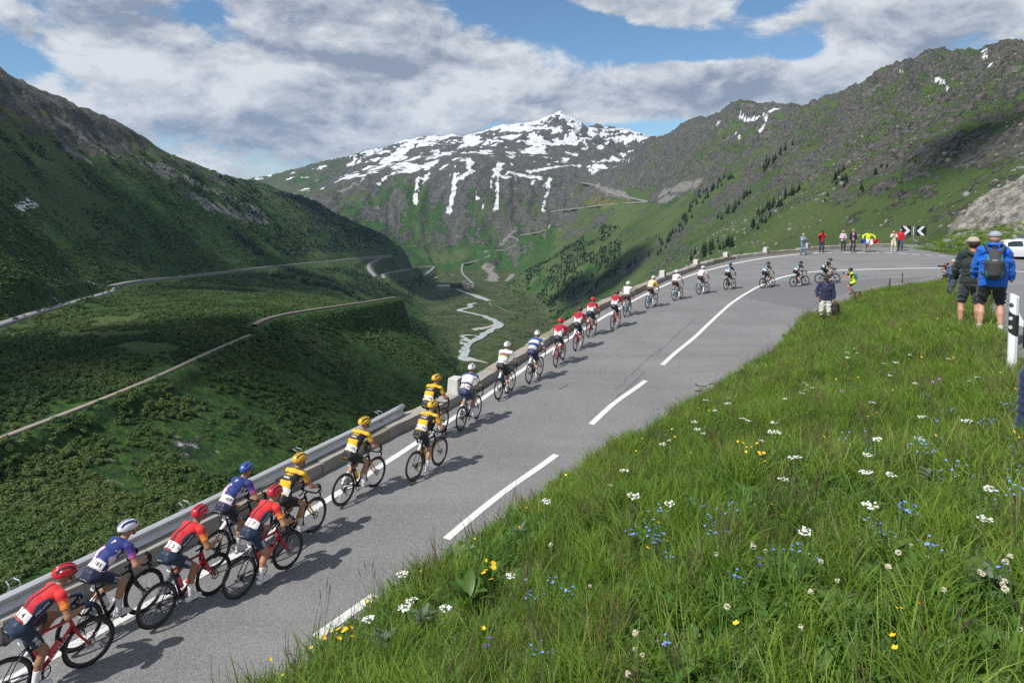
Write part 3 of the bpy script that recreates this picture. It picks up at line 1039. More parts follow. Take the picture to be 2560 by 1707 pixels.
parapet = thing('stone_parapet', 'low weathered stone kerb wall along the outer edge of the hairpin road', 'wall', (WALL[0, 0], WALL[0, 1], -6.7))
s_ = np.r_[0, np.cumsum(np.linalg.norm(np.diff(WALL, axis=0), axis=1))]


def on_wall(d):
    p = np.array([np.interp(d, s_, WALL[:, 0]), np.interp(d, s_, WALL[:, 1])])
    q = np.array([np.interp(d + 0.3, s_, WALL[:, 0]), np.interp(d + 0.3, s_, WALL[:, 1])])
    r = np.array([np.interp(d - 0.3, s_, WALL[:, 0]), np.interp(d - 0.3, s_, WALL[:, 1])])
    return p, math.atan2(q[1] - r[1], q[0] - r[0])


def block_mesh(seed, L, W, H, mats, rough=0.02):
    r = random.Random(seed)
    mb = MB()
    bv = 0.025
    nx = 4
    V = []
    for i in range(nx + 1):
        x = -L / 2 + L * i / nx
        sx = bv if 0 < i < nx else 0
        e = 0 if 0 < i < nx else bv
        for y, z in ((-W / 2, -0.45), (-W / 2, H - bv - e), (-W / 2 + bv + e, H), (W / 2 - bv - e, H), (W / 2, H - bv - e), (W / 2, -0.45)):
            V.append((x * (1 if 0 < i < nx else 1), y + r.uniform(-rough, rough), z + (r.uniform(-rough, rough) if z > 0 else 0)))
    F = []
    for i in range(nx):
        for k in range(5):
            a = i * 6 + k
            F.append((a, a + 1, a + 7, a + 6)[::-1])
    F.append((0, 1, 2, 3, 4, 5)[::-1][::-1])
    F.append(tuple(range(nx * 6, nx * 6 + 6))[::-1])
    mb.add(V, F)
    return mb.mesh('stone_block', mats)


blk = [block_mesh(k, 1.0, 1.0, 1.0, [(stone_m, stone2_m, stone3_m, stone_m)[k % 4]], 0.035) for k in range(8)]
d = 0.0
while d < s_[-1] - 0.8:
    L = rng.uniform(1.0, 1.7)
    p, a = on_wall(d + L / 2)
    h = 0.29
    o = new_obj('stone_block', blk[rng.randrange(8)], None, parapet)
    n = np.array([-math.sin(a), math.cos(a)])
    c = p + n * (0.25 + rng.uniform(-0.012, 0.012))
    o.location = (c[0] - parapet.location.x, c[1] - parapet.location.y, zr(p[0], p[1]) - parapet.location.z)
    o.rotation_euler = (rng.uniform(-0.015, 0.015), rng.uniform(-0.008, 0.008), a + rng.uniform(-0.01, 0.01))
    o.scale = (L - 0.02, 0.46, h * rng.uniform(0.93, 1.05))
    d += L

# ---- upright marker stones standing in the parapet
mk_white = mat('whitewashed_stone', (0.52, 0.51, 0.48), 0.85, var=0.35, vscale=5, bump=0.6, bscale=20)
mk_dark = mat('marker_groove', (0.06, 0.045, 0.04), 0.8, var=0.4)
mk_rust = mat('marker_stain', (0.34, 0.20, 0.14), 0.85, var=0.5, vscale=8)


def marker(px, py, label, h=0.55, w=0.38):
    p = hit_road(px, py)
    i = int(np.argmin(np.hypot(WALL[:, 0] - p[0], WALL[:, 1] - p[1])))
    q, a = on_wall(s_[i])
    n = np.array([-math.sin(a), math.cos(a)])
    c = q + n * 0.24
    z0 = float(zr(c[0], c[1])) + 0.16
    o = thing('marker_stone', label, 'marker stone', (c[0], c[1], z0), (0, 0, a), 'whitewashed stones on the parapet')
    mb = MB()
    mb.box((0, 0, h / 2), (w, 0.40, h), 0, taper=0.82)
    body = mb.build('stone_body', [mk_white], o)
    bev = body.modifiers.new('b', 'BEVEL')
    bev.width, bev.segments = 0.03, 2
    mb = MB()
    mb.box((0, -0.186, h * 0.52), (0.10, 0.05, h * 0.84), 0, Matrix.Rotation(-0.065, 3, 'X'))
    mb.build('dark_groove', [mk_dark], o)
    return o


for k, (px, py, lab, h) in enumerate(((1132, 1000, 'large worn white marker stone with rusty stripe beside the end of the guardrail', 0.62),
                                   (1657, 701, 'white marker stone behind the rider in the yellow jersey', 0.52),
                                   (1740, 671, 'white marker stone second after the yellow jersey rider along the bend', 0.52),
                                   (1818, 651, 'white marker stone above the first black-kitted rider at the bend', 0.52),
                                   (1912, 637, 'white marker stone alone between the cyclists and the clapping woman', 0.52),
                                   (2024, 629, 'white marker stone beside the clapping woman in pale denim', 0.52),
                                   (2140, 622, 'white marker stone half hidden by the man in the navy jacket', 0.50))):
    marker(px, py, lab, h * 0.92, 0.46 if k == 0 else 0.38)

# ---- guardrail on the near stretch
galv = mat('galvanised_steel', (0.60, 0.61, 0.62), 0.5, 0.55, var=0.15, vscale=2.0)
galv2 = mat('galvanised_post', (0.36, 0.37, 0.38), 0.5, 0.7, var=0.2)
GR = smooth_curve([(-26, -19.5), (-14.95, -1.9), (-10.85, 4.2), (-7.4, 9.5), (-5.95, 12.4), (-3.75, 16.75), (-2.95, 18.3)], 0.5, 4)
GRH = 0.42
gr = thing('guardrail', 'long galvanised steel guardrail on posts beside the leading group of near riders', 'guardrail', (GR[0, 0], GR[0, 1], -6.8))
prof = [(0.00, 0.155), (0.02, 0.15), (0.075, 0.115), (0.08, 0.085), (0.02, 0.03), (0.005, 0.0), (0.02, -0.03), (0.08, -0.085), (0.075, -0.115), (0.02, -0.15), (0.0, -0.155)]
T = np.gradient(GR, axis=0)
T /= np.linalg.norm(T, axis=1)[:, None]
N = np.stack([T[:, 1], -T[:, 0]], 1)          # towards the road
V = []
for i, p in enumerate(GR):
    zc = float(zr(p[0], p[1])) + GRH
    fl = max(0.0, (i - (len(GR) - 4)) / 3.0)   # flared end piece
    for o_, h_ in prof:
        V.append((p[0] + N[i, 0] * (o_ - 0.06 * fl), p[1] + N[i, 1] * (o_ - 0.06 * fl), zc + h_ * (1 + 0.15 * fl)))
V = np.array(V) - np.array(gr.location)
np_ = len(prof)
F = [(i * np_ + k, i * np_ + k + 1, (i + 1) * np_ + k + 1, (i + 1) * np_ + k) for i in range(len(GR) - 1) for k in range(np_ - 1)]
rail = new_obj('rail_beam', quad_mesh('rail_beam', V, np.array(F), [galv]), None, gr)
sd = rail.modifiers.new('s', 'SOLIDIFY')
sd.thickness = 0.006
shade_auto(rail, 30)
gs = np.r_[0, np.cumsum(np.linalg.norm(np.diff(GR, axis=0), axis=1))]
for d in np.arange(gs[-1] - 1.0, 2, -2.9):
    p = np.array([np.interp(d, gs, GR[:, 0]), np.interp(d, gs, GR[:, 1])])
    i = min(int(np.searchsorted(gs, d)), len(GR) - 1)
    a = math.atan2(T[i, 1], T[i, 0])
    z0 = float(zr(p[0], p[1])) + GRH - 0.80
    mb = MB()
    R3 = Matrix.Rotation(a, 3, 'Z')
    back = -N[i]
    for cx_, cy_, cz_, dx_, dy_, dz_ in ((0, 0.16, 0.15, 0.11, 0.012, 1.5), (-0.05, 0.13, 0.15, 0.012, 0.07, 1.5), (0.05, 0.13, 0.15, 0.012, 0.07, 1.5), (0, 0.07, 0.80, 0.10, 0.16, 0.10)):
        v = R3 @ Vector((cx_, cy_, 0))
        mb.box((p[0] + v.x - gr.location.x, p[1] + v.y - gr.location.y, z0 + cz_ - gr.location.z), (dx_, dy_, dz_), 0, R3)
    po = mb.build('post', [galv2], gr)
    mb = MB()
    loop = [Vector((x, y, z)) for x, y, z in ((-0.07, 0.02, 0.93), (-0.07, 0.06, 1.02), (-0.05, 0.18, 1.03), (0.05, 0.18, 1.03), (0.07, 0.06, 1.02), (0.07, 0.02, 0.93))]
    mb.tube([R3 @ q + Vector((p[0] - gr.location.x, p[1] - gr.location.y, z0 - gr.location.z)) for q in loop], 0.012, 6)
    mb.build('bracket', [galv2], po)

# ---- flowering bank inside the bend
MEAD = np.array([(-9.5, -6), (-7.3, -2.8), (-3.3, 3.0), (-0.25, 7.8), (1.5, 10.6), (3.85, 14.45), (7.4, 20.5), (12.1, 27.9), (13.9, 31), (16.5, 35.3), (19.9, 39.5), (23.2, 41.9),
                 (27, 43.1), (29.6, 43.6), (30.3, 42.6), (28.0, 38.8), (24.0, 33.6), (19.6, 27.8), (14.7, 21.0), (10.2, 14.1), (7.2, 9.4), (4.5, 5.3), (1.5, 0.6), (-1.4, -4), (-5, -9)], float)
INSET = np.array([(-8.9, -6.4), (-6.7, -3.2), (-2.75, 2.65), (0.3, 7.4), (2.05, 10.25), (4.4, 14.1), (7.95, 20.15), (12.6, 27.5), (14.4, 30.6), (17, 34.9), (20.3, 39.0), (23.4, 41.3), (27, 42.5)], float)
crest = []
for px, py in ((560, 1760), (653, 1700), (800, 1592), (936, 1495), (1088, 1395), (1235, 1292), (1382, 1198), (1540, 1102), (1698, 1012), (1785, 955), (1910, 882), (2046, 812)):
    r = ray(px, py)
    best = None
    for i in range(len(INSET) - 1):
        A, Bq = INSET[i], INSET[i + 1]
        M = np.array([[r[0], -(Bq - A)[0]], [r[1], -(Bq - A)[1]]])
        if abs(np.linalg.det(M)) < 1e-9:
            continue
        tt, u = np.linalg.solve(M, A)
        if -0.02 <= u <= 1.02 and tt > 0:
            best = r * tt
    if best is not None:
        crest.append((best[0], best[1], best[2] - 0.03 - 0.011 * math.hypot(best[0], best[1])))
MC = crest + [(0, 0, -1.74), (1.2, -1, -1.8), (-1, -3, -2.4), (-5.5, -4, -4.6), (1.0, 3, -1.95), (4.1, 5.3, -2.0), (6.8, 9.1, -2.46), (8.6, 12.4, -2.60), (9.4, 13.8, -2.72), (11.2, 24.9, -4.78),
              (14, 24, -4.2), (13.5, 20.3, -3.45), (20.5, 35, -5.4), (26, 41, -5.62), (23.6, 34.6, -4.95), (18.6, 27.4, -4.15), (29, 42.5, -5.6)]
zm0 = TPS(MC, 0.2)


def zm(x, y):
    """ground of the bank, falling steeply to the road at its rim"""
    x, y = np.asarray(x, float), np.asarray(y, float)
    d, _ = seg_dist(x, y, MEAD, True)
    z = zm0(x, y) + (fbm(x / 1.3, y / 1.3, 4, 11) - 0.5) * 0.22 * sstep(0, 1.5, d) + (fbm(x / 0.4, y / 0.4, 3, 15) - 0.5) * 0.08
    base = zr(x, y)
    z = np.maximum(z, base + 0.06)
    d = d + (fbm(x / 0.9, y / 0.9, 3, 19) - 0.5) * 0.5
    du, _ = seg_dist(x, y, MEAD[14:])
    return base - 0.14 + (z - base + 0.14) * np.where(du < d + 0.3, sstep(0.0, 0.22, du), sstep(-0.02, 0.75, d))


soil = bpy.data.materials.new('meadow_soil')
soil.use_nodes = True
t = soil.node_tree
b = t.nodes['Principled BSDF']
b.inputs['Roughness'].default_value = 0.95
ge = nn(t, 'ShaderNodeNewGeometry')
f1, f2, f3 = gn(0.8, 5.0), gn(9.0, 5.0, 0.65), gn(40.0, 3.0)
sc_ = mix_n(t, smooth_n(t, f2, 0.35, 0.65), (0.060, 0.100, 0.022), (0.095, 0.115, 0.040))
sc_ = mix_n(t, math_n(t, 'MULTIPLY', smooth_n(t, f1, 0.5, 0.7), 0.25), sc_, (0.13, 0.105, 0.075))
va = nn(t, 'ShaderNodeVertexColor', layer_name='Rim')
sp_ = nn(t, 'ShaderNodeSeparateColor')
t.links.new(va.outputs[0], sp_.inputs[0])
dirt = mix_n(t, smooth_n(t, f2, 0.4, 0.62), (0.13, 0.100, 0.070), (0.25, 0.215, 0.17))
sc_ = mix_n(t, smooth_n(t, math_n(t, 'ADD', sp_.outputs[0], math_n(t, 'MULTIPLY', math_n(t, 'SUBTRACT', f2, 0.5), 0.8)), 0.35, 0.65), sc_, dirt)
t.links.new(sc_, b.inputs['Base Color'])
bp = nn(t, 'ShaderNodeBump', i_Strength=0.8, i_Distance=0.05)
t.links.new(f2, bp.inputs['Height'])
t.links.new(bp.outputs[0], b.inputs['Normal'])

mxs, mys = np.arange(-10, 31.2, 0.2), np.arange(-9.2, 44.2, 0.2)
GX, GY = np.meshgrid(mxs, mys)
MV = np.stack([GX.ravel(), GY.ravel(), zm(GX.ravel(), GY.ravel())], 1)
MF = grid_faces(len(mys), len(mxs))
keep = in_poly(MV[MF].mean(1)[:, 0], MV[MF].mean(1)[:, 1], MEAD)
used = np.unique(MF[keep])
remap = np.zeros(len(MV), int)
remap[used] = np.arange(len(used))
me = quad_mesh('meadow_bank', MV[used], remap[MF[keep]], [soil], smooth=True)
dr, _ = seg_dist(MV[used, 0], MV[used, 1], MEAD, True)
drl, _ = seg_dist(MV[used, 0], MV[used, 1], MEAD[1:13])
rim = sstep(0.85, 0.25, drl)
col_attr(me, np.stack([rim, rim, rim], 1), 'Rim')
meadow = kind(new_obj('meadow_bank', me), 'structure')

# ---- verge, rubble and rock beyond the outer lay-by
VERGE = np.array([(32.0, 57.9), (32.6, 56.0), (34.7, 53.9), (38, 52.9), (41, 53.4), (48, 54), (70, 53), (88, 54), (102, 112), (98, 126), (81, 126), (70.5, 112), (59.5, 94), (46, 74), (34.4, 61)], float)
VC = [(33, 57, -4.9), (45, 57, -5.0), (60, 58, -4.9), (39, 66, -5.2), (50, 72, -5.0), (66, 76, -4.6), (60, 93, -6.0), (66, 95, -5.0), (75, 95, -4.4), (72, 112, -5.6), (85, 115, -3.2), (98, 112, -1.5), (84, 126, -4.0), (90, 70, -3.0)]
zv0 = TPS(VC, 0.5)


def zv(x, y):
    x, y = np.asarray(x, float), np.asarray(y, float)
    d, _ = seg_dist(x, y, VERGE, True)
    z = zv0(x, y) + (fbm(x / 2.5, y / 2.5, 4, 31) - 0.5) * (0.5 + 0.9 * sstep(70, 95, y))
    base = np.where(y < 62, zr(x, y), -14.0)
    return base - 0.12 + (z - base + 0.12) * sstep(0.0, 1.1, d)


vxs, vys = np.arange(31.5, 103, 0.5), np.arange(52.5, 129, 0.5)
GX, GY = np.meshgrid(vxs, vys)
VV = np.stack([GX.ravel(), GY.ravel(), zv(GX.ravel(), GY.ravel())], 1)
VF = grid_faces(len(vys), len(vxs))
keep = in_poly(VV[VF].mean(1)[:, 0], VV[VF].mean(1)[:, 1], VERGE)
used = np.unique(VF[keep])
remap = np.zeros(len(VV), int)
remap[used] = np.arange(len(used))
vsoil = mat('rubble_soil', (0.15, 0.145, 0.11), 0.95, var=0.6, vscale=0.9, bump=1.0, bscale=3.0)
verge = kind(new_obj('verge', quad_mesh('verge', VV[used], remap[VF[keep]], [vsoil], smooth=True)), 'structure')
print('crest', np.round(crest, 2).tolist())

# ================================================================== FIGURES
def surface_nets(D, org, h):
    ins = D < 0
    nx, ny, nz = D.shape
    c = [ins[i:nx - 1 + i, j:ny - 1 + j, k:nz - 1 + k] for i in (0, 1) for j in (0, 1) for k in (0, 1)]
    cnt = sum(a.astype(np.int8) for a in c)
    act = (cnt > 0) & (cnt < 8)
    idx = np.argwhere(act)
    vid = np.full(act.shape, -1, np.int64)
    vid[act] = np.arange(len(idx))
    I, J, K = idx.T
    offs = [(i, j, k) for i in (0, 1) for j in (0, 1) for k in (0, 1)]
    vals = [D[I + o[0], J + o[1], K + o[2]] for o in offs]
    acc = np.zeros((len(idx), 3))
    n = np.zeros(len(idx))
    for a in range(8):
        for b_ in range(a + 1, 8):
            oa, ob = np.array(offs[a]), np.array(offs[b_])
            if np.abs(oa - ob).sum() != 1:
                continue
            va_, vb = vals[a], vals[b_]
            m = (va_ < 0) != (vb < 0)
            tt = va_[m] / (va_[m] - vb[m])
            acc[m] += oa + tt[:, None] * (ob - oa)
            n[m] += 1
    V = (idx + acc / n[:, None]) * h + org
    F = []
    for ax in range(3):
        sl0, sl1 = [slice(None)] * 3, [slice(None)] * 3
        sl0[ax], sl1[ax] = slice(0, -1), slice(1, None)
        a, b_ = ins[tuple(sl0)], ins[tuple(sl1)]
        e = np.argwhere(a != b_)
        o1, o2 = [(1, 2), (2, 0), (0, 1)][ax]
        ok = (e[:, o1] > 0) & (e[:, o2] > 0) & (e[:, o1] < D.shape[o1] - 1) & (e[:, o2] < D.shape[o2] - 1)
        e = e[ok]
        s = a[tuple(e.T)]
        q = []
        for d1, d2 in ((-1, -1), (0, -1), (0, 0), (-1, 0)):
            p = e.copy()
            p[:, o1] += d1
            p[:, o2] += d2
            q.append(vid[tuple(p.T)])
        q = np.stack(q, 1)
        q[~s] = q[~s][:, ::-1]
        F.append(q)
    return V, np.concatenate(F)


class Prim:
    """tapered round limb from a to b, widened sideways by lat, tagged with the zone that covers it"""
    def __init__(s, name, a, b, ra, rb, lat=1.0, lax=(0, 1, 0), k=0.025):
        s.name, s.a, s.b = name, np.array(a, float), np.array(b, float)
        s.ra, s.rb, s.lat, s.lax, s.k = ra, rb, lat, np.array(lax, float), k

    def dist(s, P):
        P = P - s.a
        d = s.b - s.a
        if s.lat != 1.0:
            f = 1 - 1 / s.lat
            P = P - s.lax * (P @ s.lax)[..., None] * f
            d = d - s.lax * (d @ s.lax) * f
        t = np.clip((P @ d) / (d @ d + 1e-9), 0, 1)
        q = P - t[..., None] * d
        return np.sqrt((q * q).sum(-1)) - (s.ra + (s.rb - s.ra) * t), t


def skin_prims(prims, h):
    lo = np.min([np.minimum(p.a, p.b) - max(p.ra, p.rb) * max(p.lat, 1) for p in prims], 0) - 3 * h
    hi = np.max([np.maximum(p.a, p.b) + max(p.ra, p.rb) * max(p.lat, 1) for p in prims], 0) + 3 * h
    n = np.ceil((hi - lo) / h).astype(int) + 1
    D = np.full(n, 1.0)
    ax = [lo[i] + np.arange(n[i]) * h for i in range(3)]
    for p in prims:
        R = max(p.ra, p.rb) * max(p.lat, 1) + 0.06
        a = np.maximum(np.floor((np.minimum(p.a, p.b) - R - lo) / h).astype(int), 0)
        b_ = np.minimum(np.ceil((np.maximum(p.a, p.b) + R - lo) / h).astype(int) + 1, n)
        sl = tuple(slice(a[i], b_[i]) for i in range(3))
        G = np.stack(np.meshgrid(*[ax[i][sl[i]] for i in range(3)], indexing='ij'), -1)
        d, _ = p.dist(G)
        o = D[sl]
        kk = p.k
        hh = np.clip(0.5 + 0.5 * (o - d) / kk, 0, 1)
        D[sl] = o * (1 - hh) + d * hh - kk * hh * (1 - hh)
    V, F = surface_nets(D, lo, h)
    best = np.full(len(V), 1e9)
    pid = np.zeros(len(V), int)
    pt = np.zeros(len(V))
    for i, p in enumerate(prims):
        d, tt = p.dist(V)
        m = d < best
        best[m], pid[m], pt[m] = d[m], i, tt[m]
    return V, F, pid, pt


def two_bone(a, c, l1, l2, pole):
    a, c, pole = np.array(a, float), np.array(c, float), np.array(pole, float)
    d = c - a
    L = np.linalg.norm(d)
    if L > (l1 + l2) * 0.995:
        c = a + d / L * (l1 + l2) * 0.995
        d = c - a
        L = np.linalg.norm(d)
    x = (l1 * l1 - l2 * l2 + L * L) / (2 * L)
    hgt = math.sqrt(max(l1 * l1 - x * x, 0))
    u = d / L
    pl = pole - u * (pole @ u)
    pl /= np.linalg.norm(pl) + 1e-9
    return a + u * x + pl * hgt, c


def vnorm(V, F):
    n = np.zeros_like(V)
    A = V[F]
    fn = np.cross(A[:, 2] - A[:, 0], A[:, 3] - A[:, 1])
    for k in range(4):
        np.add.at(n, F[:, k], fn)
    return n / (np.linalg.norm(n, axis=1)[:, None] + 1e-12)


skin_m = attr_mat('skin', 0.5, 0.35, var=0.06)
cloth_m = attr_mat('jersey_cloth', 0.62, 0.25, sheen=0.15, bump=0.15, bscale=30)
lycra_m = attr_mat('lycra', 0.5, 0.35, sheen=0.1)
jacket_m = attr_mat('jacket_cloth', 0.7, 0.25, sheen=0.2, bump=0.55, bscale=16)
shell_m = attr_mat('helmet_shell', 0.28, 0.5, coat=0.4)
shoe_m = attr_mat('shoe_leather', 0.4, 0.45)
hair_m = attr_mat('hair', 0.6, 0.3, bump=0.6, bscale=90, var=0.3)
glove_m = attr_mat('glove_fabric', 0.7, 0.2)
SHELL_MAT = {'jersey': cloth_m, 'shorts': lycra_m, 'sock': cloth_m, 'shoe': shoe_m, 'hair': hair_m, 'jacket': jacket_m, 'trousers': jacket_m, 'shirt': cloth_m}
OFFS = {'jersey': 0.006, 'shorts': 0.005, 'sock': 0.004, 'shoe': 0.012, 'hair': 0.010, 'jacket': 0.020, 'trousers': 0.016, 'shirt': 0.010}


def flat_color(me, col):
    col_attr(me, np.tile(np.array(col, np.float32), (len(me.vertices), 1)))
    return me


def dress(root, prims, h, cover, skin_col, colour, fold=0.0, seed=0, name='body'):
    """one continuous body, then each garment as a shell lying on it.
    cover(prim names, t, V) -> list of garment names per vertex ('' = bare); colour(garment, prim names, t, V, N) -> rgb"""
    V, F, pid, pt = skin_prims(prims, h)
    N = vnorm(V, F)
    names = np.array([p.name for p in prims])[pid]
    gar = cover(names, pt, V)
    me = quad_mesh(name, V, F, [skin_m], smooth=True)
    sc = np.tile(np.array(skin_col, float), (len(V), 1))
    face = (names == 'head')
    hd = [p for p in prims if p.name == 'head']
    me_c = sc
    col_attr(me, me_c)
    new_obj('body', me, None, root)
    out = {}
    fg = gar[F]
    for g_ in [q for q in np.unique(gar) if q]:
        m = (fg == g_).sum(1) >= 3
        fF = F[m]
        used = np.unique(fF)
        rm = np.zeros(len(V), int)
        rm[used] = np.arange(len(used))
        base = g_.split(':')[0]
        off = OFFS.get(base, 0.006)
        nV = V[used] + N[used] * off
        if fold and base in ('jacket', 'trousers', 'shirt', 'jersey'):
            f = fold if base != 'jersey' else fold * 0.5
            w = fbm(V[used, 0] * 9 + V[used, 2] * 14 + seed, V[used, 1] * 9 - V[used, 2] * 7, 3, seed, 0.5, True) - 0.5
            nV = nV + N[used] * (w * f)[:, None]
        gm = quad_mesh(base, nV, rm[fF], [SHELL_MAT.get(base, cloth_m)], smooth=True)
        col_attr(gm, colour(g_, names[used], pt[used], V[used], N[used]))
        o = new_obj(base, gm, None, root)
        sdm = o.modifiers.new('thick', 'SOLIDIFY')
        sdm.thickness, sdm.offset = off * 0.8, -1
        out[g_] = o
    return out, (V, F, N)


# ---- hands, shared by everyone
def hand_mesh(curl, h=0.0045):
    P = [Prim('palm', (-0.015, 0, 0), (0.02, 0, 0), 0.024, 0.022, 1.15, k=0.012), Prim('palm', (0.02, 0, 0), (0.08, 0, -0.002), 0.018, 0.015, 2.3, k=0.014)]
    for y, L, sp in ((-0.032, 0.066, -0.06), (-0.011, 0.076, -0.02), (0.011, 0.072, 0.02), (0.031, 0.056, 0.07)):
        p = np.array((0.086, y, -0.002))
        a = 0.15
        for s in (0.45, 0.32, 0.23):
            a += curl
            q = p + L * s * 1.25 * np.array((math.cos(a), sp, -math.sin(a)))
            P.append(Prim('finger', p, q, 0.0088, 0.0078, k=0.004))
            p = q
    p = np.array((0.025, 0.030, -0.006))
    for dx, dy, dz in ((0.022, 0.026, -0.012), (0.028, 0.010, -0.016), (0.022, -0.002, -0.012)):
        q = p + np.array((dx, dy, dz))
        P.append(Prim('thumb', p, q, 0.0105, 0.009, k=0.006))
        p = q
    V, F, _, _ = skin_prims(P, h)
    return quad_mesh('hand', V, F, smooth=True)


HAND = {'grip': hand_mesh(0.62), 'loose': hand_mesh(0.28)}
_hand_cache = {}


def put_hand(root, wrist, direction, palm, side, col, glove=True, pose='grip', scale=1.0):
    """direction: where the fingers point; palm: where the palm faces; side +1 = left"""
    key = (pose, glove, tuple(np.round(col, 3)))
    if key not in _hand_cache:
        me = HAND[pose].copy()
        me.materials.clear()
        me.materials.append(glove_m if glove else skin_m)
        flat_color(me, col)
        _hand_cache[key] = me
    x = Vector(direction).normalized()
    z = -Vector(palm)
    z = (z - x * z.dot(x)).normalized()
    y = z.cross(x)
    M = Matrix((x, y, z)).transposed().to_4x4()
    if side > 0:
        M = M @ Matrix.Diagonal((1, -1, 1, 1))
    M = Matrix.Translation(Vector(wrist)) @ M @ Matrix.Diagonal((scale, scale, scale, 1))
    o = new_obj('glove' if glove else 'hand', _hand_cache[key], None, root)
    o.matrix_local = M
    return o


# ---- helmets and caps
def helmet_mesh(main, rib, vents, seed=0):
    nu, nv = 61, 19
    V, C = [], []
    for j in range(nv):
        el = rad(-14) + (rad(90) - rad(-14)) * (j / (nv - 1)) ** 0.9
        for i in range(nu):
            az = 2 * math.pi * i / (nu - 1)
            x, y, z = math.cos(el) * math.cos(az), math.cos(el) * math.sin(az), math.sin(el)
            lat = y
            groove = math.cos(lat * 11.0 + (0 if seed % 2 else 1.2)) if (z > 0.16 and abs(y) < 0.82) else -1
            zone = groove > 0.1 and -0.72 < x < 0.80
            r = 0.90 if zone else 1.0
            tail = 1.10 if x < 0 else 1.0
            drop = -0.012 if x < -0.3 and z < 0.2 else 0
            V.append((x * 0.142 * r * tail - 0.008, y * 0.104 * r, z * 0.108 * r + drop))
            C.append(vents if zone else (main if (groove < -0.35 or z < 0.3) else rib))
    me = quad_mesh('helmet', np.array(V), grid_faces(nv, nu), [shell_m], smooth=True)
    col_attr(me, np.array(C))
    return me


def cap_mesh(col, brim, peak=True):
    mb = MB()
    V, F = [], []
    nu, nv = 25, 9
    for j in range(nv):
        el = rad(90) * j / (nv - 1)
        for i in range(nu):
            az = 2 * math.pi * i / (nu - 1)
            V.append((math.cos(el) * math.cos(az) * 0.112, math.cos(el) * math.sin(az) * 0.096, math.sin(el) ** 0.85 * 0.098))
    C = [col] * len(V)
    Fq = [tuple(q) for q in grid_faces(nv, nu)]
    if peak:
        b0 = len(V)
        for j in range(4):
            for i in range(9):
                a = rad(-62) + rad(124) * i / 8
                r = j / 3
                V.append((0.104 * math.cos(a) + r * 0.085 * math.cos(a * 0.55), 0.092 * math.sin(a) * (1 + 0.02 * r), 0.006 - 0.022 * r + 0.012 * abs(math.sin(a)) * -1))
                C.append(brim)
        Fq += [tuple(np.array(q) + b0) for q in grid_faces(4, 9)]
    me = quad_mesh('cap', np.array(V), np.array(Fq), [jacket_m], smooth=True)
    col_attr(me, np.array(C))
    return me


def solid(o, th, off=0):
    s = o.modifiers.new('thick', 'SOLIDIFY')
    s.thickness, s.offset = th, off
    return o


# ---- lettering that lies on a garment
_txt = {}


def text_geo(s, spacing=1.0, bold=True):
    k = (s, spacing)
    if k not in _txt:
        cu = bpy.data.curves.new('lettering', 'FONT')
        cu.body = s
        cu.align_x, cu.align_y = 'CENTER', 'CENTER'
        cu.size = 1.0
        cu.resolution_u = 2
        cu.space_character = spacing
        if bold:
            cu.offset = 0.018
        o = bpy.data.objects.new('lettering', cu)
        me = o.to_mesh()
        V = np.array([v.co[:2] for v in me.vertices])
        F = [tuple(p.vertices) for p in me.polygons]
        o.to_mesh_clear()
        bpy.data.objects.remove(o)
        bpy.data.curves.remove(cu)
        _txt[k] = (V, F)
    return _txt[k]


def bvh_of(obs):
    V, F = [], []
    for o in obs:
        b0 = len(V)
        V += [v.co.copy() for v in o.data.vertices]
        F += [tuple(i + b0 for i in p.vertices) for p in o.data.polygons]
    return BVHTree.FromPolygons(V, F)


def conform(bvh, pts, org, U, Vv, N, off):
    out = []
    U, Vv, N, org = Vector(U).normalized(), Vector(Vv).normalized(), Vector(N).normalized(), Vector(org)
    dep = 0.0
    for a, b_ in pts:
        q = org + U * float(a) + Vv * float(b_)
        h_, n_, i_, d_ = bvh.ray_cast(q + N * 0.25, -N, 0.6)
        if h_ is not None:
            dep = (h_ - q).dot(N)
        out.append(q + N * (dep + off))
    return np.array([tuple(p) for p in out])


def stick_text(name, s, bvh, org, U, Vv, N, size, col, parent, off=0.005, spacing=1.0, sx=1.0, rough=0.6):
    V, F = text_geo(s, spacing)
    P = conform(bvh, V * np.array((size * sx, size)), org, U, Vv, N, off)
    me = bpy.data.meshes.new(name)
    me.from_pydata([tuple(p) for p in P], [], F)
    me.materials.append(mat('lettering_%02x%02x%02x' % tuple(int(255 * c) for c in col), col, rough, var=0.05))
    me.update()
    return new_obj(name, me, None, parent)


def stick_patch(name, bvh, org, U, Vv, N, w, hgt, m, parent, off=0.004, n=6):
    pts = [((i / n - 0.5) * w, (j / n - 0.5) * hgt) for j in range(n + 1) for i in range(n + 1)]
    P = conform(bvh, pts, org, U, Vv, N, off)
    me = quad_mesh(name, P, grid_faces(n + 1, n + 1), [m], smooth=True)
    return new_obj(name, me, None, parent)

# ================================================================== RACING BICYCLES
rubber = mat('tyre_rubber', (0.018, 0.018, 0.019), 0.75, var=0.2, vscale=20)
tan = mat('tan_sidewall', (0.16, 0.10, 0.055), 0.8, var=0.15)
carbon = mat('carbon', (0.02, 0.021, 0.024), 0.32, var=0.2, spec=0.5, coat=0.3)
steel = mat('spoke_steel', (0.32, 0.32, 0.33), 0.35, 0.9, var=0.1)
groupset = mat('groupset', (0.05, 0.05, 0.055), 0.35, 0.6, var=0.2)
tape = mat('bar_tape', (0.02, 0.02, 0.022), 0.8, var=0.15)
WR, HB = 0.337, 0.495          # wheel radius, half the wheelbase
BBX, BBZ = -0.09, 0.27


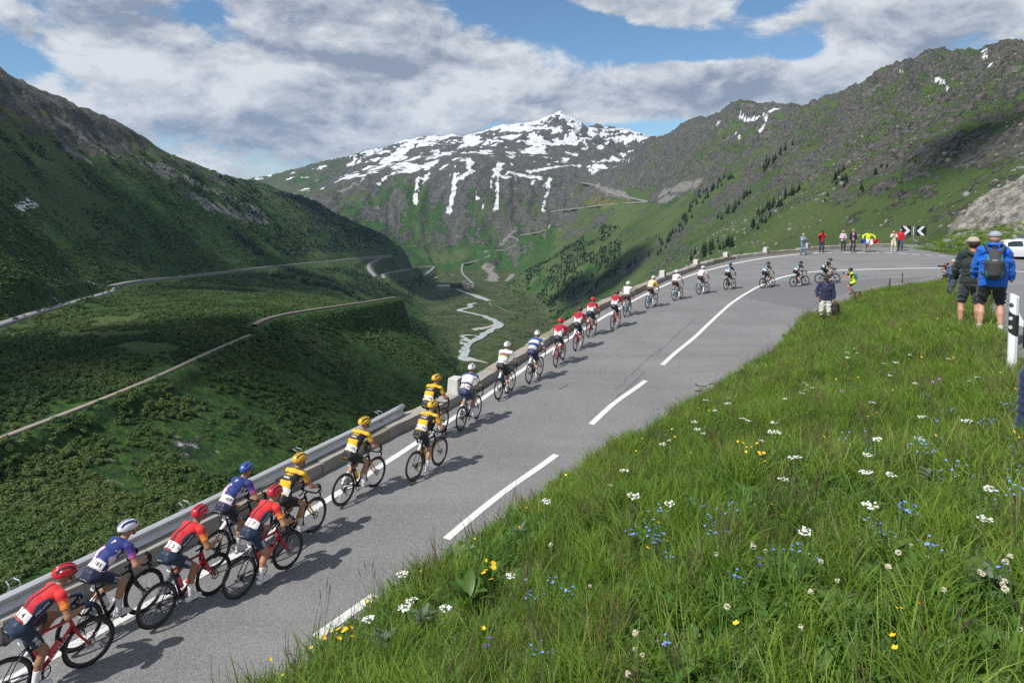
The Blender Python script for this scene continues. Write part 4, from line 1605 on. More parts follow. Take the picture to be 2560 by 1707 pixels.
def wheel_meshes():
    mb = MB()
    ring = [(WR - 0.014) * np.array((math.cos(a), 0, math.sin(a))) for a in np.linspace(0, 2 * math.pi, 41)[:-1]]
    mb.tube([Vector(p) for p in ring], 0.0145, 8, closed=True)
    tyre = mb.mesh('tyre', rubber, True)
    mb = MB()
    for s in (-1, 1):
        ring = [Vector(((WR - 0.022) * math.cos(a), s * 0.010, (WR - 0.022) * math.sin(a))) for a in np.linspace(0, 2 * math.pi, 41)[:-1]]
        mb.tube(ring, 0.0062, 5, closed=True)
    wallm = mb.mesh('sidewall', tan, True)
    mb = MB()
    prof = [(WR - 0.026, 0.0115), (WR - 0.036, 0.0125), (WR - 0.062, 0.007), (WR - 0.070, 0.0), (WR - 0.062, -0.007), (WR - 0.036, -0.0125), (WR - 0.026, -0.0115)]
    M = Matrix.Rotation(math.pi / 2, 4, 'X')
    mb.lathe(prof + [prof[0]], 40, M, cap=False)
    rim_ = mb.mesh('wheel', carbon, True)
    mb = MB()
    for k in range(22):
        a = 2 * math.pi * k / 22
        s = 1 if k % 2 else -1
        h_ = Vector((0.02 * math.cos(a + s * 1.0), s * 0.032, 0.02 * math.sin(a + s * 1.0)))
        e_ = Vector(((WR - 0.066) * math.cos(a), 0, (WR - 0.066) * math.sin(a)))
        mb.tube([h_, e_], 0.0017, 3, cap=False)
    spk = mb.mesh('spokes', steel)
    mb = MB()
    mb.lathe([(0.010, -0.055), (0.012, -0.04), (0.023, -0.034), (0.014, -0.028), (0.013, 0.02), (0.024, 0.034), (0.012, 0.04), (0.010, 0.055)], 12, M)
    hub = mb.mesh('hub', groupset, True)
    mb = MB()
    mb.lathe([(0.045, 0.043), (0.070, 0.043), (0.070, 0.0455), (0.045, 0.0455), (0.045, 0.043)], 20, M, cap=False)
    disc = mb.mesh('brake_disc', steel)
    return tyre, wallm, rim_, spk, hub, disc


TYRE, SIDEWALL, RIM_ME, SPOKES, HUB, DISC = wheel_meshes()


def arc_tube(mb, pts, r, n=7, m=0):
    P = smooth_curve3(pts)
    mb.tube(P, r, n, m)


def smooth_curve3(pts, k=5):
    P = [Vector(p) for p in pts]
    out = []
    for i in range(len(P) - 1):
        p0, p1, p2, p3 = P[max(i - 1, 0)], P[i], P[i + 1], P[min(i + 2, len(P) - 1)]
        for j in range(k):
            t_ = j / k
            out.append(0.5 * ((2 * p1) + (p2 - p0) * t_ + (2 * p0 - 5 * p1 + 4 * p2 - p3) * t_ ** 2 + (3 * p1 - p0 - 3 * p2 + p3) * t_ ** 3))
    out.append(P[-1])
    return out


def frame_parts():
    HT0, HT1 = Vector((0.325, 0, 0.655)), Vector((0.285, 0, 0.80))     # head tube
    ST = Vector((BBX - 0.142, 0, BBZ + 0.48))                            # seat cluster
    BB = Vector((BBX, 0, BBZ))
    RH, FH = Vector((-HB, 0, WR)), Vector((HB, 0, WR))
    fl = ((0, 1, 0), 0.62)
    fr, rr = MB(), MB()
    fr.tube([HT0 + Vector((0.005, 0, -0.02)), HT1 + Vector((-0.004, 0, 0.015))], [0.027, 0.023], 10)
    fr.tube([BB, BB.lerp(HT0, 0.5), HT0 + Vector((-0.01, 0, 0.02))], [0.033, 0.031, 0.028], 10, flat=fl)
    fr.tube([ST, ST.lerp(HT1, 0.5), HT1 + Vector((0, 0, -0.02))], [0.019, 0.020, 0.023], 10, flat=fl)
    rr.tube([BB, ST + (ST - BB).normalized() * 0.02], [0.025, 0.02], 10, flat=fl)
    for s in (-1, 1):
        rr.tube([BB + Vector((-0.03, s * 0.03, 0)), Vector((-0.2, s * 0.045, 0.29)), RH + Vector((0, s * 0.06, 0))], [0.014, 0.012, 0.009], 8)
        rr.tube([ST.lerp(BB, 0.16) + Vector((0, s * 0.012, 0)), Vector((-0.36, s * 0.045, 0.55)), RH + Vector((0.005, s * 0.06, 0.005))], [0.010, 0.008, 0.008], 8)
    rr.lathe([(0.024, -0.042), (0.026, -0.03), (0.026, 0.03), (0.024, 0.042)], 12, Matrix.Translation(BB) @ Matrix.Rotation(math.pi / 2, 4, 'X'))
    fk = MB()
    fk.tube([HT0 + Vector((0.004, 0, -0.012)), HT0 + Vector((0.012, 0, -0.045))], [0.027, 0.030], 10)
    for s in (-1, 1):
        fk.tube([HT0 + Vector((0.010, s * 0.024, -0.035)), Vector((0.375, s * 0.052, 0.52)), Vector((0.44, s * 0.058, 0.41)), FH + Vector((0, s * 0.058, 0))], [0.022, 0.018, 0.014, 0.009], 8, flat=((0, 1, 0), 0.6))
    sp_ = MB()
    top = ST + (ST - BB).normalized() * 0.20
    sp_.tube([ST, top], 0.0135, 8)
    sp_.box(top + Vector((0, 0, 0.012)), (0.05, 0.03, 0.02))
    sd_ = MB()
    sx, sz = top.x, top.z + 0.034
    prof = [(-0.135, 0.066, 0.010), (-0.115, 0.072, 0.004), (-0.06, 0.060, -0.002), (0.0, 0.034, 0.002), (0.07, 0.021, 0.002), (0.13, 0.017, -0.004), (0.14, 0.010, -0.012)]
    V, F = [], []
    for x, w, z in prof:
        for y, dz in ((-1, -0.030), (-1.0, -0.012), (-0.75, 0), (0, 0.004 if x > 0 else -0.003), (0.75, 0), (1.0, -0.012), (1, -0.030)):
            V.append((sx + x, y * w, sz + z + dz))
    F = [tuple(q) for q in grid_faces(len(prof), 7)]
    F += [tuple(range(7)), tuple(range(len(V) - 7, len(V)))[::-1]]
    sd_.add(V, F)
    hb_ = MB()
    C = Vector((0.352, 0, 0.868))
    hb_.tube([HT1 + Vector((-0.004, 0, 0.01)), Vector((0.272, 0, 0.845)), C], [0.02, 0.019, 0.016], 8)
    for s in (-1, 1):
        arc_tube(hb_, [C, C + Vector((0.005, s * 0.10, 0.002)), C + Vector((0.015, s * 0.185, 0)), C + Vector((0.055, s * 0.203, -0.002)), C + Vector((0.105, s * 0.208, -0.03)),
                       C + Vector((0.108, s * 0.212, -0.085)), C + Vector((0.06, s * 0.215, -0.125)), C + Vector((-0.01, s * 0.217, -0.132))], 0.0145)
    lv = []
    for s in (-1, 1):
        m_ = MB()
        m_.tube([C + Vector((0.06, s * 0.205, 0.004)), C + Vector((0.10, s * 0.208, 0.022)), C + Vector((0.128, s * 0.208, 0.052)), C + Vector((0.120, s * 0.208, 0.075))], [0.016, 0.019, 0.018, 0.010], 8)
        m_.tube([C + Vector((0.125, s * 0.21, 0.045)), C + Vector((0.145, s * 0.212, 0.0)), C + Vector((0.125, s * 0.214, -0.055))], [0.008, 0.008, 0.005], 6)
        lv.append(m_)
    cs = MB()
    Mx = Matrix.Rotation(math.pi / 2, 4, 'X')
    cs.lathe([(0.092, 0.043), (0.106, 0.045), (0.106, 0.049), (0.092, 0.049), (0.092, 0.043)], 28, Mx, cap=False)
    for a in range(4):
        an = a * math.pi / 2 + 0.4
        cs.tube([(0.02 * math.cos(an), -0.046, 0.02 * math.sin(an)), (0.095 * math.cos(an), -0.046, 0.095 * math.sin(an))], 0.007, 5)
    cs.lathe([(0.018, -0.07), (0.018, 0.07)], 10, Mx)
    arm = MB()
    arm.tube([(0, -0.066, 0), (0.1725, -0.074, 0)], [0.014, 0.010], 8)
    ped = MB()
    ped.box((0, -0.118, 0), (0.085, 0.06, 0.014))
    ped.tube([(0, -0.074, 0), (0, -0.10, 0)], 0.006, 6)
    cas = MB()
    for k, r_ in enumerate((0.05, 0.043, 0.036, 0.03, 0.025)):
        cas.lathe([(r_, 0.018 + k * 0.005), (r_, 0.021 + k * 0.005)], 18, Matrix.Translation((-HB, 0, WR)) @ Mx)
    cas.tube([(-HB + 0.01, -0.05, WR - 0.03), (-HB + 0.03, -0.048, WR - 0.07), (-HB + 0.05, -0.042, WR - 0.14)], [0.014, 0.010, 0.008], 6)
    cas.tube([(BBX, -0.046, BBZ + 0.104), (-HB, -0.034, WR + 0.04)], 0.004, 4)
    cas.tube([(BBX, -0.046, BBZ - 0.104), (-HB + 0.05, -0.040, WR - 0.15)], 0.004, 4)
    bot = []
    for a_, b_ in ((BB.lerp(HT0, 0.30) + Vector((-0.028, 0, 0.045)), BB.lerp(HT0, 0.64) + Vector((-0.028, 0, 0.045))), (BB.lerp(ST, 0.28) + Vector((0.05, 0, 0.012)), BB.lerp(ST, 0.70) + Vector((0.05, 0, 0.012)))):
        q, k_ = MB(), MB()
        q.tube([a_, a_.lerp(b_, 0.55), a_.lerp(b_, 0.62), a_.lerp(b_, 0.70), b_], [0.034, 0.036, 0.031, 0.036, 0.034], 12)
        d_ = (b_ - a_).normalized()
        k_.tube([b_ + d_ * 0.001, b_ + d_ * 0.02, b_ + d_ * 0.022, b_ + d_ * 0.04], [0.034, 0.026, 0.013, 0.010], 12)
        bot.append((q, k_))
    pl = MB()
    pl.box(ST + Vector((-0.055, 0, 0.06)), (0.004, 0.075, 0.085), 0, Matrix.Rotation(0.3, 3, 'Y'))
    return dict(front=fr, rear=rr, fork=fk, seatpost=sp_, saddle=sd_, bar=hb_, levers=lv, crank=cs, arm=arm, pedal=ped, cass=cas, bottles=bot, plate=pl)


FP = frame_parts()
_bk = {}


def bike_mesh(key, mb, m, smooth=True):
    k = (key, m.name)
    if k not in _bk:
        _bk[k] = mb.mesh(key, m, smooth)
    return _bk[k]


def make_bike(label, loc, rot, front, rear, fork, tan_wall=False, crank=0.0, bottle_col=(0.75, 0.75, 0.75), bar=None, group='racing bicycles in the line', saddle=None, plate=True, bottle=True):
    """front / rear / fork: paint materials"""
    root = thing('bicycle', label, 'bicycle', loc, rot, group)
    root.rotation_mode = 'XYZ'
    fo = new_obj('frame', bike_mesh('frame', FP['front'], front), None, root)
    new_obj('rear_triangle', bike_mesh('rear_triangle', FP['rear'], rear), None, fo)
    new_obj('fork', bike_mesh('fork', FP['fork'], fork), None, root)
    new_obj('seatpost', bike_mesh('seatpost', FP['seatpost'], carbon), None, root)
    o = new_obj('saddle', bike_mesh('saddle', FP['saddle'], saddle or tape), None, root)
    hb_ = new_obj('handlebar', bike_mesh('handlebar', FP['bar'], bar or tape), None, root)
    for k in (0, 1):
        new_obj('brake_lever', bike_mesh('brake_lever_%d' % k, FP['levers'][k], tape), None, hb_)
    for x in (-HB, HB):
        w = new_obj('wheel', RIM_ME, None, root, (x, 0, WR), (0, random.Random(label + str(x)).uniform(0, 6.2), 0))
        new_obj('tyre', TYRE, None, w)
        if tan_wall:
            new_obj('sidewall', SIDEWALL, None, w)
        kind(new_obj('spokes', SPOKES, None, w), 'stuff')
        new_obj('hub', HUB, None, w)
        new_obj('brake_disc', DISC, None, w)
    cr = new_obj('crankset', bike_mesh('crankset', FP['crank'], groupset), None, root, (BBX, 0, BBZ), (0, crank, 0))
    for s, a in ((0, 0.0), (1, math.pi)):
        M = Matrix.Rotation(a, 4, 'Y') @ Matrix.Diagonal((1, -1 if s else 1, 1, 1))
        ao = new_obj('crank_arm', bike_mesh('crank_arm', FP['arm'], groupset), None, cr)
        ao.matrix_local = M
        po = new_obj('pedal', bike_mesh('pedal', FP['pedal'], groupset), None, cr)
        po.matrix_local = Matrix.Rotation(a, 4, 'Y') @ Matrix.Translation((0.1725, 0, 0)) @ Matrix.Rotation(-a - crank, 4, 'Y') @ Matrix.Diagonal((1, -1 if s else 1, 1, 1))
    new_obj('derailleur', bike_mesh('derailleur', FP['cass'], groupset, False), None, root)
    if bottle:
        bm = mat('bottle_%02x%02x%02x' % tuple(int(255 * c) for c in bottle_col), bottle_col, 0.4, var=0.05)
        for k, (q, c_) in enumerate(FP['bottles']):
            bo = new_obj('bottle', bike_mesh('bottle_%d' % k, q, bm), None, root)
            new_obj('bottle_cap', bike_mesh('bottle_cap_%d' % k, c_, tape), None, bo)
    if plate:
        new_obj('number_plate', bike_mesh('number_plate', FP['plate'], mat('plate_white', (0.75, 0.75, 0.74), 0.5, var=0.05), False), None, root)
    return root


# ================================================================== RIDERS
NAVY, INK, WHITE = (0.012, 0.028, 0.062), (0.012, 0.013, 0.018), (0.72, 0.72, 0.72)
RED, ORANGE, YELLOW = (0.55, 0.018, 0.022), (0.75, 0.13, 0.02), (0.72, 0.42, 0.02)
BLUE, PURPLE, PINK = (0.025, 0.045, 0.30), (0.075, 0.035, 0.26), (0.60, 0.22, 0.42)
SKIN1, SKIN2 = (0.44, 0.235, 0.15), (0.33, 0.165, 0.10)


def lerp3(a, b_, w):
    return np.array(a)[None] * (1 - w[:, None]) + np.array(b_)[None] * w[:, None]


def put(c, m, col):
    c[m] = np.array(col)
    return c


def kit_red(J):
    c = np.tile(RED, (len(J['u']), 1))
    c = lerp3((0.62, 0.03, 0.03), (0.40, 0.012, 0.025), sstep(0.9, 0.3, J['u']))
    c = put(c, (np.abs(J['y']) < 0.016) & J['back'] & (J['u'] > 0.30), INK)
    c = put(c, (np.abs(J['y']) > 0.122 + 0.02 * J['u']) & (J['u'] < 0.74) & ~J['arm'], NAVY)
    a = J['arm']
    c[a] = lerp3((0.60, 0.03, 0.03), (0.80, 0.17, 0.03), sstep(0.1, 0.5, J['t'][a]))
    c[a] = np.where((fbm(J['y'][a] * 40, J['z'][a] * 40, 3, 3) > 0.56)[:, None], np.array((0.85, 0.33, 0.06)), c[a])
    return put(c, (fbm(J['x'] * 16, J['z'] * 16, 3, 8) > 0.60) & (J['u'] > 0.75) & ~a, (0.20, 0.01, 0.03))


def kit_blue(J):
    w = fbm(J['x'] * 7 + 3, J['y'] * 9, 3, 5)
    c = lerp3((0.014, 0.036, 0.165), (0.034, 0.030, 0.16), sstep(0.4, 0.75, w))
    cl = fbm(J['x'] * 11, J['y'] * 11 + J['z'] * 5, 4, 15) + (0.36 - J['u']) * 0.55
    c = np.where((cl > 0.56)[:, None], np.array((0.52, 0.34, 0.55)), c)
    c = np.where((cl > 0.64)[:, None], np.array((0.75, 0.66, 0.74)), c)
    a = J['arm']
    c[a] = lerp3(PURPLE, (0.55, 0.12, 0.34), sstep(0.25, 0.62, J['t'][a]))
    return c


def kit_yellow(J):
    c = np.tile(YELLOW, (len(J['u']), 1)).astype(float)
    tt = np.abs(J['y']) * 0.25
    c = put(c, (J['u'] > 0.50 + tt) & (J['u'] < 0.80 + tt) & J['back'] & ~J['arm'], INK)
    c = put(c, (np.abs(J['y']) > 0.125) & (J['u'] < 0.74) & ~J['arm'], INK)
    c = put(c, J['arm'] & (J['t'] > 0.53), (0.60, 0.10, 0.12))
    return put(c, J['u'] > 0.97, INK)


def kit_white_blue(J):
    c = np.tile(WHITE, (len(J['u']), 1)).astype(float)
    b_ = (0.03, 0.06, 0.22)
    c = put(c, (J['u'] > 0.86) & J['back'], b_)
    c = put(c, (J['u'] < 0.40 + (fbm(J['y'] * 14, J['u'] * 9, 3, 4) - 0.5) * 0.16) & ~J['arm'], (0.022, 0.045, 0.15))
    c = put(c, J['arm'] & (J['t'] > 0.48), b_)
    return put(c, (fbm(J['x'] * 20, J['y'] * 20, 2, 7) > 0.62) & (J['u'] < 0.44) & ~J['arm'], (0.35, 0.05, 0.20))


def kit_blue_white(J):
    c = kit_white_blue(J)
    c = put(c, (J['u'] > 0.76) & ~J['arm'], (0.025, 0.075, 0.30))
    return put(c, (J['u'] < 0.50) & ~J['arm'], (0.025, 0.065, 0.26))


def kit_bands(J):
    c = np.tile((0.76, 0.76, 0.76), (len(J['u']), 1)).astype(float)
    u = J['u'] - 0.25 * J['y']
    for lo, col in ((0.66, (0.02, 0.13, 0.42)), (0.61, (0.62, 0.02, 0.03)), (0.56, INK), (0.51, (0.68, 0.45, 0.03)), (0.46, (0.02, 0.30, 0.08))):
        c = put(c, (J['u'] > lo) & (J['u'] < lo + 0.05) & ~J['arm'], col)
    return put(c, J['u'] > 0.97, (0.3, 0.3, 0.35))


def kit_crimson(J):
    c = np.tile((0.36, 0.012, 0.035), (len(J['u']), 1)).astype(float)
    c = put(c, (J['u'] < 0.42) & (np.abs(J['y']) > 0.05) & ~J['arm'], WHITE)
    c = put(c, (np.abs(J['y']) > 0.13) & (J['u'] < 0.66) & ~J['arm'], WHITE)
    return put(c, J['arm'], (0.58, 0.02, 0.03))


def kit_white(J):
    c = np.tile((0.74, 0.72, 0.74), (len(J['u']), 1)).astype(float)
    return put(c, (fbm(J['x'] * 34, J['y'] * 30 + J['z'] * 20, 2, 12) > 0.62) & (J['u'] > 0.35), (0.55, 0.26, 0.36))


def kit_leader(J):
    c = np.tile((0.72, 0.42, 0.03), (len(J['u']), 1)).astype(float)
    return put(c, (J['u'] > 0.42) & J['back'] & (np.abs(J['y']) < 0.12) & ~J['arm'], (0.74, 0.68, 0.62))


def kit_black(J):
    c = np.tile((0.014, 0.015, 0.018), (len(J['u']), 1)).astype(float)
    c = put(c, (np.abs(J['y'] - 0.02) < 0.05) & (J['u'] > 0.62) & (J['u'] < 0.9) & J['back'] & ~J['arm'], (0.08, 0.36, 0.50))
    c = put(c, (fbm(J['x'] * 16, J['y'] * 13, 2, 3) > 0.60) & (J['u'] < 0.6) & (J['u'] > 0.3) & J['back'] & ~J['arm'], (0.40, 0.50, 0.58))
    return c


def team_mats():
    g = {}
    g['red_front'] = mat('frame_red', (0.52, 0.012, 0.02), 0.3, var=0.08, coat=0.5)
    g['navy'] = mat('frame_navy', (0.012, 0.02, 0.045), 0.3, var=0.15, coat=0.5)
    g['black'] = mat('frame_black', (0.014, 0.014, 0.016), 0.3, var=0.15, coat=0.4)
    g['yellow'] = mat('frame_yellow', (0.70, 0.40, 0.015), 0.3, var=0.05, coat=0.4)
    g['sky'] = mat('frame_sky', (0.16, 0.42, 0.60), 0.3, var=0.08, coat=0.4)
    g['white'] = mat('frame_white', (0.7, 0.7, 0.7), 0.3, var=0.05, coat=0.4)
    g['cobalt'] = mat('frame_cobalt', (0.03, 0.12, 0.55), 0.3, var=0.05, coat=0.4)
    g['bar_red'] = mat('bar_red', (0.60, 0.02, 0.02), 0.5, var=0.08)
    return g


TM = team_mats()
TEAMS = {
    'red': dict(kit=kit_red, shorts=NAVY, sock=WHITE, shoe=(0.72, 0.72, 0.74), helmet=((0.58, 0.015, 0.03), (0.50, 0.01, 0.02), (0.02, 0.02, 0.024)), glove=NAVY, bike=('red_front', 'navy', 'red_front'), tan=False, bottle=(0.7, 0.1, 0.12)),
    'blue': dict(kit=kit_blue, shorts=(0.014, 0.018, 0.05), sock=WHITE, shoe=(0.72, 0.72, 0.74), helmet=((0.72, 0.72, 0.74), (0.03, 0.08, 0.38), (0.02, 0.03, 0.08)), glove=INK, bike=('black', 'black', 'black'), tan=False, bottle=(0.7, 0.72, 0.75)),
    'yellow': dict(kit=kit_yellow, shorts=INK, sock=WHITE, shoe=(0.72, 0.72, 0.74), helmet=(YELLOW, (0.70, 0.40, 0.02), INK), glove=INK, bike=('black', 'black', 'yellow'), tan=True, bottle=(0.72, 0.45, 0.05)),
    'white_blue': dict(kit=kit_white_blue, shorts=(0.022, 0.036, 0.105), sock=WHITE, shoe=(0.72, 0.72, 0.74), helmet=((0.74, 0.74, 0.74), (0.68, 0.68, 0.68), (0.03, 0.03, 0.035)), glove=INK, bike=('black', 'navy', 'black'), tan=True, bottle=(0.7, 0.72, 0.78)),
    'blue_white': dict(kit=kit_blue_white, shorts=(0.018, 0.03, 0.09), sock=WHITE, shoe=(0.72, 0.72, 0.74), helmet=((0.74, 0.74, 0.74), (0.68, 0.68, 0.68), (0.03, 0.03, 0.035)), glove=INK, bike=('navy', 'navy', 'black'), tan=True, bottle=(0.7, 0.72, 0.78)),
    'bands': dict(kit=kit_bands, shorts=INK, sock=WHITE, shoe=(0.03, 0.03, 0.035), helmet=((0.76, 0.76, 0.76), (0.70, 0.70, 0.60), (0.10, 0.12, 0.05)), glove=None, bike=('navy', 'black', 'black'), tan=True, bottle=(0.05, 0.2, 0.6)),
    'crimson': dict(kit=kit_crimson, shorts=(0.014, 0.02, 0.045), sock=WHITE, shoe=(0.70, 0.70, 0.72), helmet=((0.60, 0.02, 0.025), (0.55, 0.02, 0.02), INK), glove=(0.25, 0.01, 0.02), bike=('red_front', 'red_front', 'red_front'), tan=False, bottle=(0.72, 0.72, 0.72)),
    'white': dict(kit=kit_white, shorts=(0.075, 0.036, 0.020), sock=WHITE, shoe=(0.70, 0.70, 0.72), helmet=((0.76, 0.76, 0.76), (0.72, 0.72, 0.72), (0.12, 0.12, 0.13)), glove=(0.2, 0.22, 0.25), bike=('sky', 'sky', 'sky'), tan=False, bottle=(0.68, 0.72, 0.75)),
    'leader': dict(kit=kit_leader, shorts=(0.075, 0.036, 0.020), sock=WHITE, shoe=(0.70, 0.70, 0.72), helmet=((0.74, 0.72, 0.66), (0.70, 0.66, 0.55), (0.16, 0.14, 0.12)), glove=(0.2, 0.22, 0.25), bike=('sky', 'sky', 'sky'), tan=False, bottle=(0.68, 0.72, 0.75)),
    'black': dict(kit=kit_black, shorts=(0.016, 0.018, 0.024), sock=(0.05, 0.06, 0.08), shoe=(0.68, 0.68, 0.70), helmet=((0.014, 0.015, 0.02), (0.08, 0.34, 0.46), (0.01, 0.01, 0.012)), glove=INK, bike=('black', 'black', 'black'), tan=False, bottle=(0.3, 0.4, 0.5)),
}
bib_m = mat('number_cloth', (0.74, 0.74, 0.73), 0.6, var=0.05)
glass_m = mat('sunglass_lens', (0.02, 0.02, 0.025), 0.12, var=0.05, spec=0.6)


def make_rider(label, team, loc, rot, crank, h=0.013, back=44.0, skin=SKIN1, look=0.0, number=None, group='racers in the line', glove=True, seed=0, marks=(), lat=0.0, hat=None):
    T_ = TEAMS[team]
    root = thing('person', label, 'cyclist', loc, rot, group)
    hipc = np.array((-0.275, 0, 1.015))
    ba = rad(back)
    ax = np.array((math.cos(ba), 0, math.sin(ba)))
    nrm = np.array((-math.sin(ba), 0, math.cos(ba)))
    neck = hipc + ax * 0.545
    mid = hipc + ax * 0.28 + nrm * 0.035
    sh = hipc + ax * 0.50 - nrm * 0.012
    P = [Prim('torso', hipc + np.array((0.0, 0, -0.01)), mid, 0.105, 0.108, 1.35), Prim('torso', mid, hipc + ax * 0.47 + nrm * 0.005, 0.110, 0.095, 1.55),
         Prim('torso', hipc + np.array((-0.045, 0.055, -0.03)), hipc + np.array((-0.03, 0.05, 0.02)), 0.085, 0.07), Prim('torso', hipc + np.array((-0.045, -0.055, -0.03)), hipc + np.array((-0.03, -0.05, 0.02)), 0.085, 0.07)]
    for s in (-1, 1):
        P.append(Prim('torso', sh + np.array((0, s * 0.05, 0.0)), sh + np.array((0, s * 0.165, -0.008)), 0.062, 0.060))
    hd = neck + np.array((0.115, 0, 0.135))
    cl, sl = math.cos(look), math.sin(look)

    def hp(x, y, z):
        return hd + np.array((x * cl - y * sl, x * sl + y * cl, z))
    P += [Prim('neck', neck - ax * 0.02, hp(-0.01, 0, -0.04), 0.058, 0.050),
          Prim('head', hp(-0.022, 0, 0.022), hp(0.022, 0, 0.025), 0.082, 0.080), Prim('head', hp(0.03, 0, -0.035), hp(0.058, 0, -0.085), 0.058, 0.034),
          Prim('head', hp(0.098, 0, 0.0), hp(0.108, 0, -0.022), 0.008, 0.013, k=0.012), Prim('head', hp(0.0, 0.083, -0.005), hp(-0.004, 0.086, 0.02), 0.012, 0.013, k=0.008), Prim('head', hp(0.0, -0.083, -0.005), hp(-0.004, -0.086, 0.02), 0.012, 0.013, k=0.008)]
    hands = []
    for s in (-1, 1):
        shj = sh + np.array((0.005, s * 0.178, -0.012))
        wr = np.array((0.405, s * 0.203, 0.985))
        el, wr = two_bone(shj, wr, 0.285, 0.255, (-0.35, s * 0.55, -0.75))
        d = (wr - shj)
        P += [Prim('uarm', shj, el, 0.053, 0.041), Prim('farm', el, el + (wr - el) * 0.35, 0.041, 0.042), Prim('farm', el + (wr - el) * 0.35, wr, 0.042, 0.026)]
        hands.append((s, wr, wr - el))
        ca = crank + (0 if s < 0 else math.pi)
        pd = np.array((BBX + 0.1725 * math.cos(ca), s * 0.115, BBZ - 0.1725 * math.sin(ca)))
        ank = pd + np.array((-0.085, 0.0, 0.120 - 0.02 * math.sin(ca)))
        hip = hipc + np.array((0.02, s * 0.085, -0.03))
        kn, ank = two_bone(hip, ank, 0.43, 0.425, (1, s * 0.06, 0.25))
        th = kn - hip
        P += [Prim('thigh', hip, hip + th * 0.45, 0.090, 0.078), Prim('thigh2', hip + th * 0.45, kn, 0.078, 0.054), Prim('shin', kn, kn + (ank - kn) * 0.35 + np.array((-0.018, 0, 0)), 0.052, 0.053),
              Prim('shin2', kn + (ank - kn) * 0.35 + np.array((-0.018, 0, 0)), ank, 0.053, 0.034)]
        toe = pd + np.array((0.085, 0, 0.035))
        P += [Prim('foot', ank + np.array((-0.035, 0, -0.055)), ank + (toe - ank) * 0.5 + np.array((0, 0, -0.012)), 0.034, 0.036, 0.95), Prim('foot', ank + (toe - ank) * 0.5 + np.array((0, 0, -0.012)), toe, 0.036, 0.026, 1.25), Prim('shin2b', ank, ank + np.array((0, 0, -0.02)), 0.034, 0.034)]

    def cover(nm, tt, V):
        g_ = np.full(len(nm), '', dtype='U12')
        g_[nm == 'torso'] = 'jersey'
        u = (V - hipc) @ ax
        low = (nm == 'torso') & (u < 0.035)
        g_[low] = 'shorts'
        g_[(nm == 'uarm') & (tt < 0.62)] = 'jersey'
        g_[nm == 'thigh'] = 'shorts'
        g_[(nm == 'thigh2') & (tt < 0.50)] = 'shorts'
        left = V[:, 1] > 0
        sk = ((nm == 'shin2') & (tt > 0.30)) | (nm == 'shin2b')
        g_[sk & left], g_[sk & ~left] = 'sock:l', 'sock:r'
        ft = nm == 'foot'
        g_[ft & left], g_[ft & ~left] = 'shoe:l', 'shoe:r'
        return g_

    def colour(g_, nm, tt, V, N):
        base = g_.split(':')[0]
        if base == 'jersey':
            u = np.clip(((V - hipc) @ ax) / 0.545, 0, 1)
            J = dict(u=u, x=V[:, 0], y=V[:, 1], z=V[:, 2], t=tt, arm=nm == 'uarm', back=(N @ nrm) > -0.1)
            return T_['kit'](J)
        return np.tile(np.array(T_[base], float), (len(V), 1))

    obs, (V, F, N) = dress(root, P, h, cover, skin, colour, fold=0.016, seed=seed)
    for s, wr, dr in hands:
        gl = glove and T_['glove'] is not None
        put_hand(root, wr, (0.9, -0.1 * s, -0.12), (0, -s * 0.75, -0.65), s, T_['glove'] if gl else skin, gl)
    hel = T_['helmet'] if hat is None else hat
    ho = new_obj('helmet', helmet_mesh(*hel, seed=seed), None, root)
    ho.location = hp(-0.012, 0, 0.040)
    ho.rotation_euler = (0, rad(2), look)
    solid(ho, 0.018, -1)
    mb = MB()
    mb.tube([hp(0.02, 0.085, 0.012), hp(0.07, 0.07, 0.008), hp(0.104, 0.03, 0.006), hp(0.108, 0, 0.006), hp(0.104, -0.03, 0.006), hp(0.07, -0.07, 0.008), hp(0.02, -0.085, 0.012)], [0.006, 0.016, 0.02, 0.017, 0.02, 0.016, 0.006], 8)
    mb.build('sunglasses', [glass_m], root, True)
    mb = MB()
    mb.tube([hp(0.01, 0.088, 0.02), hp(0.03, 0.07, -0.05), hp(0.045, 0.0, -0.118), hp(0.03, -0.07, -0.05), hp(0.01, -0.088, 0.02)], 0.006, 5)
    mb.build('chin_strap', [tape], root, True)
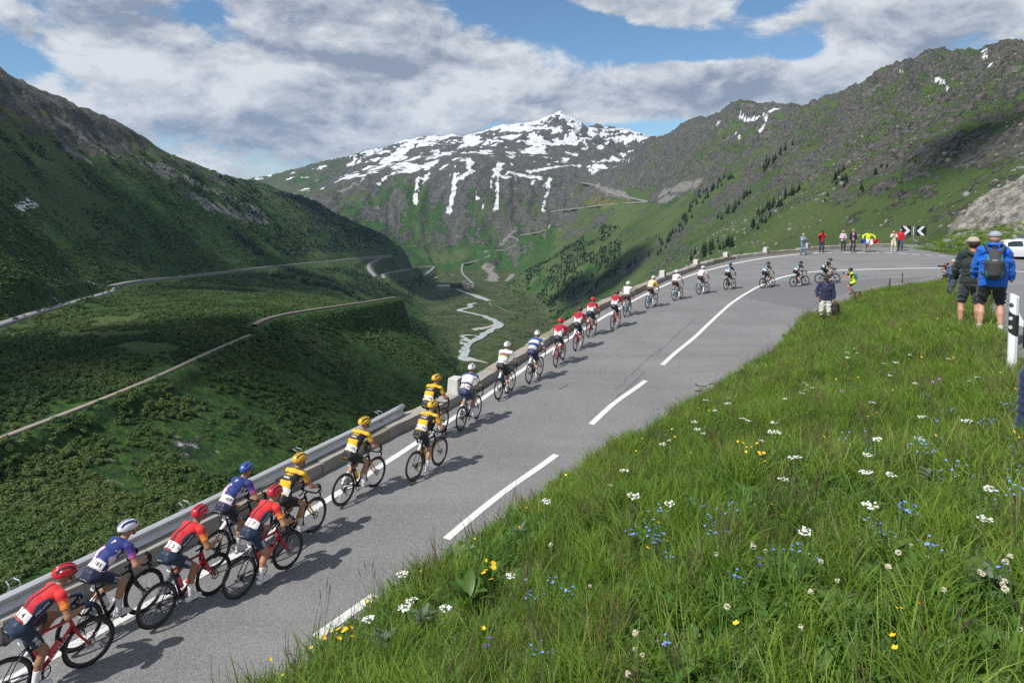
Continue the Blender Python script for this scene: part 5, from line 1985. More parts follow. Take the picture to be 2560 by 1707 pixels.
    # hair at the nape
    if number or marks:
        bv = bvh_of([o for k_, o in obs.items()])
        if number:
            org = hipc + ax * 0.10
            for s, tx in ((1, number[0]), (-1, number[1])):
                bo = stick_patch('number_bib', bv, org + np.array((0, s * 0.078, 0)), (0, -1, 0), ax, nrm, 0.135, 0.125, bib_m, root, 0.006)
                if tx:
                    stick_text('numerals', tx, bv, org + np.array((0, s * 0.078, 0)), (0, -1, 0), ax, nrm, 0.075 if len(tx) > 1 else 0.09, INK, bo, 0.0095)
        for tx, u, y, sz, col, sx, where in marks:
            if where == 'back':
                stick_text('lettering', tx, bv, hipc + ax * (0.545 * u) + np.array((0, y, 0)), (0, -1, 0), ax, nrm, sz, col, obs['jersey'], 0.010, 1.0, sx)
            elif where == 'hip':
                stick_text('lettering', tx, bv, hipc + np.array((-0.02, y, -0.045)), (0, -1, 0), (-0.25, 0, 1), (-1, 0, 0.1), sz, col, obs['shorts'], 0.008, 1.0, sx)
            elif where == 'thigh':
                hip = hipc + np.array((0.02, -0.085, -0.03))
                kn = [p.b for p in P if p.name == 'thigh2'][0]
                ud = (kn - hip) / np.linalg.norm(kn - hip)
                vd = np.cross((0, -1, 0), ud)
                stick_text('lettering', tx, bv, hip + (kn - hip) * u + vd * y, ud, vd, (0, -1, 0.15), sz, col, obs['shorts'], 0.008, 1.0, sx)
            elif where == 'side':
                stick_text('lettering', tx, bv, hipc + ax * (0.545 * u) + np.array((0, -0.1, 0)), ax, (0, 0.35, 1), (-0.25, -1, 0.45), sz, col, obs['jersey'], 0.010, 1.0, sx)
    return root

# ---- the line of riders: rear wheel and front wheel seen in the photograph, then placed on the road
def seat_on_road(px, py, qx, qy, along=0.0):
    a, c = hit_road(px, py), hit_road(qx, qy)
    m = (a + c) / 2
    yaw = math.atan2(c[1] - a[1], c[0] - a[0])
    m = m + np.array((math.cos(yaw), math.sin(yaw), 0)) * along
    f = np.array((math.cos(yaw), math.sin(yaw)))
    z1, z0 = float(zr(*(m[:2] + f * 0.5))), float(zr(*(m[:2] - f * 0.5)))
    return (m[0], m[1], (z0 + z1) / 2 + 0.003), (0.0, -math.asin((z1 - z0)), yaw)


JB = [('JUMBO', 0.73, 0.0, 0.062, (0.80, 0.48, 0.03), 0.92, 'back'), ('VISMA', 0.61, 0.0, 0.058, WHITE, 0.92, 'back'), ('JUMBO', 0, 0.0, 0.044, (0.80, 0.48, 0.03), 1.0, 'hip'), ('VISMA', 0.62, -0.012, 0.046, WHITE, 1.0, 'thigh'), ('JUMBO', 0.60, 0.03, 0.044, (0.80, 0.48, 0.03), 1.0, 'thigh')]
IN = [('INEOS', 0.62, 0.0, 0.078, WHITE, 1.0, 'thigh'), ('INEOS', 0, 0.03, 0.045, WHITE, 1.0, 'hip'), ('GRENADIER', 0.5, 0, 0.036, WHITE, 1.0, 'side')]
IP = [('FACTOR', 0.52, 0, 0.056, WHITE, 1.05, 'side'), ('PREMIER', 0.64, 0.02, 0.038, WHITE, 1.0, 'thigh'), ('TECH', 0.60, -0.022, 0.038, WHITE, 1.0, 'thigh'), ('FANTINI', 0, 0.0, 0.038, WHITE, 1.0, 'hip'), ('P', 0.80, -0.02, 0.09, WHITE, 1.0, 'back')]
RIDERS = [
    # team, rear px, front px, crank, number, marks, label, bike label, options
    ('red', (33, 1766), (212, 1672), 1.75, ('4', '4'), IN, 'cyclist in red jersey numbered 4 at the bottom left corner', 'red and navy racing bicycle cut by the lower left corner', dict(skin=SKIN2, back=31)),
    ('blue', (198, 1628), (366, 1530), 0.3, ('ST', '181'), IP, 'cyclist in blue and purple jersey numbered 181 with a white helmet', 'black racing bicycle second from the bottom left corner', dict(back=31)),
    ('red', (383, 1573), (545, 1480), 0.55, ('1', '1'), IN, 'red jersey cyclist between the two blue and purple jerseys, number 1', 'red and navy racing bicycle between the two blue and purple riders', dict(skin=SKIN2, back=33, glove=False)),
    ('blue', (535, 1425), (655, 1352), 1.2, ('1', '187'), IP, 'cyclist in blue and purple jersey numbered 187 with a blue helmet', 'black racing bicycle by the guardrail under the blue helmet', dict(back=37, hat=((0.03, 0.07, 0.34), (0.10, 0.22, 0.55), (0.012, 0.02, 0.07)))),
    ('red', (592, 1499), (730, 1416), 1.65, ('', '7'), IN, 'cyclist in red jersey numbered 7 riding nearest the centre line', 'red and navy racing bicycle nearest the road centre', dict(look=0.1, back=34)),
    ('yellow', (690, 1392), (787, 1329), 0.25, ('', ''), JB + [('BETCITY', 0.42, 0, 0.045, WHITE, 1.0, 'side')], 'cyclist in yellow and black jersey beside the rider numbered 7', 'black racing bicycle with yellow fork beside the rider numbered 7', dict()),
    ('yellow', (854, 1267), (945, 1214), 0.35, ('5', '105'), JB, 'yellow and black jersey cyclist riding alone beside the guardrail end, number 105', 'black racing bicycle with yellow fork alone beside the guardrail end', dict()),
    ('yellow', (1031, 1205), (1105, 1159), 1.70, ('20', '103'), JB, 'yellow and black jersey cyclist on the road side of a pair, number 103', 'black racing bicycle with yellow fork on the road side of a pair', dict(skin=SKIN1)),
    ('yellow', (1050, 1118), (1114, 1076), 0.9, ('02', '102'), JB, 'yellow and black jersey cyclist half hidden on the parapet side of a pair, number 102', 'black racing bicycle with yellow fork half hidden by the parapet', dict(look=-0.25)),
    ('white_blue', (1150, 1079), (1196, 1043.6), 0.5, ('4', '124'), [], 'cyclist in white and dark blue jersey numbered 124', 'dark racing bicycle right after the large marker stone', dict()),
    ('bands', (1244, 1001.6), (1282, 973.7), 1.60, ('21', '129'), [], 'cyclist in white jersey with rainbow bands numbered 129', 'dark racing bicycle under the rider with rainbow bands', dict(skin=SKIN1)),
    ('blue_white', (1319, 960.5), (1354, 936), 1.55, ('3', '123'), [], 'cyclist in blue and white jersey numbered 123', 'dark racing bicycle just behind the crimson team', dict()),
    ('crimson', (1387, 918.5), (1410, 898), 0.4, ('', ''), [], 'first crimson jersey cyclist after the rider numbered 123', 'red racing bicycle of the last crimson rider in the line', dict()),
    ('crimson', (1434.6, 879.6), (1458, 860), 1.5, ('', ''), [], 'second crimson jersey cyclist after the rider numbered 123', 'red racing bicycle second of the crimson riders', dict(hat=((0.02, 0.02, 0.025), (0.45, 0.02, 0.03), INK))),
    ('crimson', (1467.5, 845), (1490, 829), 0.9, ('', ''), [], 'third crimson jersey cyclist nearest the parapet', 'red racing bicycle third of the crimson riders by the parapet', dict()),
    ('crimson', (1527, 825), (1551, 809), 1.35, ('', ''), [], 'crimson jersey cyclist riding at the head of his team beside a white jersey', 'red racing bicycle of the foremost crimson rider', dict(hat=((0.02, 0.02, 0.025), (0.30, 0.02, 0.03), INK))),
    ('white', (1557, 797), (1579.5, 779), 0.6, ('', ''), [], 'white jersey cyclist in brown shorts just ahead of the crimson team', 'pale blue racing bicycle of the last white rider', dict()),
    ('leader', (1615, 772.5), (1642.6, 762), 1.2, ('', ''), [], 'cyclist in plain yellow leader jersey and brown shorts between white jerseys', 'pale blue racing bicycle under the yellow jersey', dict()),
    ('white', (1681, 754), (1708, 744), 0.7, ('', ''), [], 'white jersey cyclist in brown shorts right in front of the yellow jersey', 'pale blue racing bicycle ahead of the yellow jersey', dict()),
    ('white', (1741, 738), (1774, 730.5), 1.4, ('', ''), [], 'white jersey cyclist in brown shorts behind the black-kitted team', 'pale blue racing bicycle behind the black bicycles', dict(skin=SKIN2)),
    ('black', (1810, 726), (1840, 720), 1.1, ('', ''), [], 'last of the four cyclists in black with light blue', 'black racing bicycle last of the four leading ones', dict()),
    ('black', (1901.7, 721.8), (1936, 717), 0.5, ('', ''), [], 'third of the leading cyclists in black, on the centre line', 'black racing bicycle on the solid centre line', dict()),
    ('black', (1981, 718.5), (2017, 715), 1.5, ('', ''), [], 'second of the leading cyclists in black', 'black racing bicycle second in the line', dict()),
    ('black', (2048, 709), (2089.5, 709), 0.2, ('', ''), [], 'foremost cyclist in black leading the line into the hairpin', 'black racing bicycle leading the line', dict(back=47)),
]
for k, (team, ra, fa, crank, num, marks, lab, blab, opt) in enumerate(RIDERS):
    loc, rot = seat_on_road(*ra, *fa)
    T_ = TEAMS[team]
    lean = 0.03 if k < 18 else -0.10
    rot = (lean if k >= 18 else 0.0, rot[1], rot[2])
    fm = [TM[q] for q in T_['bike']]
    bike = make_bike(blab, loc, rot, fm[0], fm[1], fm[2], T_['tan'], crank, T_['bottle'], TM['bar_red'] if team in ('white', 'leader') else None)
    near = k < 12
    opt = dict(opt)
    hat = opt.pop('hat', None)
    rv = random.Random(k * 7 + 1)
    opt.setdefault('look', rv.uniform(-0.28, 0.22))
    opt.setdefault('back', 44 + rv.uniform(-5, 2))
    rd = make_rider(lab, team, loc, rot, crank, 0.0125 if k < 9 else (0.015 if near else 0.019), number=num if near else (('', '') if k > 11 else None), marks=marks, seed=k, hat=hat, group='racers climbing in a long line', **opt)
    if team == 'red':
        a_, b_ = Vector((BBX, 0, BBZ)), Vector((0.325, 0, 0.655))
        ud = (b_ - a_).normalized()
        me_o = [c for c in bike.children if c.name.startswith('frame')][0]
        bv = bvh_of([me_o])
        stick_text('lettering', 'PINARELLO', bv, a_.lerp(b_, 0.55), ud, Vector((0, -1, 0)).cross(ud) * 1.0, (0, -1, 0), 0.066, WHITE, me_o, 0.003)

# ================================================================== ONLOOKERS
def make_person(label, loc, yaw, top, legs, skin=SKIN1, tall=1.76, hair=(0.5, 0.48, 0.45), hat=None, shoe=(0.05, 0.05, 0.055), wr_l=None, wr_r=None, sleeves=0.93, legs_len=2.0, hip_z=0.93,
                lean=0.0, look=0.0, stance=0.11, stride=0.0, h=0.018, top_kind='jacket', build=1.0, sock=None, group=None, seed=1, hair_long=0.0, fold=0.02, el_pole=None, top_len=-0.06, foot_out=0.12, pocket=False, hand_col=None, grip='loose', hand_dir=None):
    """stands at loc facing +x turned by yaw; wr_* are wrist places (x forward, y left, z up) for a 1.76 m person"""
    root = thing('person', label, 'person', loc, (0, 0, yaw), group)
    S = tall / 1.76
    hipc = np.array((0, 0, hip_z))
    la = rad(90 - lean)
    ax = np.array((math.cos(la), 0, math.sin(la)))
    nrm = np.array((-math.sin(la), 0, math.cos(la)))
    chest, neck = hipc + ax * 0.33, hipc + ax * 0.555
    sh = hipc + ax * 0.505
    B = build
    P = [Prim('torso', hipc - ax * 0.02, hipc + ax * 0.14, 0.112 * B, 0.108 * B, 1.38), Prim('torso', hipc + ax * 0.14, chest, 0.110 * B, 0.118 * B, 1.40), Prim('torso', chest, hipc + ax * 0.45, 0.118 * B, 0.085, 1.60)]
    for s in (-1, 1):
        P.append(Prim('torso', sh + np.array((0, s * 0.05, 0.012)), sh + np.array((0, s * 0.165, 0)), 0.058, 0.060))
    hd = neck + ax * 0.155 + np.array((0.025, 0, 0))
    cl, sl = math.cos(look), math.sin(look)

    def hp(x, y, z):
        return hd + np.array((x * cl - y * sl, x * sl + y * cl, z))
    P += [Prim('neck', neck - ax * 0.03, hp(-0.015, 0, -0.04), 0.058, 0.052), Prim('head', hp(-0.025, 0, 0.025), hp(0.020, 0, 0.030), 0.085, 0.082), Prim('head', hp(0.028, 0, -0.035), hp(0.055, 0, -0.088), 0.060, 0.036),
          Prim('head', hp(0.096, 0, 0.005), hp(0.108, 0, -0.020), 0.009, 0.014, k=0.012), Prim('head', hp(0.0, 0.085, -0.008), hp(-0.004, 0.088, 0.02), 0.012, 0.013, k=0.008), Prim('head', hp(0.0, -0.085, -0.008), hp(-0.004, -0.088, 0.02), 0.012, 0.013, k=0.008)]
    hands = []
    for s, wr in ((1, wr_l), (-1, wr_r)):
        shj = sh + np.array((0, s * 0.178, -0.012))
        if wr is None:
            wr = (0.06, s * 0.255, hip_z - 0.10)
        pole = el_pole or (-0.6, s * 0.7, -0.3)
        pole = (pole[0], s * abs(pole[1]), pole[2])
        el, wr = two_bone(shj, wr, 0.285, 0.255, pole)
        P += [Prim('uarm', shj, el, 0.054 * B ** 0.5, 0.043), Prim('farm', el, el + (wr - el) * 0.35, 0.043, 0.042), Prim('farm2', el + (wr - el) * 0.35, wr, 0.042, 0.027)]
        hands.append((s, wr, wr - el))
        ank = np.array((stride * s, s * stance, 0.085))
        hip = hipc + np.array((0, s * 0.088, -0.02))
        kn, ank = two_bone(hip, ank, 0.43, 0.43, (1, s * 0.15, 0))
        th = kn - hip
        P += [Prim('thigh', hip, hip + th * 0.5, 0.092 * B ** 0.5, 0.076), Prim('thigh2', hip + th * 0.5, kn, 0.076, 0.056), Prim('shin', kn, kn + (ank - kn) * 0.38 + np.array((-0.016, 0, 0)), 0.054, 0.055),
              Prim('shin2', kn + (ank - kn) * 0.38 + np.array((-0.016, 0, 0)), ank, 0.055, 0.037)]
        f = np.array((math.cos(foot_out * s), math.sin(foot_out * s), 0))
        P += [Prim('foot', ank + np.array((0, 0, -0.045)) - f * 0.05, ank + f * 0.06 + np.array((0, 0, -0.045)), 0.036, 0.037), Prim('foot', ank + f * 0.06 + np.array((0, 0, -0.045)), ank + f * 0.155 + np.array((0, 0, -0.058)), 0.037, 0.026, 1.25)]
    for p in P:
        p.a, p.b, p.ra, p.rb = p.a * S, p.b * S, p.ra * S, p.rb * S

    def cover(nm, tt, V):
        g_ = np.full(len(nm), '', dtype='U12')
        u = (V / S - hipc) @ ax
        tor = nm == 'torso'
        g_[tor | (nm == 'thigh')] = 'trousers'
        g_[(tor | (nm == 'thigh')) & (u > top_len)] = top_kind
        L = {'uarm': 0.0, 'farm': 1.0, 'farm2': 1.35}
        arm_t = np.where(nm == 'uarm', tt, np.where(nm == 'farm', 1 + tt * 0.35, np.where(nm == 'farm2', 1.35 + tt * 0.65, 9)))
        g_[arm_t < sleeves * 2] = top_kind
        leg_t = np.where(nm == 'thigh', tt * 0.5, np.where(nm == 'thigh2', 0.5 + tt * 0.5, np.where(nm == 'shin', 1 + tt * 0.38, np.where(nm == 'shin2', 1.38 + tt * 0.62, 9))))
        g_[(leg_t < legs_len) & (g_ == '')] = 'trousers'
        left = V[:, 1] > 0
        if sock is not None:
            sk = (nm == 'shin2') & (tt > 0.78) & (g_ == '')
            g_[sk & left], g_[sk & ~left] = 'sock:l', 'sock:r'
        ft = nm == 'foot'
        g_[ft & left], g_[ft & ~left] = 'shoe:l', 'shoe:r'
        if hair is not None:
            q = (V / S - hd)
            xr = q[:, 0] * cl + q[:, 1] * sl
            hr = ((nm == 'head') | (nm == 'neck')) & (q[:, 2] > -0.05 - hair_long + np.maximum(xr, -0.02) * 1.15) & (xr < 0.07) & (q[:, 2] > 0.02 + 1.0 * np.maximum(xr, 0) - 0.10 * (xr < 0.02) - hair_long)
            g_[hr] = 'hair'
        return g_

    def colour(g_, nm, tt, V, N):
        base = g_.split(':')[0]
        if base == top_kind:
            if callable(top):
                return top(dict(u=((V / S - hipc) @ ax) / 0.555, x=V[:, 0] / S, y=V[:, 1] / S, z=V[:, 2] / S, arm=np.isin(nm, ('uarm', 'farm', 'farm2')), t=tt, N=N))
            return np.tile(np.array(top, float), (len(V), 1))
        c_ = {'trousers': legs, 'shoe': shoe, 'hair': hair, 'sock': sock}[base]
        return np.tile(np.array(c_, float), (len(V), 1))

    obs, geo = dress(root, P, h, cover, skin, colour, fold=fold, seed=seed)
    if not pocket:
        for s, wr, dr in hands:
            dd = Vector(dr) if hand_dir is None else Vector(hand_dir)
            put_hand(root, wr * S, dd, (0.1, -s, -0.2), s, hand_col or skin, hand_col is not None, grip, S)
    eye = MB()
    for s in (-1, 1):
        eye.lathe([(0.0, -0.008), (0.007, -0.004), (0.009, 0.0), (0.007, 0.004), (0.0, 0.008)], 8, Matrix.Translation(Vector(hp(0.090, s * 0.032, 0.018) * S)), cap=False)
    eye.build('eyes', [mat('eye_dark', (0.03, 0.025, 0.02), 0.3)], root, True)
    if hat is not None:
        kind_, c1, c2, rotz = hat
        if kind_ == 'helmet':
            o = new_obj('helmet', helmet_mesh(c1, c1, c2, seed), None, root, hp(-0.012, 0, 0.045) * S, (0, 0, look))
            solid(o, 0.018, -1)
        else:
            o = new_obj('cap', cap_mesh(c1, c2), None, root, hp(-0.004, 0, 0.045) * S, (0, rad(4), look + rotz))
            solid(o, 0.006, 0)
        o.scale = (S * 1.03, S * 1.03, S * 1.03)
    root['S'] = S
    del root['S']
    return root, obs, dict(hp=hp, S=S, hands=hands, ax=ax, hipc=hipc)


def loc_on(px, py, Z=None, surf=None):
    if Z is None:
        p = hit_road(px, py)
        return (p[0], p[1], float(zr(p[0], p[1])))
    p = at(px, py, Z)
    return (p[0], p[1], float(max(zm(p[0], p[1]), zr(p[0], p[1]))) if in_poly(p[0], p[1], MEAD) else float(zr(p[0], p[1])))


GRP_F = 'spectators along the outer kerb'
TO_CAM = rad(-100)
black_pl = mat('black_plastic', (0.015, 0.015, 0.017), 0.45, var=0.1)
dark_glass = mat('dark_glass', (0.02, 0.025, 0.03), 0.08, spec=0.6, var=0.05)
red_pl = mat('red_plastic', (0.55, 0.02, 0.02), 0.4)
# hands meet in front of the chest
make_person('woman in pale denim jacket and jeans clapping by the outer kerb', loc_on(2007, 637), rad(-78), (0.22, 0.30, 0.45), (0.13, 0.20, 0.33), tall=1.70, hair=(0.55, 0.53, 0.50),
            wr_l=(0.26, 0.06, 1.32), wr_r=(0.26, -0.06, 1.34), h=0.02, group=GRP_F, seed=2, stance=0.13, stride=0.08, hand_dir=(0.3, 0, 1))


def two_tone(a, b_, w=0.07):
    def f(J):
        c = np.tile(np.array(a, float), (len(J['u']), 1))
        m = (np.abs(J['y']) < w) & (J['N'][:, 0] > 0.1) & ~J['arm']
        c[m] = b_
        return c
    return f


def red_black(J):
    c = np.tile(np.array((0.50, 0.015, 0.02)), (len(J['u']), 1))
    c[(np.abs(J['y']) > 0.09) & (J['u'] < 0.75) & ~J['arm']] = (0.02, 0.02, 0.022)
    c[J['arm'] & (J['z'] < 1.22)] = (0.03, 0.02, 0.022)
    return c


p, _, _ = make_person('man in red and black jacket filming with a camera held to his face', loc_on(2053, 632), TO_CAM, red_black, (0.025, 0.035, 0.055), tall=1.80, hair=(0.05, 0.04, 0.035),
                      hat=('cap', (0.03, 0.03, 0.03), (0.02, 0.02, 0.02), 0), wr_l=(0.17, 0.10, 1.47), wr_r=(0.17, -0.10, 1.47), h=0.02, group=GRP_F, seed=3, build=1.08, hand_dir=(0.3, 0, 1), el_pole=(-0.1, 0.9, -0.6))


def camera_at(person, x, z, label, lens=True, col=black_pl, s=1.0, name='camera', y=0.0):
    o = thing(name, label, name, (0, 0, 0))
    M = Matrix.Translation(person.location) @ Matrix.Rotation(person.rotation_euler.z, 4, 'Z') @ Matrix.Translation((x, y, z))
    o.matrix_world = M
    mb = MB()
    mb.box((0, 0, 0), (0.05 * s if lens else 0.012, 0.13 * s if lens else 0.075, 0.09 * s if lens else 0.15))
    if lens:
        mb.box((0, 0, 0.055 * s), (0.05 * s, 0.05 * s, 0.03 * s))
    mb.build('camera_body' if lens else 'phone_case', [col], o)
    mb = MB()
    if lens:
        mb.lathe([(0.032 * s, 0.0), (0.034 * s, 0.05 * s), (0.03 * s, 0.09 * s), (0.02 * s, 0.09 * s)], 12, Matrix.Translation((0.02, 0, 0)) @ Matrix.Rotation(math.pi / 2, 4, 'Y'))
        mb.build('lens', [black_pl], o, True)
    else:
        mb.box((-0.0075, 0, 0), (0.003, 0.065, 0.135))
        mb.build('screen', [dark_glass], o)
    return o


camera_at(p, 0.24, 1.62 * 1.80 / 1.76, 'small black camera held up by the man in red and black')
p, _, _ = make_person('woman in pale pink shirt and dark trousers with white hair', loc_on(2107, 627), TO_CAM, (0.62, 0.48, 0.58), (0.035, 0.037, 0.045), tall=1.66, hair=(0.66, 0.64, 0.60), top_kind='shirt',
                      wr_l=(0.17, 0.10, 1.08), wr_r=(0.17, -0.10, 1.08), h=0.02, group=GRP_F, seed=4)
camera_at(p, 0.20, 0.98, 'black camera held at the waist of the woman in pink')
p, _, _ = make_person('bald man in open navy jacket over a pink shirt with a camera on his chest', loc_on(2131, 629), TO_CAM, two_tone((0.015, 0.020, 0.045), (0.48, 0.22, 0.27)), (0.035, 0.032, 0.035), tall=1.84, hair=None,
                      wr_l=(0.10, 0.26, 0.90), wr_r=(0.10, -0.26, 0.90), h=0.02, group=GRP_F, seed=5, build=1.1, skin=SKIN1)
camera_at(p, 0.19, 1.30, 'black camera hanging on the chest of the bald man')
fl_p, _, _ = make_person('man in bright yellow jacket and cycling helmet stretching out a flag', loc_on(2169, 631), rad(-92), (0.66, 0.80, 0.03), (0.018, 0.022, 0.05), tall=1.78, hair=(0.1, 0.08, 0.06), hat=('helmet', (0.10, 0.11, 0.12), (0.02, 0.02, 0.02), 0),
                         wr_l=(0.16, 0.50, 1.08), wr_r=(0.16, -0.50, 1.10), legs_len=0.72, h=0.02, group=GRP_F, seed=6, sock=(0.02, 0.025, 0.05), stance=0.13, grip='grip', el_pole=(-0.2, 0.3, 1))
# the flag: three bands of cloth sagging between his hands
nf, mf = 31, 11
FVv, FCc = [], []
for j in range(mf):
    for i in range(nf):
        u, v = i / (nf - 1), j / (mf - 1)
        y = (u - 0.5) * 1.50
        sag = 0.22 * (1 - (2 * u - 1) ** 2) * (0.4 + 0.6 * v)
        FVv.append((0.22 + 0.07 * math.sin(u * 17 + v * 3) * (0.3 + v) + 0.03 * math.sin(u * 31), y * (1 - 0.05 * v), 1.08 - v * 0.40 * (1 - 0.30 * abs(2 * u - 1)) - sag * 0.25 + 0.02 * math.sin(u * 23 + v * 5)))
fme = quad_mesh('flag', np.array(FVv), grid_faces(mf, nf), smooth=True)
flag_m = [mat('flag_red', (0.55, 0.02, 0.04), 0.7), mat('flag_white', (0.75, 0.75, 0.76), 0.7), mat('flag_blue', (0.025, 0.07, 0.33), 0.7)]
fl = thing('flag', 'large blue white and red flag spread out by the man in yellow', 'flag', (0, 0, 0))
fl.location = fl_p.location
fl.rotation_euler = fl_p.rotation_euler
FVa, FFa = np.array(FVv), grid_faces(mf, nf)
colidx = np.clip((FFa[:, 0] % nf) // 10, 0, 2)
for k in range(3):
    sub = FFa[colidx == k]
    us = np.unique(sub)
    rm = np.zeros(len(FVa), int)
    rm[us] = np.arange(len(us))
    o = new_obj('cloth_band', quad_mesh('cloth_band', FVa[us], rm[sub], [flag_m[2 - k]], smooth=True), None, fl)
    solid(o, 0.004, 0)
p, _, _ = make_person('woman in cream top and trousers photographing with a red phone', loc_on(2233, 628), rad(-110), (0.62, 0.58, 0.46), (0.60, 0.55, 0.42), tall=1.66, hair=(0.62, 0.60, 0.57), top_kind='shirt',
                      wr_l=(0.20, 0.05, 1.42), wr_r=(0.20, -0.06, 1.42), shoe=(0.6, 0.58, 0.52), h=0.02, group=GRP_F, seed=7, hand_dir=(0.2, 0, 1), stance=0.13)
camera_at(p, 0.27, 1.52, 'red phone in front of the face of the woman in cream', False, red_pl, name='phone')
make_person('white-haired man in red fleece and jeans beside the woman in cream', loc_on(2250, 627), rad(-115), (0.50, 0.012, 0.022), (0.045, 0.075, 0.13), tall=1.78, hair=(0.62, 0.60, 0.57), wr_l=(0.10, 0.24, 0.88), wr_r=(0.10, -0.26, 0.92), h=0.02,
            group=GRP_F, seed=8, build=1.08, shoe=(0.18, 0.18, 0.2))

# ---- nearer people on the bank
lo = loc_on(2062, 812, 22.7)
p, _, _ = make_person('man in navy jumper, white knee-length trousers and dark cap standing in the grass', lo, rad(-118), (0.020, 0.028, 0.070), (0.50, 0.49, 0.44), tall=1.68, hair=(0.10, 0.09, 0.08), hat=('cap', (0.045, 0.045, 0.045), (0.04, 0.04, 0.04), 0.2),
                      wr_l=(0.06, 0.27, 0.84), wr_r=(0.10, -0.25, 0.95), legs_len=1.30, h=0.016, seed=9, build=1.12, skin=SKIN2, look=-0.25, shoe=(0.2, 0.1, 0.06), grip='grip', fold=0.03)
bagm = mat('black_bag_cloth', (0.014, 0.014, 0.016), 0.7, var=0.3, vscale=14, bump=0.5, bscale=25)
bag = thing('bag', 'black rucksack hanging from the hand of the man in the navy jumper', 'bag')
bag.matrix_world = Matrix.Translation(p.location) @ Matrix.Rotation(p.rotation_euler.z, 4, 'Z') @ Matrix.Translation((0.07, 0.29, 0.66))
V, F, _, _ = skin_prims([Prim('a', (0, 0, -0.20), (0, 0, 0.02), 0.11, 0.095, 1.35), Prim('a', (0, 0, -0.22), (0.05, 0, -0.12), 0.10, 0.09, 1.25)], 0.02)
new_obj('bag_body', quad_mesh('bag_body', V, F, [bagm], smooth=True), None, bag)
mb = MB()
mb.tube(smooth_curve3([(0, -0.05, 0.10), (0, -0.03, 0.15), (0, 0, 0.165), (0, 0.03, 0.15), (0, 0.05, 0.10)]), 0.01, 6)
mb.build('handle', [bagm], bag, True)


def vest(J):
    c = np.tile(np.array((0.60, 0.80, 0.02)), (len(J['u']), 1))
    c[J['arm']] = (0.02, 0.02, 0.022)
    return c


lo = loc_on(2132, 738, 41.0)
p, _, _ = make_person('crouching man in yellow safety vest and black helmet photographing the riders', lo, rad(172), vest, (0.016, 0.016, 0.019), tall=1.76, hair=(0.08, 0.06, 0.05), hat=('helmet', (0.02, 0.02, 0.024), (0.008, 0.008, 0.01), 0),
                      wr_l=(0.50, 0.06, 1.02), wr_r=(0.52, -0.06, 1.14), sleeves=0.34, legs_len=0.80, hip_z=0.74, lean=16, h=0.017, seed=10, stance=0.13, stride=0.10, top_kind='shirt', hand_dir=(0.5, 0, 1), shoe=(0.05, 0.05, 0.06), skin=SKIN1)
camera_at(p, 0.58, 1.24, 'dark phone raised by the man in the yellow vest', False, black_pl, name='phone')
teal = mat('teal_cloth', (0.02, 0.20, 0.24), 0.7, var=0.2)
bp_ = thing('backpack', 'small teal backpack on the man in the yellow vest', 'backpack')
bp_.matrix_world = Matrix.Translation(p.location) @ Matrix.Rotation(p.rotation_euler.z, 4, 'Z') @ Matrix.Translation((-0.13, 0, 1.05)) @ Matrix.Rotation(rad(16), 4, 'Y')
V, F, _, _ = skin_prims([Prim('a', (0, 0, -0.12), (0, 0, 0.12), 0.07, 0.06, 1.9)], 0.02)
new_obj('pack_body', quad_mesh('pack_body', V, F, [teal], smooth=True), None, bp_)
mb = MB()
for s in (-1, 1):
    mb.tube(smooth_curve3([(0.03, s * 0.10, 0.14), (0.13, s * 0.12, 0.20), (0.22, s * 0.12, 0.10), (0.22, s * 0.13, -0.08), (0.08, s * 0.12, -0.14)]), 0.012, 6)
mb.build('strap', [teal], bp_, True)

lo = loc_on(2382, 722, 26.5)
make_person('grey-haired woman in dark blue jacket clapping at the tip of the grass', lo, rad(170), (0.045, 0.095, 0.20), (0.055, 0.062, 0.075), tall=1.66, hair=(0.52, 0.50, 0.47), wr_l=(0.34, 0.06, 1.22), wr_r=(0.34, -0.10, 1.26), h=0.016, seed=11, hand_dir=(0.6, 0, 0.8), build=1.05)
lo = loc_on(2412, 722, 27.2)
make_person('person in bright blue jacket and red cap mostly hidden behind the green hoodie', lo, rad(165), (0.02, 0.16, 0.50), (0.055, 0.062, 0.075), tall=1.66, hair=(0.3, 0.2, 0.12), hat=('cap', (0.6, 0.06, 0.04), (0.6, 0.06, 0.04), 0), wr_l=(0.22, 0.10, 1.02), wr_r=(0.22, -0.10, 1.02), h=0.018, seed=12)
lo = loc_on(2372, 703)


def cam_kit(J):
    c = np.tile(np.array((0.016, 0.016, 0.019)), (len(J['u']), 1))
    c[(J['x'] < -0.02) & ~J['arm'] & (J['u'] < 0.6)] = (0.55, 0.55, 0.55)
    return c


p, _, _ = make_person('kneeling photographer in black helmet aiming a long lens from the road edge', lo, rad(176), cam_kit, (0.02, 0.02, 0.022), tall=1.76, hair=None, hat=('helmet', (0.03, 0.032, 0.036), (0.25, 0.26, 0.28), 0), wr_l=(0.34, 0.04, 0.84), wr_r=(0.22, -0.08, 0.86),
                      hip_z=0.40, lean=14, h=0.018, seed=13, stride=0.12, stance=0.16, el_pole=(-0.2, 0.8, -0.8), hand_dir=(1, 0, 0.2))
o = camera_at(p, 0.34, 0.98, 'black camera with long lens in the hands of the kneeling photographer', True, black_pl, 1.1)
mb = MB()
mb.lathe([(0.035, 0.0), (0.042, 0.06), (0.045, 0.22), (0.055, 0.25), (0.055, 0.32)], 14, Matrix.Translation((0.06, 0, 0)) @ Matrix.Rotation(math.pi / 2, 4, 'Y'))
mb.build('long_lens', [black_pl], o, True)

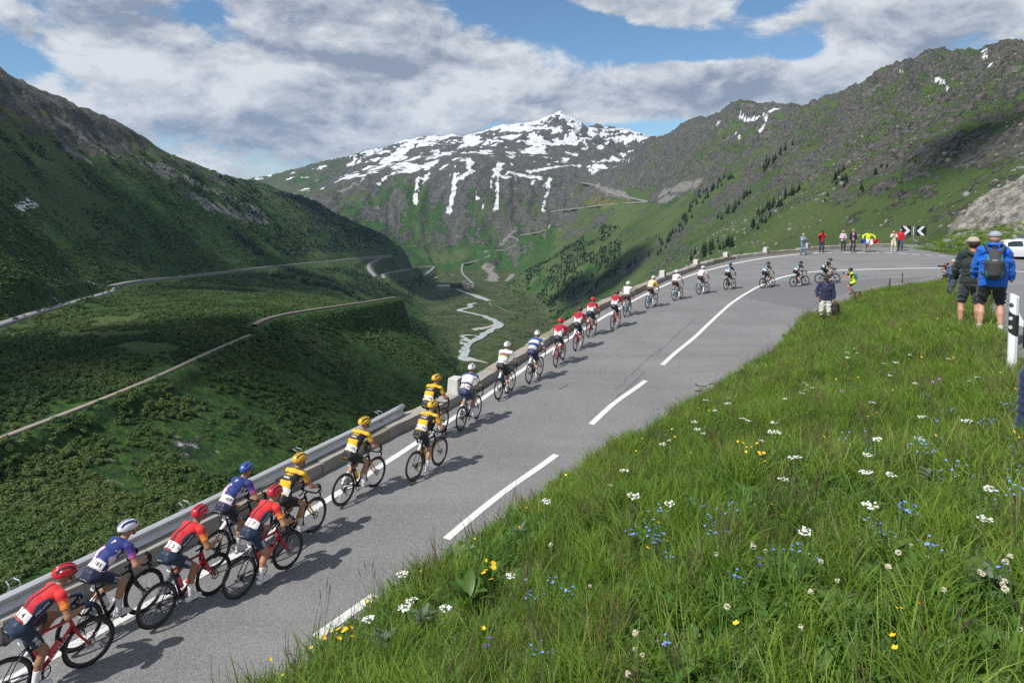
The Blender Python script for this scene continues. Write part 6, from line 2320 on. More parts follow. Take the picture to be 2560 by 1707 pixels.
lo = loc_on(2422, 806, 13.7)
gh, _, info = make_person('man in dark green hoodie, grey shorts and beige mesh cap seen from behind', lo, rad(64), (0.020, 0.034, 0.030), (0.055, 0.060, 0.070), tall=1.82, hair=(0.045, 0.032, 0.025), hat=('cap', (0.42, 0.35, 0.27), (0.30, 0.24, 0.18), 0.0),
                          wr_l=(0.16, 0.24, 0.93), wr_r=(0.16, -0.24, 0.93), legs_len=0.98, h=0.014, seed=14, build=1.06, pocket=True, look=0.7, shoe=(0.04, 0.14, 0.30), fold=0.035, stance=0.14, top_len=-0.04)
mb = MB()
mb.tube(smooth_curve3([(0.07, 0.085, 1.56), (-0.02, 0.12, 1.555), (-0.10, 0.06, 1.54), (-0.115, 0, 1.50), (-0.10, -0.06, 1.54), (-0.02, -0.12, 1.555), (0.07, -0.085, 1.56)]), [0.02] + [0.04] * 29 + [0.02], 8)
ho = mb.build('hood', [mat('hood_cloth', (0.028, 0.046, 0.038), 0.8, var=0.2, bump=0.5, bscale=25)], gh, True)
for s in (-1, 1):
    mb = MB()
    mb.box((0.10, s * 0.145, 0.022), (0.26, 0.09, 0.025))
    o = mb.build('shoe_sole', [mat('coral_rubber', (0.60, 0.07, 0.05), 0.6)], gh)

lo = loc_on(2474, 824, 12.4)
bj, bob, info = make_person('man in bright blue jacket, dark shorts and grey cap seen from behind with a backpack', lo, rad(58), (0.008, 0.115, 0.52), (0.018, 0.019, 0.022), tall=1.82, hair=None, hat=('cap', (0.30, 0.33, 0.38), (0.26, 0.29, 0.33), 0.0),
                            wr_l=(0.16, 0.26, 0.92), wr_r=(0.14, -0.28, 0.90), legs_len=0.98, h=0.014, seed=15, build=1.22, pocket=True, look=-0.05, shoe=(0.30, 0.10, 0.04), sock=(0.70, 0.72, 0.76), fold=0.045, stance=0.15, skin=(0.50, 0.28, 0.19), top_len=-0.10)
grey_p = mat('backpack_grey', (0.045, 0.048, 0.050), 0.75, var=0.25, vscale=10, bump=0.5, bscale=20)
teal2 = mat('backpack_teal', (0.02, 0.22, 0.27), 0.7)
bk = thing('backpack', 'grey backpack with teal flashes on the man in the blue jacket', 'backpack')
bk.matrix_world = Matrix.Translation(bj.location) @ Matrix.Rotation(bj.rotation_euler.z, 4, 'Z') @ Matrix.Translation((-0.245, 0, 1.27))
V, F, pid_, _ = skin_prims([Prim('a', (0, 0, -0.20), (-0.02, 0, 0.02), 0.085, 0.085, 1.75), Prim('a', (-0.02, 0, 0.02), (0.03, 0, 0.20), 0.085, 0.06, 1.7), Prim('b', (-0.075, 0, -0.17), (-0.085, 0, 0.02), 0.06, 0.055, 1.7)], 0.014)
pk = new_obj('pack_body', quad_mesh('pack_body', V, F, [grey_p], smooth=True), None, bk)
bvp = bvh_of([pk])
for s in (-1, 1):
    for zc, hgt in ((0.12, 0.10), (-0.17, 0.10)):
        stick_patch('teal_flash', bvp, (-0.05, s * 0.105, zc), (0, -1, 0.25 * s * (1 if zc > 0 else -1)), (0, 0.25 * s, 1), (-1, s * 0.25, 0), 0.035, hgt, teal2, pk, 0.004, 4)
    mb = MB()
    mb.tube(smooth_curve3([(0.02, s * 0.085, 0.20), (0.06, s * 0.115, 0.275), (0.14, s * 0.135, 0.315), (0.24, s * 0.14, 0.29), (0.33, s * 0.15, 0.16), (0.34, s * 0.16, 0.0), (0.24, s * 0.20, -0.15), (0.06, s * 0.12, -0.20)]), 0.024, 8, flat=((1, 0, 0), 0.5))
    mb.build('strap', [grey_p], bk, True)
stick_text('lettering', 'deuter', bvp, (-0.08, 0, 0.08), (0, -1, 0), (0, 0, 1), (-1, 0, 0), 0.03, (0.45, 0.47, 0.48), pk, 0.004)
mb = MB()
mb.tube(smooth_curve3([(0.10, 0.075, 1.60), (0.02, 0.115, 1.60), (-0.075, 0.07, 1.61), (-0.09, 0, 1.61), (-0.075, -0.07, 1.61), (0.02, -0.115, 1.60), (0.10, -0.075, 1.60)]), 0.032, 8)
mb.build('collar', [mat('blue_nylon', (0.008, 0.115, 0.52), 0.6, var=0.15, bump=0.5, bscale=20)], bj, True)

# someone half out of the picture on the right
g_ = at(2552, 1080, 5.45)
gz_ = float(zm(4.2, 5.3))
p, _, _ = make_person('person in blue jeans and black boots at the right edge of the picture', (4.40, 5.40, gz_), rad(174), (0.03, 0.03, 0.035), (0.018, 0.034, 0.080), tall=1.78, hair=(0.08, 0.06, 0.05), wr_l=(-0.08, 0.22, 0.9), wr_r=(-0.08, -0.22, 0.9), h=0.016, seed=16, stride=0.30, hip_z=0.86, shoe=(0.02, 0.02, 0.022), fold=0.03)
sb = thing('camera_bag', 'black camera bag hanging beside the jeans at the right edge', 'bag', (4.13, 5.30, gz_ + 0.86))
V, F, _, _ = skin_prims([Prim('a', (0, 0, -0.09), (0, 0, 0.09), 0.07, 0.07, 1.5)], 0.015)
new_obj('bag_body', quad_mesh('bag_body', V, F, [bagm], smooth=True), None, sb)
mb = MB()
mb.tube(smooth_curve3([(0, -0.08, 0.14), (0.08, -0.06, 0.45), (0.17, 0, 0.70)]), 0.012, 6)
mb.build('strap', [bagm], sb, True)

# ================================================================== ROADSIDE THINGS
# delineator post
w_pl = mat('post_white', (0.74, 0.75, 0.76), 0.45, var=0.05)
b_pl = mat('post_black', (0.02, 0.021, 0.023), 0.5, var=0.2)
rf = mat('reflector', (0.50, 0.54, 0.56), 0.25, var=0.2, vscale=90)
pb = at(2531, 922, 9.2)
dp = thing('delineator_post', 'white roadside post with black band and two round reflectors', 'post', (pb[0], pb[1], float(zm(pb[0], pb[1])) - 0.03), (rad(-3), rad(-3.0), rad(-68)))
sect = [(-0.052, 0.0), (-0.046, -0.045), (-0.018, -0.07), (0.018, -0.07), (0.046, -0.045), (0.052, 0.0), (0.042, 0.03), (-0.042, 0.03)]
# local x = along the face, -y = towards traffic
H_ = 1.13


def post_seg(z0, z1, mat_, name, parent, grow=0.0, slant=0.0):
    mb_ = MB()
    n = len(sect)
    V_ = [(x * (1 + grow), y * (1 + grow), z0 + slant * x) for x, y in sect] + [(x * (1 + grow), y * (1 + grow), z1 + slant * x) for x, y in sect]
    mb_.add(V_, [tuple(range(n))[::-1], tuple(range(n, 2 * n))] + [(i, (i + 1) % n, n + (i + 1) % n, n + i) for i in range(n)])
    return mb_.build(name, [mat_], parent)


bd = post_seg(0, H_, w_pl, 'post_body', dp, 0, -0.45)
bn = post_seg(0.62, 0.90, b_pl, 'black_band', dp, 0.02, -0.7)
for zc in (0.70, 0.82):
    mb = MB()
    mb.lathe([(0.026, 0), (0.026, 0.006), (0.022, 0.008)], 18, Matrix.Translation((0, -0.071, zc)) @ Matrix.Rotation(math.pi / 2, 4, 'X'))
    mb.build('reflector', [rf], bn)
# round sticker, black scrawl
mb = MB()
for a in np.linspace(0, 2 * math.pi, 11)[:-1]:
    pass
mb.tube([(0.026 * math.cos(a), -0.0735, 1.0 + 0.026 * math.sin(a)) for a in np.linspace(0, 2 * math.pi, 15)[:-1]], 0.0035, 4, closed=True)
mb.box((0, -0.0735, 1.0), (0.05, 0.003, 0.012))
mb.box((0.004, -0.0735, 1.012), (0.012, 0.003, 0.03))
mb.box((-0.012, -0.0735, 1.01), (0.008, 0.003, 0.026))
mb.box((0.0, -0.0735, 0.985), (0.034, 0.003, 0.008))
mb.build('sticker', [b_pl], dp)

# chevron sign
chev_w, chev_b = mat('sign_white', (0.62, 0.64, 0.66), 0.4, var=0.04), mat('sign_black', (0.012, 0.012, 0.013), 0.4, var=0.1)
Zs = 62.0
c1 = at(2284, 577, Zs)
zb = float(zv(c1[0], c1[1]))
sg = thing('chevron_sign', 'black and white double chevron bend sign on a grey pole above the verge', 'sign', (c1[0], c1[1], zb), (0, 0, rad(-24)))
top = c1[2] - zb
mb = MB()
mb.tube([(0.0, 0.06, -0.3), (0.0, 0.06, top + 0.42)], 0.04, 8)
mb.build('pole', [galv2], sg, True)
mb = MB()
mb.box((0, 0.05, top + 0.30), (0.55, 0.03, 0.05))
mb.box((0, 0.05, top - 0.30), (0.55, 0.03, 0.05))
mb.box((-0.14, 0.05, top), (0.03, 0.02, 0.7))
mb.box((0.05, 0.08, -0.02), (0.55, 0.4, 0.14))
mb.build('bracket', [galv2], sg)
for s in (-1, 1):
    mb = MB()
    mb.box((s * 0.60, 0, top), (0.78, 0.03, 0.84))
    pn = mb.build('panel', [chev_b], sg)
    mb = MB()
    d_ = -s            # left panel points right, right panel points left
    q = 0.37
    poly = [(-0.30, -0.41), (-0.02, -0.41), (0.34, 0.0), (-0.02, 0.41), (-0.30, 0.41), (0.05, 0.0)]
    poly = [(x * d_, y) for x, y in poly]
    if d_ < 0:
        poly = poly[::-1]
    M = Matrix.Translation((s * 0.60, -0.019, top)) @ Matrix.Rotation(math.pi / 2, 4, 'X')
    mb.prism(poly, -0.002, 0.002, M)
    mb.build('chevron', [chev_w], pn)

# bicycles laid in the grass
for px, py, Zb, label, fr_, fk_, yaw in ((2322, 614, 59.0, 'white bicycle lying on its side in the verge below the chevron sign', 'white', 'white', 2.6), (2374, 614, 57.5, 'blue and white bicycle lying in the verge nearest the parked cars', 'cobalt', 'white', 3.0)):
    q = at(px, py, Zb)
    bz = float(zv(q[0], q[1]))
    o = make_bike(label, (q[0], q[1], bz + 0.16), (rad(-66), rad(-8), yaw), TM[fr_], TM[fk_], TM[fk_], False, 0.8, (0.7, 0.7, 0.7), group='bicycles laid in the verge', plate=False, bottle=False)

# ================================================================== CARS
car_white = mat('car_white', (0.72, 0.72, 0.72), 0.25, var=0.02, coat=0.6)
car_glass = mat('car_glass', (0.03, 0.045, 0.05), 0.06, spec=0.7, var=0.05)
car_dark = mat('car_trim', (0.02, 0.02, 0.022), 0.5)
lamp_red = mat('tail_lamp', (0.35, 0.01, 0.015), 0.2, coat=0.5)
alloy = mat('alloy', (0.45, 0.46, 0.47), 0.35, 0.8)


def car_body(L=3.55, W=1.64, H=1.48):
    # stations from rear (-x) to front: x, sill, belt, roof, half width at belt, half width at roof
    st = [(-L / 2, 0.45, 0.78, 0.80, 0.70, 0.66), (-L / 2 + 0.03, 0.30, 0.88, 0.95, 0.76, 0.66), (-L / 2 + 0.16, 0.24, 0.95, 1.38, 0.80, 0.60), (-L / 2 + 0.36, 0.22, 0.96, H - 0.03, 0.81, 0.60), (-0.5, 0.20, 0.94, H, 0.82, 0.60), (0.25, 0.20, 0.92, H - 0.04, 0.82, 0.60),
          (0.55, 0.20, 0.91, 1.34, 0.82, 0.62), (1.05, 0.22, 0.88, 0.97, 0.80, 0.68), (1.45, 0.22, 0.80, 0.85, 0.77, 0.66), (L / 2 - 0.06, 0.26, 0.66, 0.70, 0.70, 0.60), (L / 2, 0.34, 0.52, 0.56, 0.58, 0.52)]
    V, F = [], []
    for x, s_, b_, r_, wb, wr in st:
        V += [(x, -wb * 0.96, s_), (x, -wb, (s_ + b_) / 2), (x, -wb * 0.985, b_), (x, -wr, max(r_ - 0.05, b_ + 0.005)), (x, -wr * 0.8, r_), (x, wr * 0.8, r_), (x, wr, max(r_ - 0.05, b_ + 0.005)), (x, wb * 0.985, b_), (x, wb, (s_ + b_) / 2), (x, wb * 0.96, s_)]
    F = [tuple(q) for q in grid_faces(len(st), 10)]
    F += [tuple(range(10)), tuple(range(len(V) - 10, len(V)))[::-1]]
    F += [(i * 10, i * 10 + 9, (i + 1) * 10 + 9, (i + 1) * 10) for i in range(len(st) - 1)]
    return st, V, F


def make_car(label, loc, yaw, text=None):
    st, V, F = car_body()
    root = thing('parked_car', label, 'car', loc, (0, 0, yaw), 'white cars parked beyond the bend')
    mb = MB()
    mb.add(V, F)
    o = mb.build('body', [car_white], root)
    shade_auto(o, 35)

    def quadp(name, P, m, parent=o):
        mb_ = MB()
        mb_.add(P, [tuple(range(len(P)))])
        w = mb_.build(name, [m], parent)
        solid(w, 0.02, 0)
        return w
    for s in (-1, 1):
        def sd(x, t_):
            i = [k for k in range(len(st) - 1) if st[k][0] <= x <= st[k + 1][0]][0]
            f = (x - st[i][0]) / (st[i + 1][0] - st[i][0])
            a = [st[i][k] * (1 - f) + st[i + 1][k] * f for k in range(6)]
            zb_, zt = a[2], max(a[3] - 0.05, a[2] + 0.005)
            yb, yt = a[4] * 0.985, a[5]
            return (x, s * (yb + (yt - yb) * t_ + 0.004), zb_ + (zt - zb_) * t_)
        quadp('side_window', [sd(-0.60, 0.10), sd(0.45, 0.10), sd(0.40, 0.80), sd(0.10, 0.92), sd(-0.55, 0.92)], car_glass)
        quadp('side_window', [sd(-1.38, 0.22), sd(-0.68, 0.10), sd(-0.63, 0.92), sd(-1.30, 0.90)], car_glass)
        mb = MB()
        mb.tube([(-1.70, s * 0.74, 0.78), (-1.62, s * 0.73, 1.0), (-1.56, s * 0.68, 1.2)], [0.06, 0.055, 0.04], 8)
        mb.build('tail_lamp', [lamp_red], root, True)
        for x in (-1.18, 1.20):
            M = Matrix.Translation((x, s * 0.74, 0.30)) @ Matrix.Rotation(math.pi / 2, 4, 'X')
            mb = MB()
            mb.lathe([(0.18, -0.10), (0.29, -0.10), (0.305, -0.06), (0.305, 0.06), (0.29, 0.10), (0.18, 0.10)], 20, M)
            w = mb.build('wheel', [rubber], root, True)
            mb = MB()
            mb.lathe([(0.19, -0.108), (0.17, -0.104), (0.05, -0.10), (0.03, -0.112)], 16, M)
            mb.lathe([(0.19, 0.108), (0.17, 0.104), (0.05, 0.10), (0.03, 0.112)], 16, M)
            mb.build('rim', [alloy], w, True)
            mb = MB()
            mb.lathe([(0.345, -0.088), (0.345, 0.088)], 20, M)
            mb.build('wheel_arch', [car_dark], root)
        mb = MB()
        mb.box((0.55, s * 0.92, 0.98), (0.12, 0.16, 0.10))
        mb.build('mirror', [car_white], root)
    H = 1.48
    L = 3.55
    quadp('rear_window', [(-L / 2 + 0.035, -0.58, 0.98), (-L / 2 + 0.035, 0.58, 0.98), (-L / 2 + 0.15, 0.52, 1.36), (-L / 2 + 0.15, -0.52, 1.36)], car_glass)
    quadp('windscreen', [(1.00, -0.64, 1.00), (1.00, 0.64, 1.00), (0.58, 0.55, 1.33), (0.58, -0.55, 1.33)], car_glass)
    if text:
        bv = bvh_of([o])
        stick_text('lettering', text, bv, (-1.15, 0.8, 0.62), (-1, 0, 0), (0, 0, 1), (0, 1, 0), 0.42, (0.03, 0.05, 0.09), o, 0.006)
        mb = MB()
        mb.box((-0.2, 0.822, 0.78), (0.22, 0.004, 0.22))
        mb.build('red_badge', [lamp_red], o)
    return root


q = at(2524, 645, 53.5)
make_car('white hatchback parked behind the two men in caps', (q[0], q[1], float(zr(q[0], q[1])) + 0.01), rad(163))
q = at(2580, 632, 59.0)
make_car('white car with dark lettering at the right edge behind the hatchback', (q[0], q[1], float(zv(q[0], q[1])) + 0.02), rad(172), 'iwi'[1:])

# ================================================================== LAND COVER
def scatter(name, pts, rots, scl, pid, protos):
    """one object of many small copies on points (only for what nobody could count)"""
    me = bpy.data.meshes.new(name)
    me.vertices.add(len(pts))
    me.vertices.foreach_set('co', np.asarray(pts, np.float32).ravel())
    for an, ty, dat in (('rot', 'FLOAT_VECTOR', rots), ('scl', 'FLOAT_VECTOR', scl), ('pid', 'INT', pid)):
        a = me.attributes.new(an, ty, 'POINT')
        a.data.foreach_set('vector' if ty == 'FLOAT_VECTOR' else 'value', np.asarray(dat, np.float32 if ty != 'INT' else np.int32).ravel())
    me.update()
    o = new_obj(name, me)
    pc = bpy.data.collections.new(name + '_pieces')
    for k, pm in enumerate(protos):
        po = bpy.data.objects.new('%s_piece_%02d' % (name, k), pm)
        pc.objects.link(po)
    g = bpy.data.node_groups.new(name, 'GeometryNodeTree')
    g.interface.new_socket('Geometry', in_out='INPUT', socket_type='NodeSocketGeometry')
    g.interface.new_socket('Geometry', in_out='OUTPUT', socket_type='NodeSocketGeometry')
    gi, go = g.nodes.new('NodeGroupInput'), g.nodes.new('NodeGroupOutput')
    ip = g.nodes.new('GeometryNodeInstanceOnPoints')
    ci = g.nodes.new('GeometryNodeCollectionInfo')
    ci.inputs['Collection'].default_value = pc
    ci.inputs['Separate Children'].default_value = True
    ci.inputs['Reset Children'].default_value = True
    ip.inputs['Pick Instance'].default_value = True
    g.links.new(gi.outputs[0], ip.inputs['Points'])
    g.links.new(ci.outputs[0], ip.inputs['Instance'])
    for an, ty, sock in (('rot', 'FLOAT_VECTOR', 'Rotation'), ('scl', 'FLOAT_VECTOR', 'Scale'), ('pid', 'INT', 'Instance Index')):
        na = g.nodes.new('GeometryNodeInputNamedAttribute')
        na.data_type = ty
        na.inputs['Name'].default_value = an
        g.links.new(na.outputs['Attribute'], ip.inputs[sock])
    g.links.new(ip.outputs[0], go.inputs[0])
    md = o.modifiers.new('scatter', 'NODES')
    md.node_group = g
    return o


def land_z(x, y):
    z = land(x, y)
    return land_flat(x, y, z.copy())


def tuft_mesh(name, seed, R, Hh, n, leaf, m, flat=0.5, trunk=None):
    """rounded bush: leaf-sized faces through the crown's volume, in uneven clumps"""
    r = random.Random(seed)
    V, F = [], []
    lobes = [(r.uniform(-0.55, 0.55) * R, r.uniform(-0.55, 0.55) * R, r.uniform(0.35, 0.75) * Hh, r.uniform(0.35, 0.6)) for _ in range(6)]
    for k in range(n):
        lx, ly, lz, lr = lobes[k % len(lobes)]
        a, e = r.uniform(0, 6.283), math.asin(r.uniform(-0.35, 1))
        q = lr * (0.75 + 0.3 * r.random())
        d = Vector((math.cos(a) * math.cos(e), math.sin(a) * math.cos(e), math.sin(e)))
        c = Vector((lx, ly, lz)) + Vector((d.x * q * R, d.y * q * R, d.z * q * Hh))
        nrm_ = (d + Vector((r.uniform(-1, 1), r.uniform(-1, 1), r.uniform(-0.4, 1))) * 0.7).normalized()
        u = nrm_.orthogonal().normalized()
        w = nrm_.cross(u)
        an = r.uniform(0, 6.28)
        u, w = u * math.cos(an) + w * math.sin(an), w * math.cos(an) - u * math.sin(an)
        s = leaf * r.uniform(0.6, 1.3)
        b0 = len(V)
        V += [c - u * s, c - w * s * 0.6 + nrm_ * s * 0.15, c + u * s, c + w * s * 0.6 - nrm_ * s * 0.1]
        F.append((b0, b0 + 1, b0 + 2, b0 + 3))
    me = bpy.data.meshes.new(name)
    me.from_pydata([tuple(v) for v in V], [], F)
    me.materials.append(m)
    me.update()
    return me


alder_m = leaf_mat('alder_leaf', [(0.030, 0.066, 0.016), (0.050, 0.102, 0.022), (0.082, 0.140, 0.032), (0.115, 0.150, 0.042)], nscale=0.02, rand=0.22, trans=0.25)
ALDER = [tuft_mesh('alder_piece', 50 + k, 1.5, 1.7, 150, 0.30, alder_m) for k in range(5)]
ALDER_FAR = [tuft_mesh('alder_far_piece', 80 + k, 1.6, 1.5, 60, 0.52, alder_m) for k in range(4)]

npr = np.random.default_rng(12)


def band(y0, y1, t0, t1, spacing):
    """points spread evenly over ground between two distances, inside a wedge of directions"""
    area = 0.5 * (t1 - t0) * (y1 ** 2 - y0 ** 2)
    n = int(area / spacing ** 2)
    y = np.sqrt(npr.uniform(y0 ** 2, y1 ** 2, n))
    x = npr.uniform(t0, t1, n) * y
    return x, y


def clear_of(x, y, extra=0.0):
    ok = np.ones(len(x), bool)
    for name, w in FLAT:
        d, _ = seg_dist(x, y, ROADS[name])
        ok &= d > w * (1.15 if name != 'railway' else 0.9) + extra + 0.012 * np.maximum(y - 350, 0)
    return ok


RVX, RVY = [-75, -80, -90, -60, -25, -35, -70, -80, -60, -60], [1150, 1220, 1330, 1450, 1560, 1700, 1850, 1930, 2050, 2300]
sx_, sy_, sc_l, far_l = [], [], [], []
for y0, y1, t0, t1, spc, scl_, fr_ in ((48, 200, -1.0, 0.05, 1.75, 1.0, 0), (200, 420, -0.95, 0.10, 2.5, 1.1, 0), (420, 800, -0.9, 0.05, 3.2, 1.0, 1), (800, 1500, -0.80, 0.02, 5.0, 1.6, 1), (1500, 2600, -0.62, 0.02, 8.0, 2.4, 1), (1150, 2350, -0.14, 0.10, 9.0, 1.7, 2)):
    x, y = band(y0, y1, t0, t1, spc)
    z = land_z(x, y)
    dens = fbm(x / 38.0, y / 38.0, 4, 211) + 0.35 * (fbm(x / 9.0, y / 9.0, 3, 311) - 0.5)
    mead = sstep(-150, -90, x) * sstep(330, 420, y) * sstep(700, 520, y)
    lim = 0.36 + 0.10 * mead + 0.25 * sstep(-60, 90, z) + 0.5 * sstep(60, 160, z)
    flo = z < -329
    lim = np.where(flo, 0.50, lim)
    rv = (np.abs(x - np.interp(y, RVY, RVX)) < 26) & flo
    ok = clear_of(x, y) & (dens > lim) & ~rv & (flo if fr_ == 2 else z > -330) & ~in_poly(x, y, SHELF)
    d, _ = seg_dist(x, y, RIM)
    ok &= (d > 7) | (y > 120)
    x, y, dens = x[ok], y[ok], dens[ok]
    sx_.append(x)
    sy_.append(y)
    sc_l.append(scl_ * (0.55 + 0.9 * npr.random(len(x))) * (0.75 + 0.9 * np.clip(dens - 0.4, 0, 0.4)) * (1 - 0.35 * mead[ok]))
    far_l.append(np.full(len(x), fr_))
x, y, s, fr_ = map(np.concatenate, (sx_, sy_, sc_l, far_l))
z = land_z(x, y)
n = len(x)
print('shrubs', n)
rot = np.stack([npr.uniform(-0.15, 0.15, n), npr.uniform(-0.15, 0.15, n), npr.uniform(0, 6.28, n)], 1)
pid = np.where(fr_ > 0, 5 + npr.integers(0, 4, n), npr.integers(0, 5, n))
kind(scatter('alder_scrub', np.stack([x, y, z - 0.15 * s], 1), rot, np.stack([s, s, s * npr.uniform(0.8, 1.15, n) * (1 - 0.45 * sstep(500, 1200, y))], 1), pid, ALDER + ALDER_FAR), 'stuff')

# ---- conifers
needle_m = leaf_mat('conifer_needle', [(0.010, 0.026, 0.010), (0.018, 0.042, 0.014), (0.030, 0.056, 0.018)], nscale=0.05, rand=0.6, trans=0.12)
bark_m = mat('conifer_bark', (0.055, 0.042, 0.032), 0.9, var=0.4)


def conifer(seed, Hh=10.0):
    r = random.Random(seed)
    mb = MB()
    V, F = [], []
    lv = 17
    R0 = Hh * r.uniform(0.17, 0.24)
    for k in range(lv):
        f = k / (lv - 1)
        zc = Hh * (0.10 + 0.88 * f)
        R = R0 * (1 - f) ** 0.85 * r.uniform(0.8, 1.15) + 0.12
        nb = max(int(9 * (1 - f)) + 4, 4)
        a0 = r.uniform(0, 6.28)
        for i in range(nb):
            a = a0 + 6.283 * i / nb + r.uniform(-0.25, 0.25)
            L = R * r.uniform(0.65, 1.15)
            dx, dy = math.cos(a), math.sin(a)
            wdt = L * 0.30 + 0.10
            b0 = len(V)
            V += [(dx * 0.05, dy * 0.05, zc + 0.10), (dx * L * 0.55 - dy * wdt, dy * L * 0.55 + dx * wdt, zc - L * 0.22), (dx * L, dy * L, zc - L * r.uniform(0.35, 0.6)), (dx * L * 0.55 + dy * wdt, dy * L * 0.55 - dx * wdt, zc - L * 0.22)]
            F.append((b0, b0 + 1, b0 + 2, b0 + 3))
    cm = bpy.data.meshes.new('crown')
    cm.from_pydata(V, [], F)
    cm.materials.append(needle_m)
    cm.update()
    mb.tube([(0, 0, -0.8), (0, 0, Hh * 0.5), (0, 0, Hh * 0.98)], [Hh * 0.022, Hh * 0.013, 0.02], 6)
    return cm, mb.mesh('trunk', bark_m)


CON = [conifer(k) for k in range(6)]
rt = random.Random(77)
n_tree = 0


def plant_tree(px, py, label, group, hpx=None, hm=None):
    global n_tree
    p = hit_land(px, py, 120.0, 3200.0, 1500)
    if p is None:
        return
    Zd = p[1]
    hgt = hm if hm else hpx * Zd / FPX
    hgt = min(hgt, 17.0)
    k = rt.randrange(6)
    o = new_obj('conifer_tree', CON[k][0], None, None, (p[0], p[1], p[2] - 0.3), (0, 0, rt.uniform(0, 6.28)))
    s = hgt / 10.0
    o.scale = (s * rt.uniform(0.9, 1.25), s * rt.uniform(0.9, 1.25), s)
    tag(o, label, 'tree', group)
    new_obj('trunk', CON[k][1], None, o)
    n_tree += 1


GT = 'dark conifers scattered over the right-hand slope'
Q = 1100 / 2352.0
for cx_, cy_, wx, wy, n_, hp_ in ((640, 1185, 70, 22, 15, 30), (760, 1160, 40, 18, 8, 30), (450, 1120, 45, 25, 10, 30), (500, 1060, 40, 22, 8, 28), (545, 1005, 35, 25, 8, 26), (600, 925, 30, 30, 9, 25), (650, 880, 35, 25, 9, 24), (690, 845, 40, 22, 8, 23),
                                  (730, 800, 40, 18, 7, 21), (790, 780, 40, 14, 5, 20), (930, 1020, 40, 25, 10, 26), (970, 960, 45, 20, 9, 25), (1030, 930, 50, 15, 8, 24), (1110, 870, 40, 18, 8, 22), (1150, 850, 25, 12, 4, 21), (960, 730, 40, 18, 8, 19), (1000, 690, 35, 15, 6, 18),
                                  (1060, 640, 40, 14, 5, 17), (1350, 790, 25, 22, 7, 21), (1400, 800, 40, 18, 6, 20), (1370, 750, 20, 15, 4, 20), (1580, 740, 30, 25, 5, 18), (860, 880, 40, 20, 6, 22), (800, 945, 40, 25, 7, 24), (740, 985, 30, 20, 5, 24), (400, 1180, 40, 12, 5, 30), (280, 1230, 30, 15, 5, 28),
                                  (1490, 850, 25, 15, 3, 19), (1280, 900, 20, 15, 2, 20), (900, 1050, 25, 10, 3, 24), (560, 960, 20, 20, 4, 24), (1760, 680, 40, 25, 4, 17)):
    for _ in range(n_):
        u, v = rt.gauss(0, 0.6), rt.gauss(0, 0.6)
        LT = 'dark conifer in the clump just above the white marker stones' if cy_ > 1100 else 'conifer in the small clumps high under the right-hand cliffs' if cy_ < 760 else 'conifer in the clumps left of the clapping woman on the open slope' if cx_ < 900 else 'conifer in the clumps behind the spectators on the open slope'
        plant_tree(1460 + (cx_ + u * wx) * Q, 80 + (cy_ + v * wy - u * wx * 0.45) * Q, LT, GT, hpx=hp_ * rt.uniform(0.65, 1.25))
LP, GP = 'small dark conifer on the flat valley floor right of the river', 'conifers on the valley floor'
for cx_, cy_, wx, wy, n_ in ((1330, 735, 50, 12, 22), (1270, 712, 30, 8, 8), (1200, 727, 20, 8, 5), (1370, 720, 25, 10, 10), (1240, 745, 25, 6, 5)):
    for _ in range(n_):
        plant_tree((cx_ + rt.gauss(0, 0.6) * wx) * 1.08844, (cy_ + rt.gauss(0, 0.6) * wy) * 1.08844, LP, GP, hm=rt.uniform(7, 13))
for _ in range(22):
    plant_tree(rt.uniform(1127, 1156), rt.uniform(712, 723), 'tall dark conifer standing between the hotel and the pink houses', 'conifers between the valley houses', hm=rt.uniform(12, 17))
print('trees', n_tree)
# woods that read as one mass
wx_, wy_ = [], []
for y0, y1, t0, t1, spc, key in ((1300, 2700, -0.5, -0.08, 9.0, 'l'), (1700, 2600, 0.02, 0.16, 9.0, 'r'), (900, 1400, -0.22, -0.08, 8.0, 'm')):
    x, y = band(y0, y1, t0, t1, spc)
    z = land_z(x, y)
    dn = fbm(x / 70.0, y / 90.0, 4, 401)
    if key == 'l':
        ok = (dn > 0.50 - 0.10 * sstep(1900, 2300, y)) & (z > -310) & (z < 40 + 0.0 * y) & (x > -760)
    elif key == 'r':
        ok = (dn > 0.50) & (z > -325) & (z < -120)
    else:
        ok = (dn > 0.60) & (z < -90) & (z > -330)
    ok &= clear_of(x, y, 3)
    wx_.append(x[ok])
    wy_.append(y[ok])
x, y = np.concatenate(wx_), np.concatenate(wy_)
z = land_z(x, y)
n = len(x)
print('wood', n)
s = npr.uniform(0.6, 1.25, n)
wood_p = []
for k in range(4):
    cm = CON[k][0].copy()
    wood_p.append(cm)
kind(scatter('conifer_wood', np.stack([x, y, z - 0.5], 1), np.stack([np.zeros(n), np.zeros(n), npr.uniform(0, 6.28, n)], 1), np.stack([s * 1.2, s * 1.2, s], 1), npr.integers(0, 4, n), wood_p), 'stuff')

# ---- boulders on the pastures right of the valley
def boulder_mesh(seed, n=2):
    r = random.Random(seed)
    bm_v, bm_f = [], []
    import bmesh
    bm = bmesh.new()
    bmesh.ops.create_icosphere(bm, subdivisions=n, radius=1.0)
    sh = [Vector((r.uniform(-1, 1), r.uniform(-1, 1), r.uniform(-1, 1))).normalized() for _ in range(7)]
    for v in bm.verts:
        d = v.co.normalized()
        cut = 1.0
        for q in sh:
            c_ = d.dot(q)
            if c_ > 0.55:
                cut = min(cut, 0.62 / c_ + 0.05)
        v.co = Vector((d.x * 1.15, d.y * 0.9, d.z * 0.75)) * cut * r.uniform(0.95, 1.05)
    me = bpy.data.meshes.new('boulder')
    bm.to_mesh(me)
    bm.free()
    return me


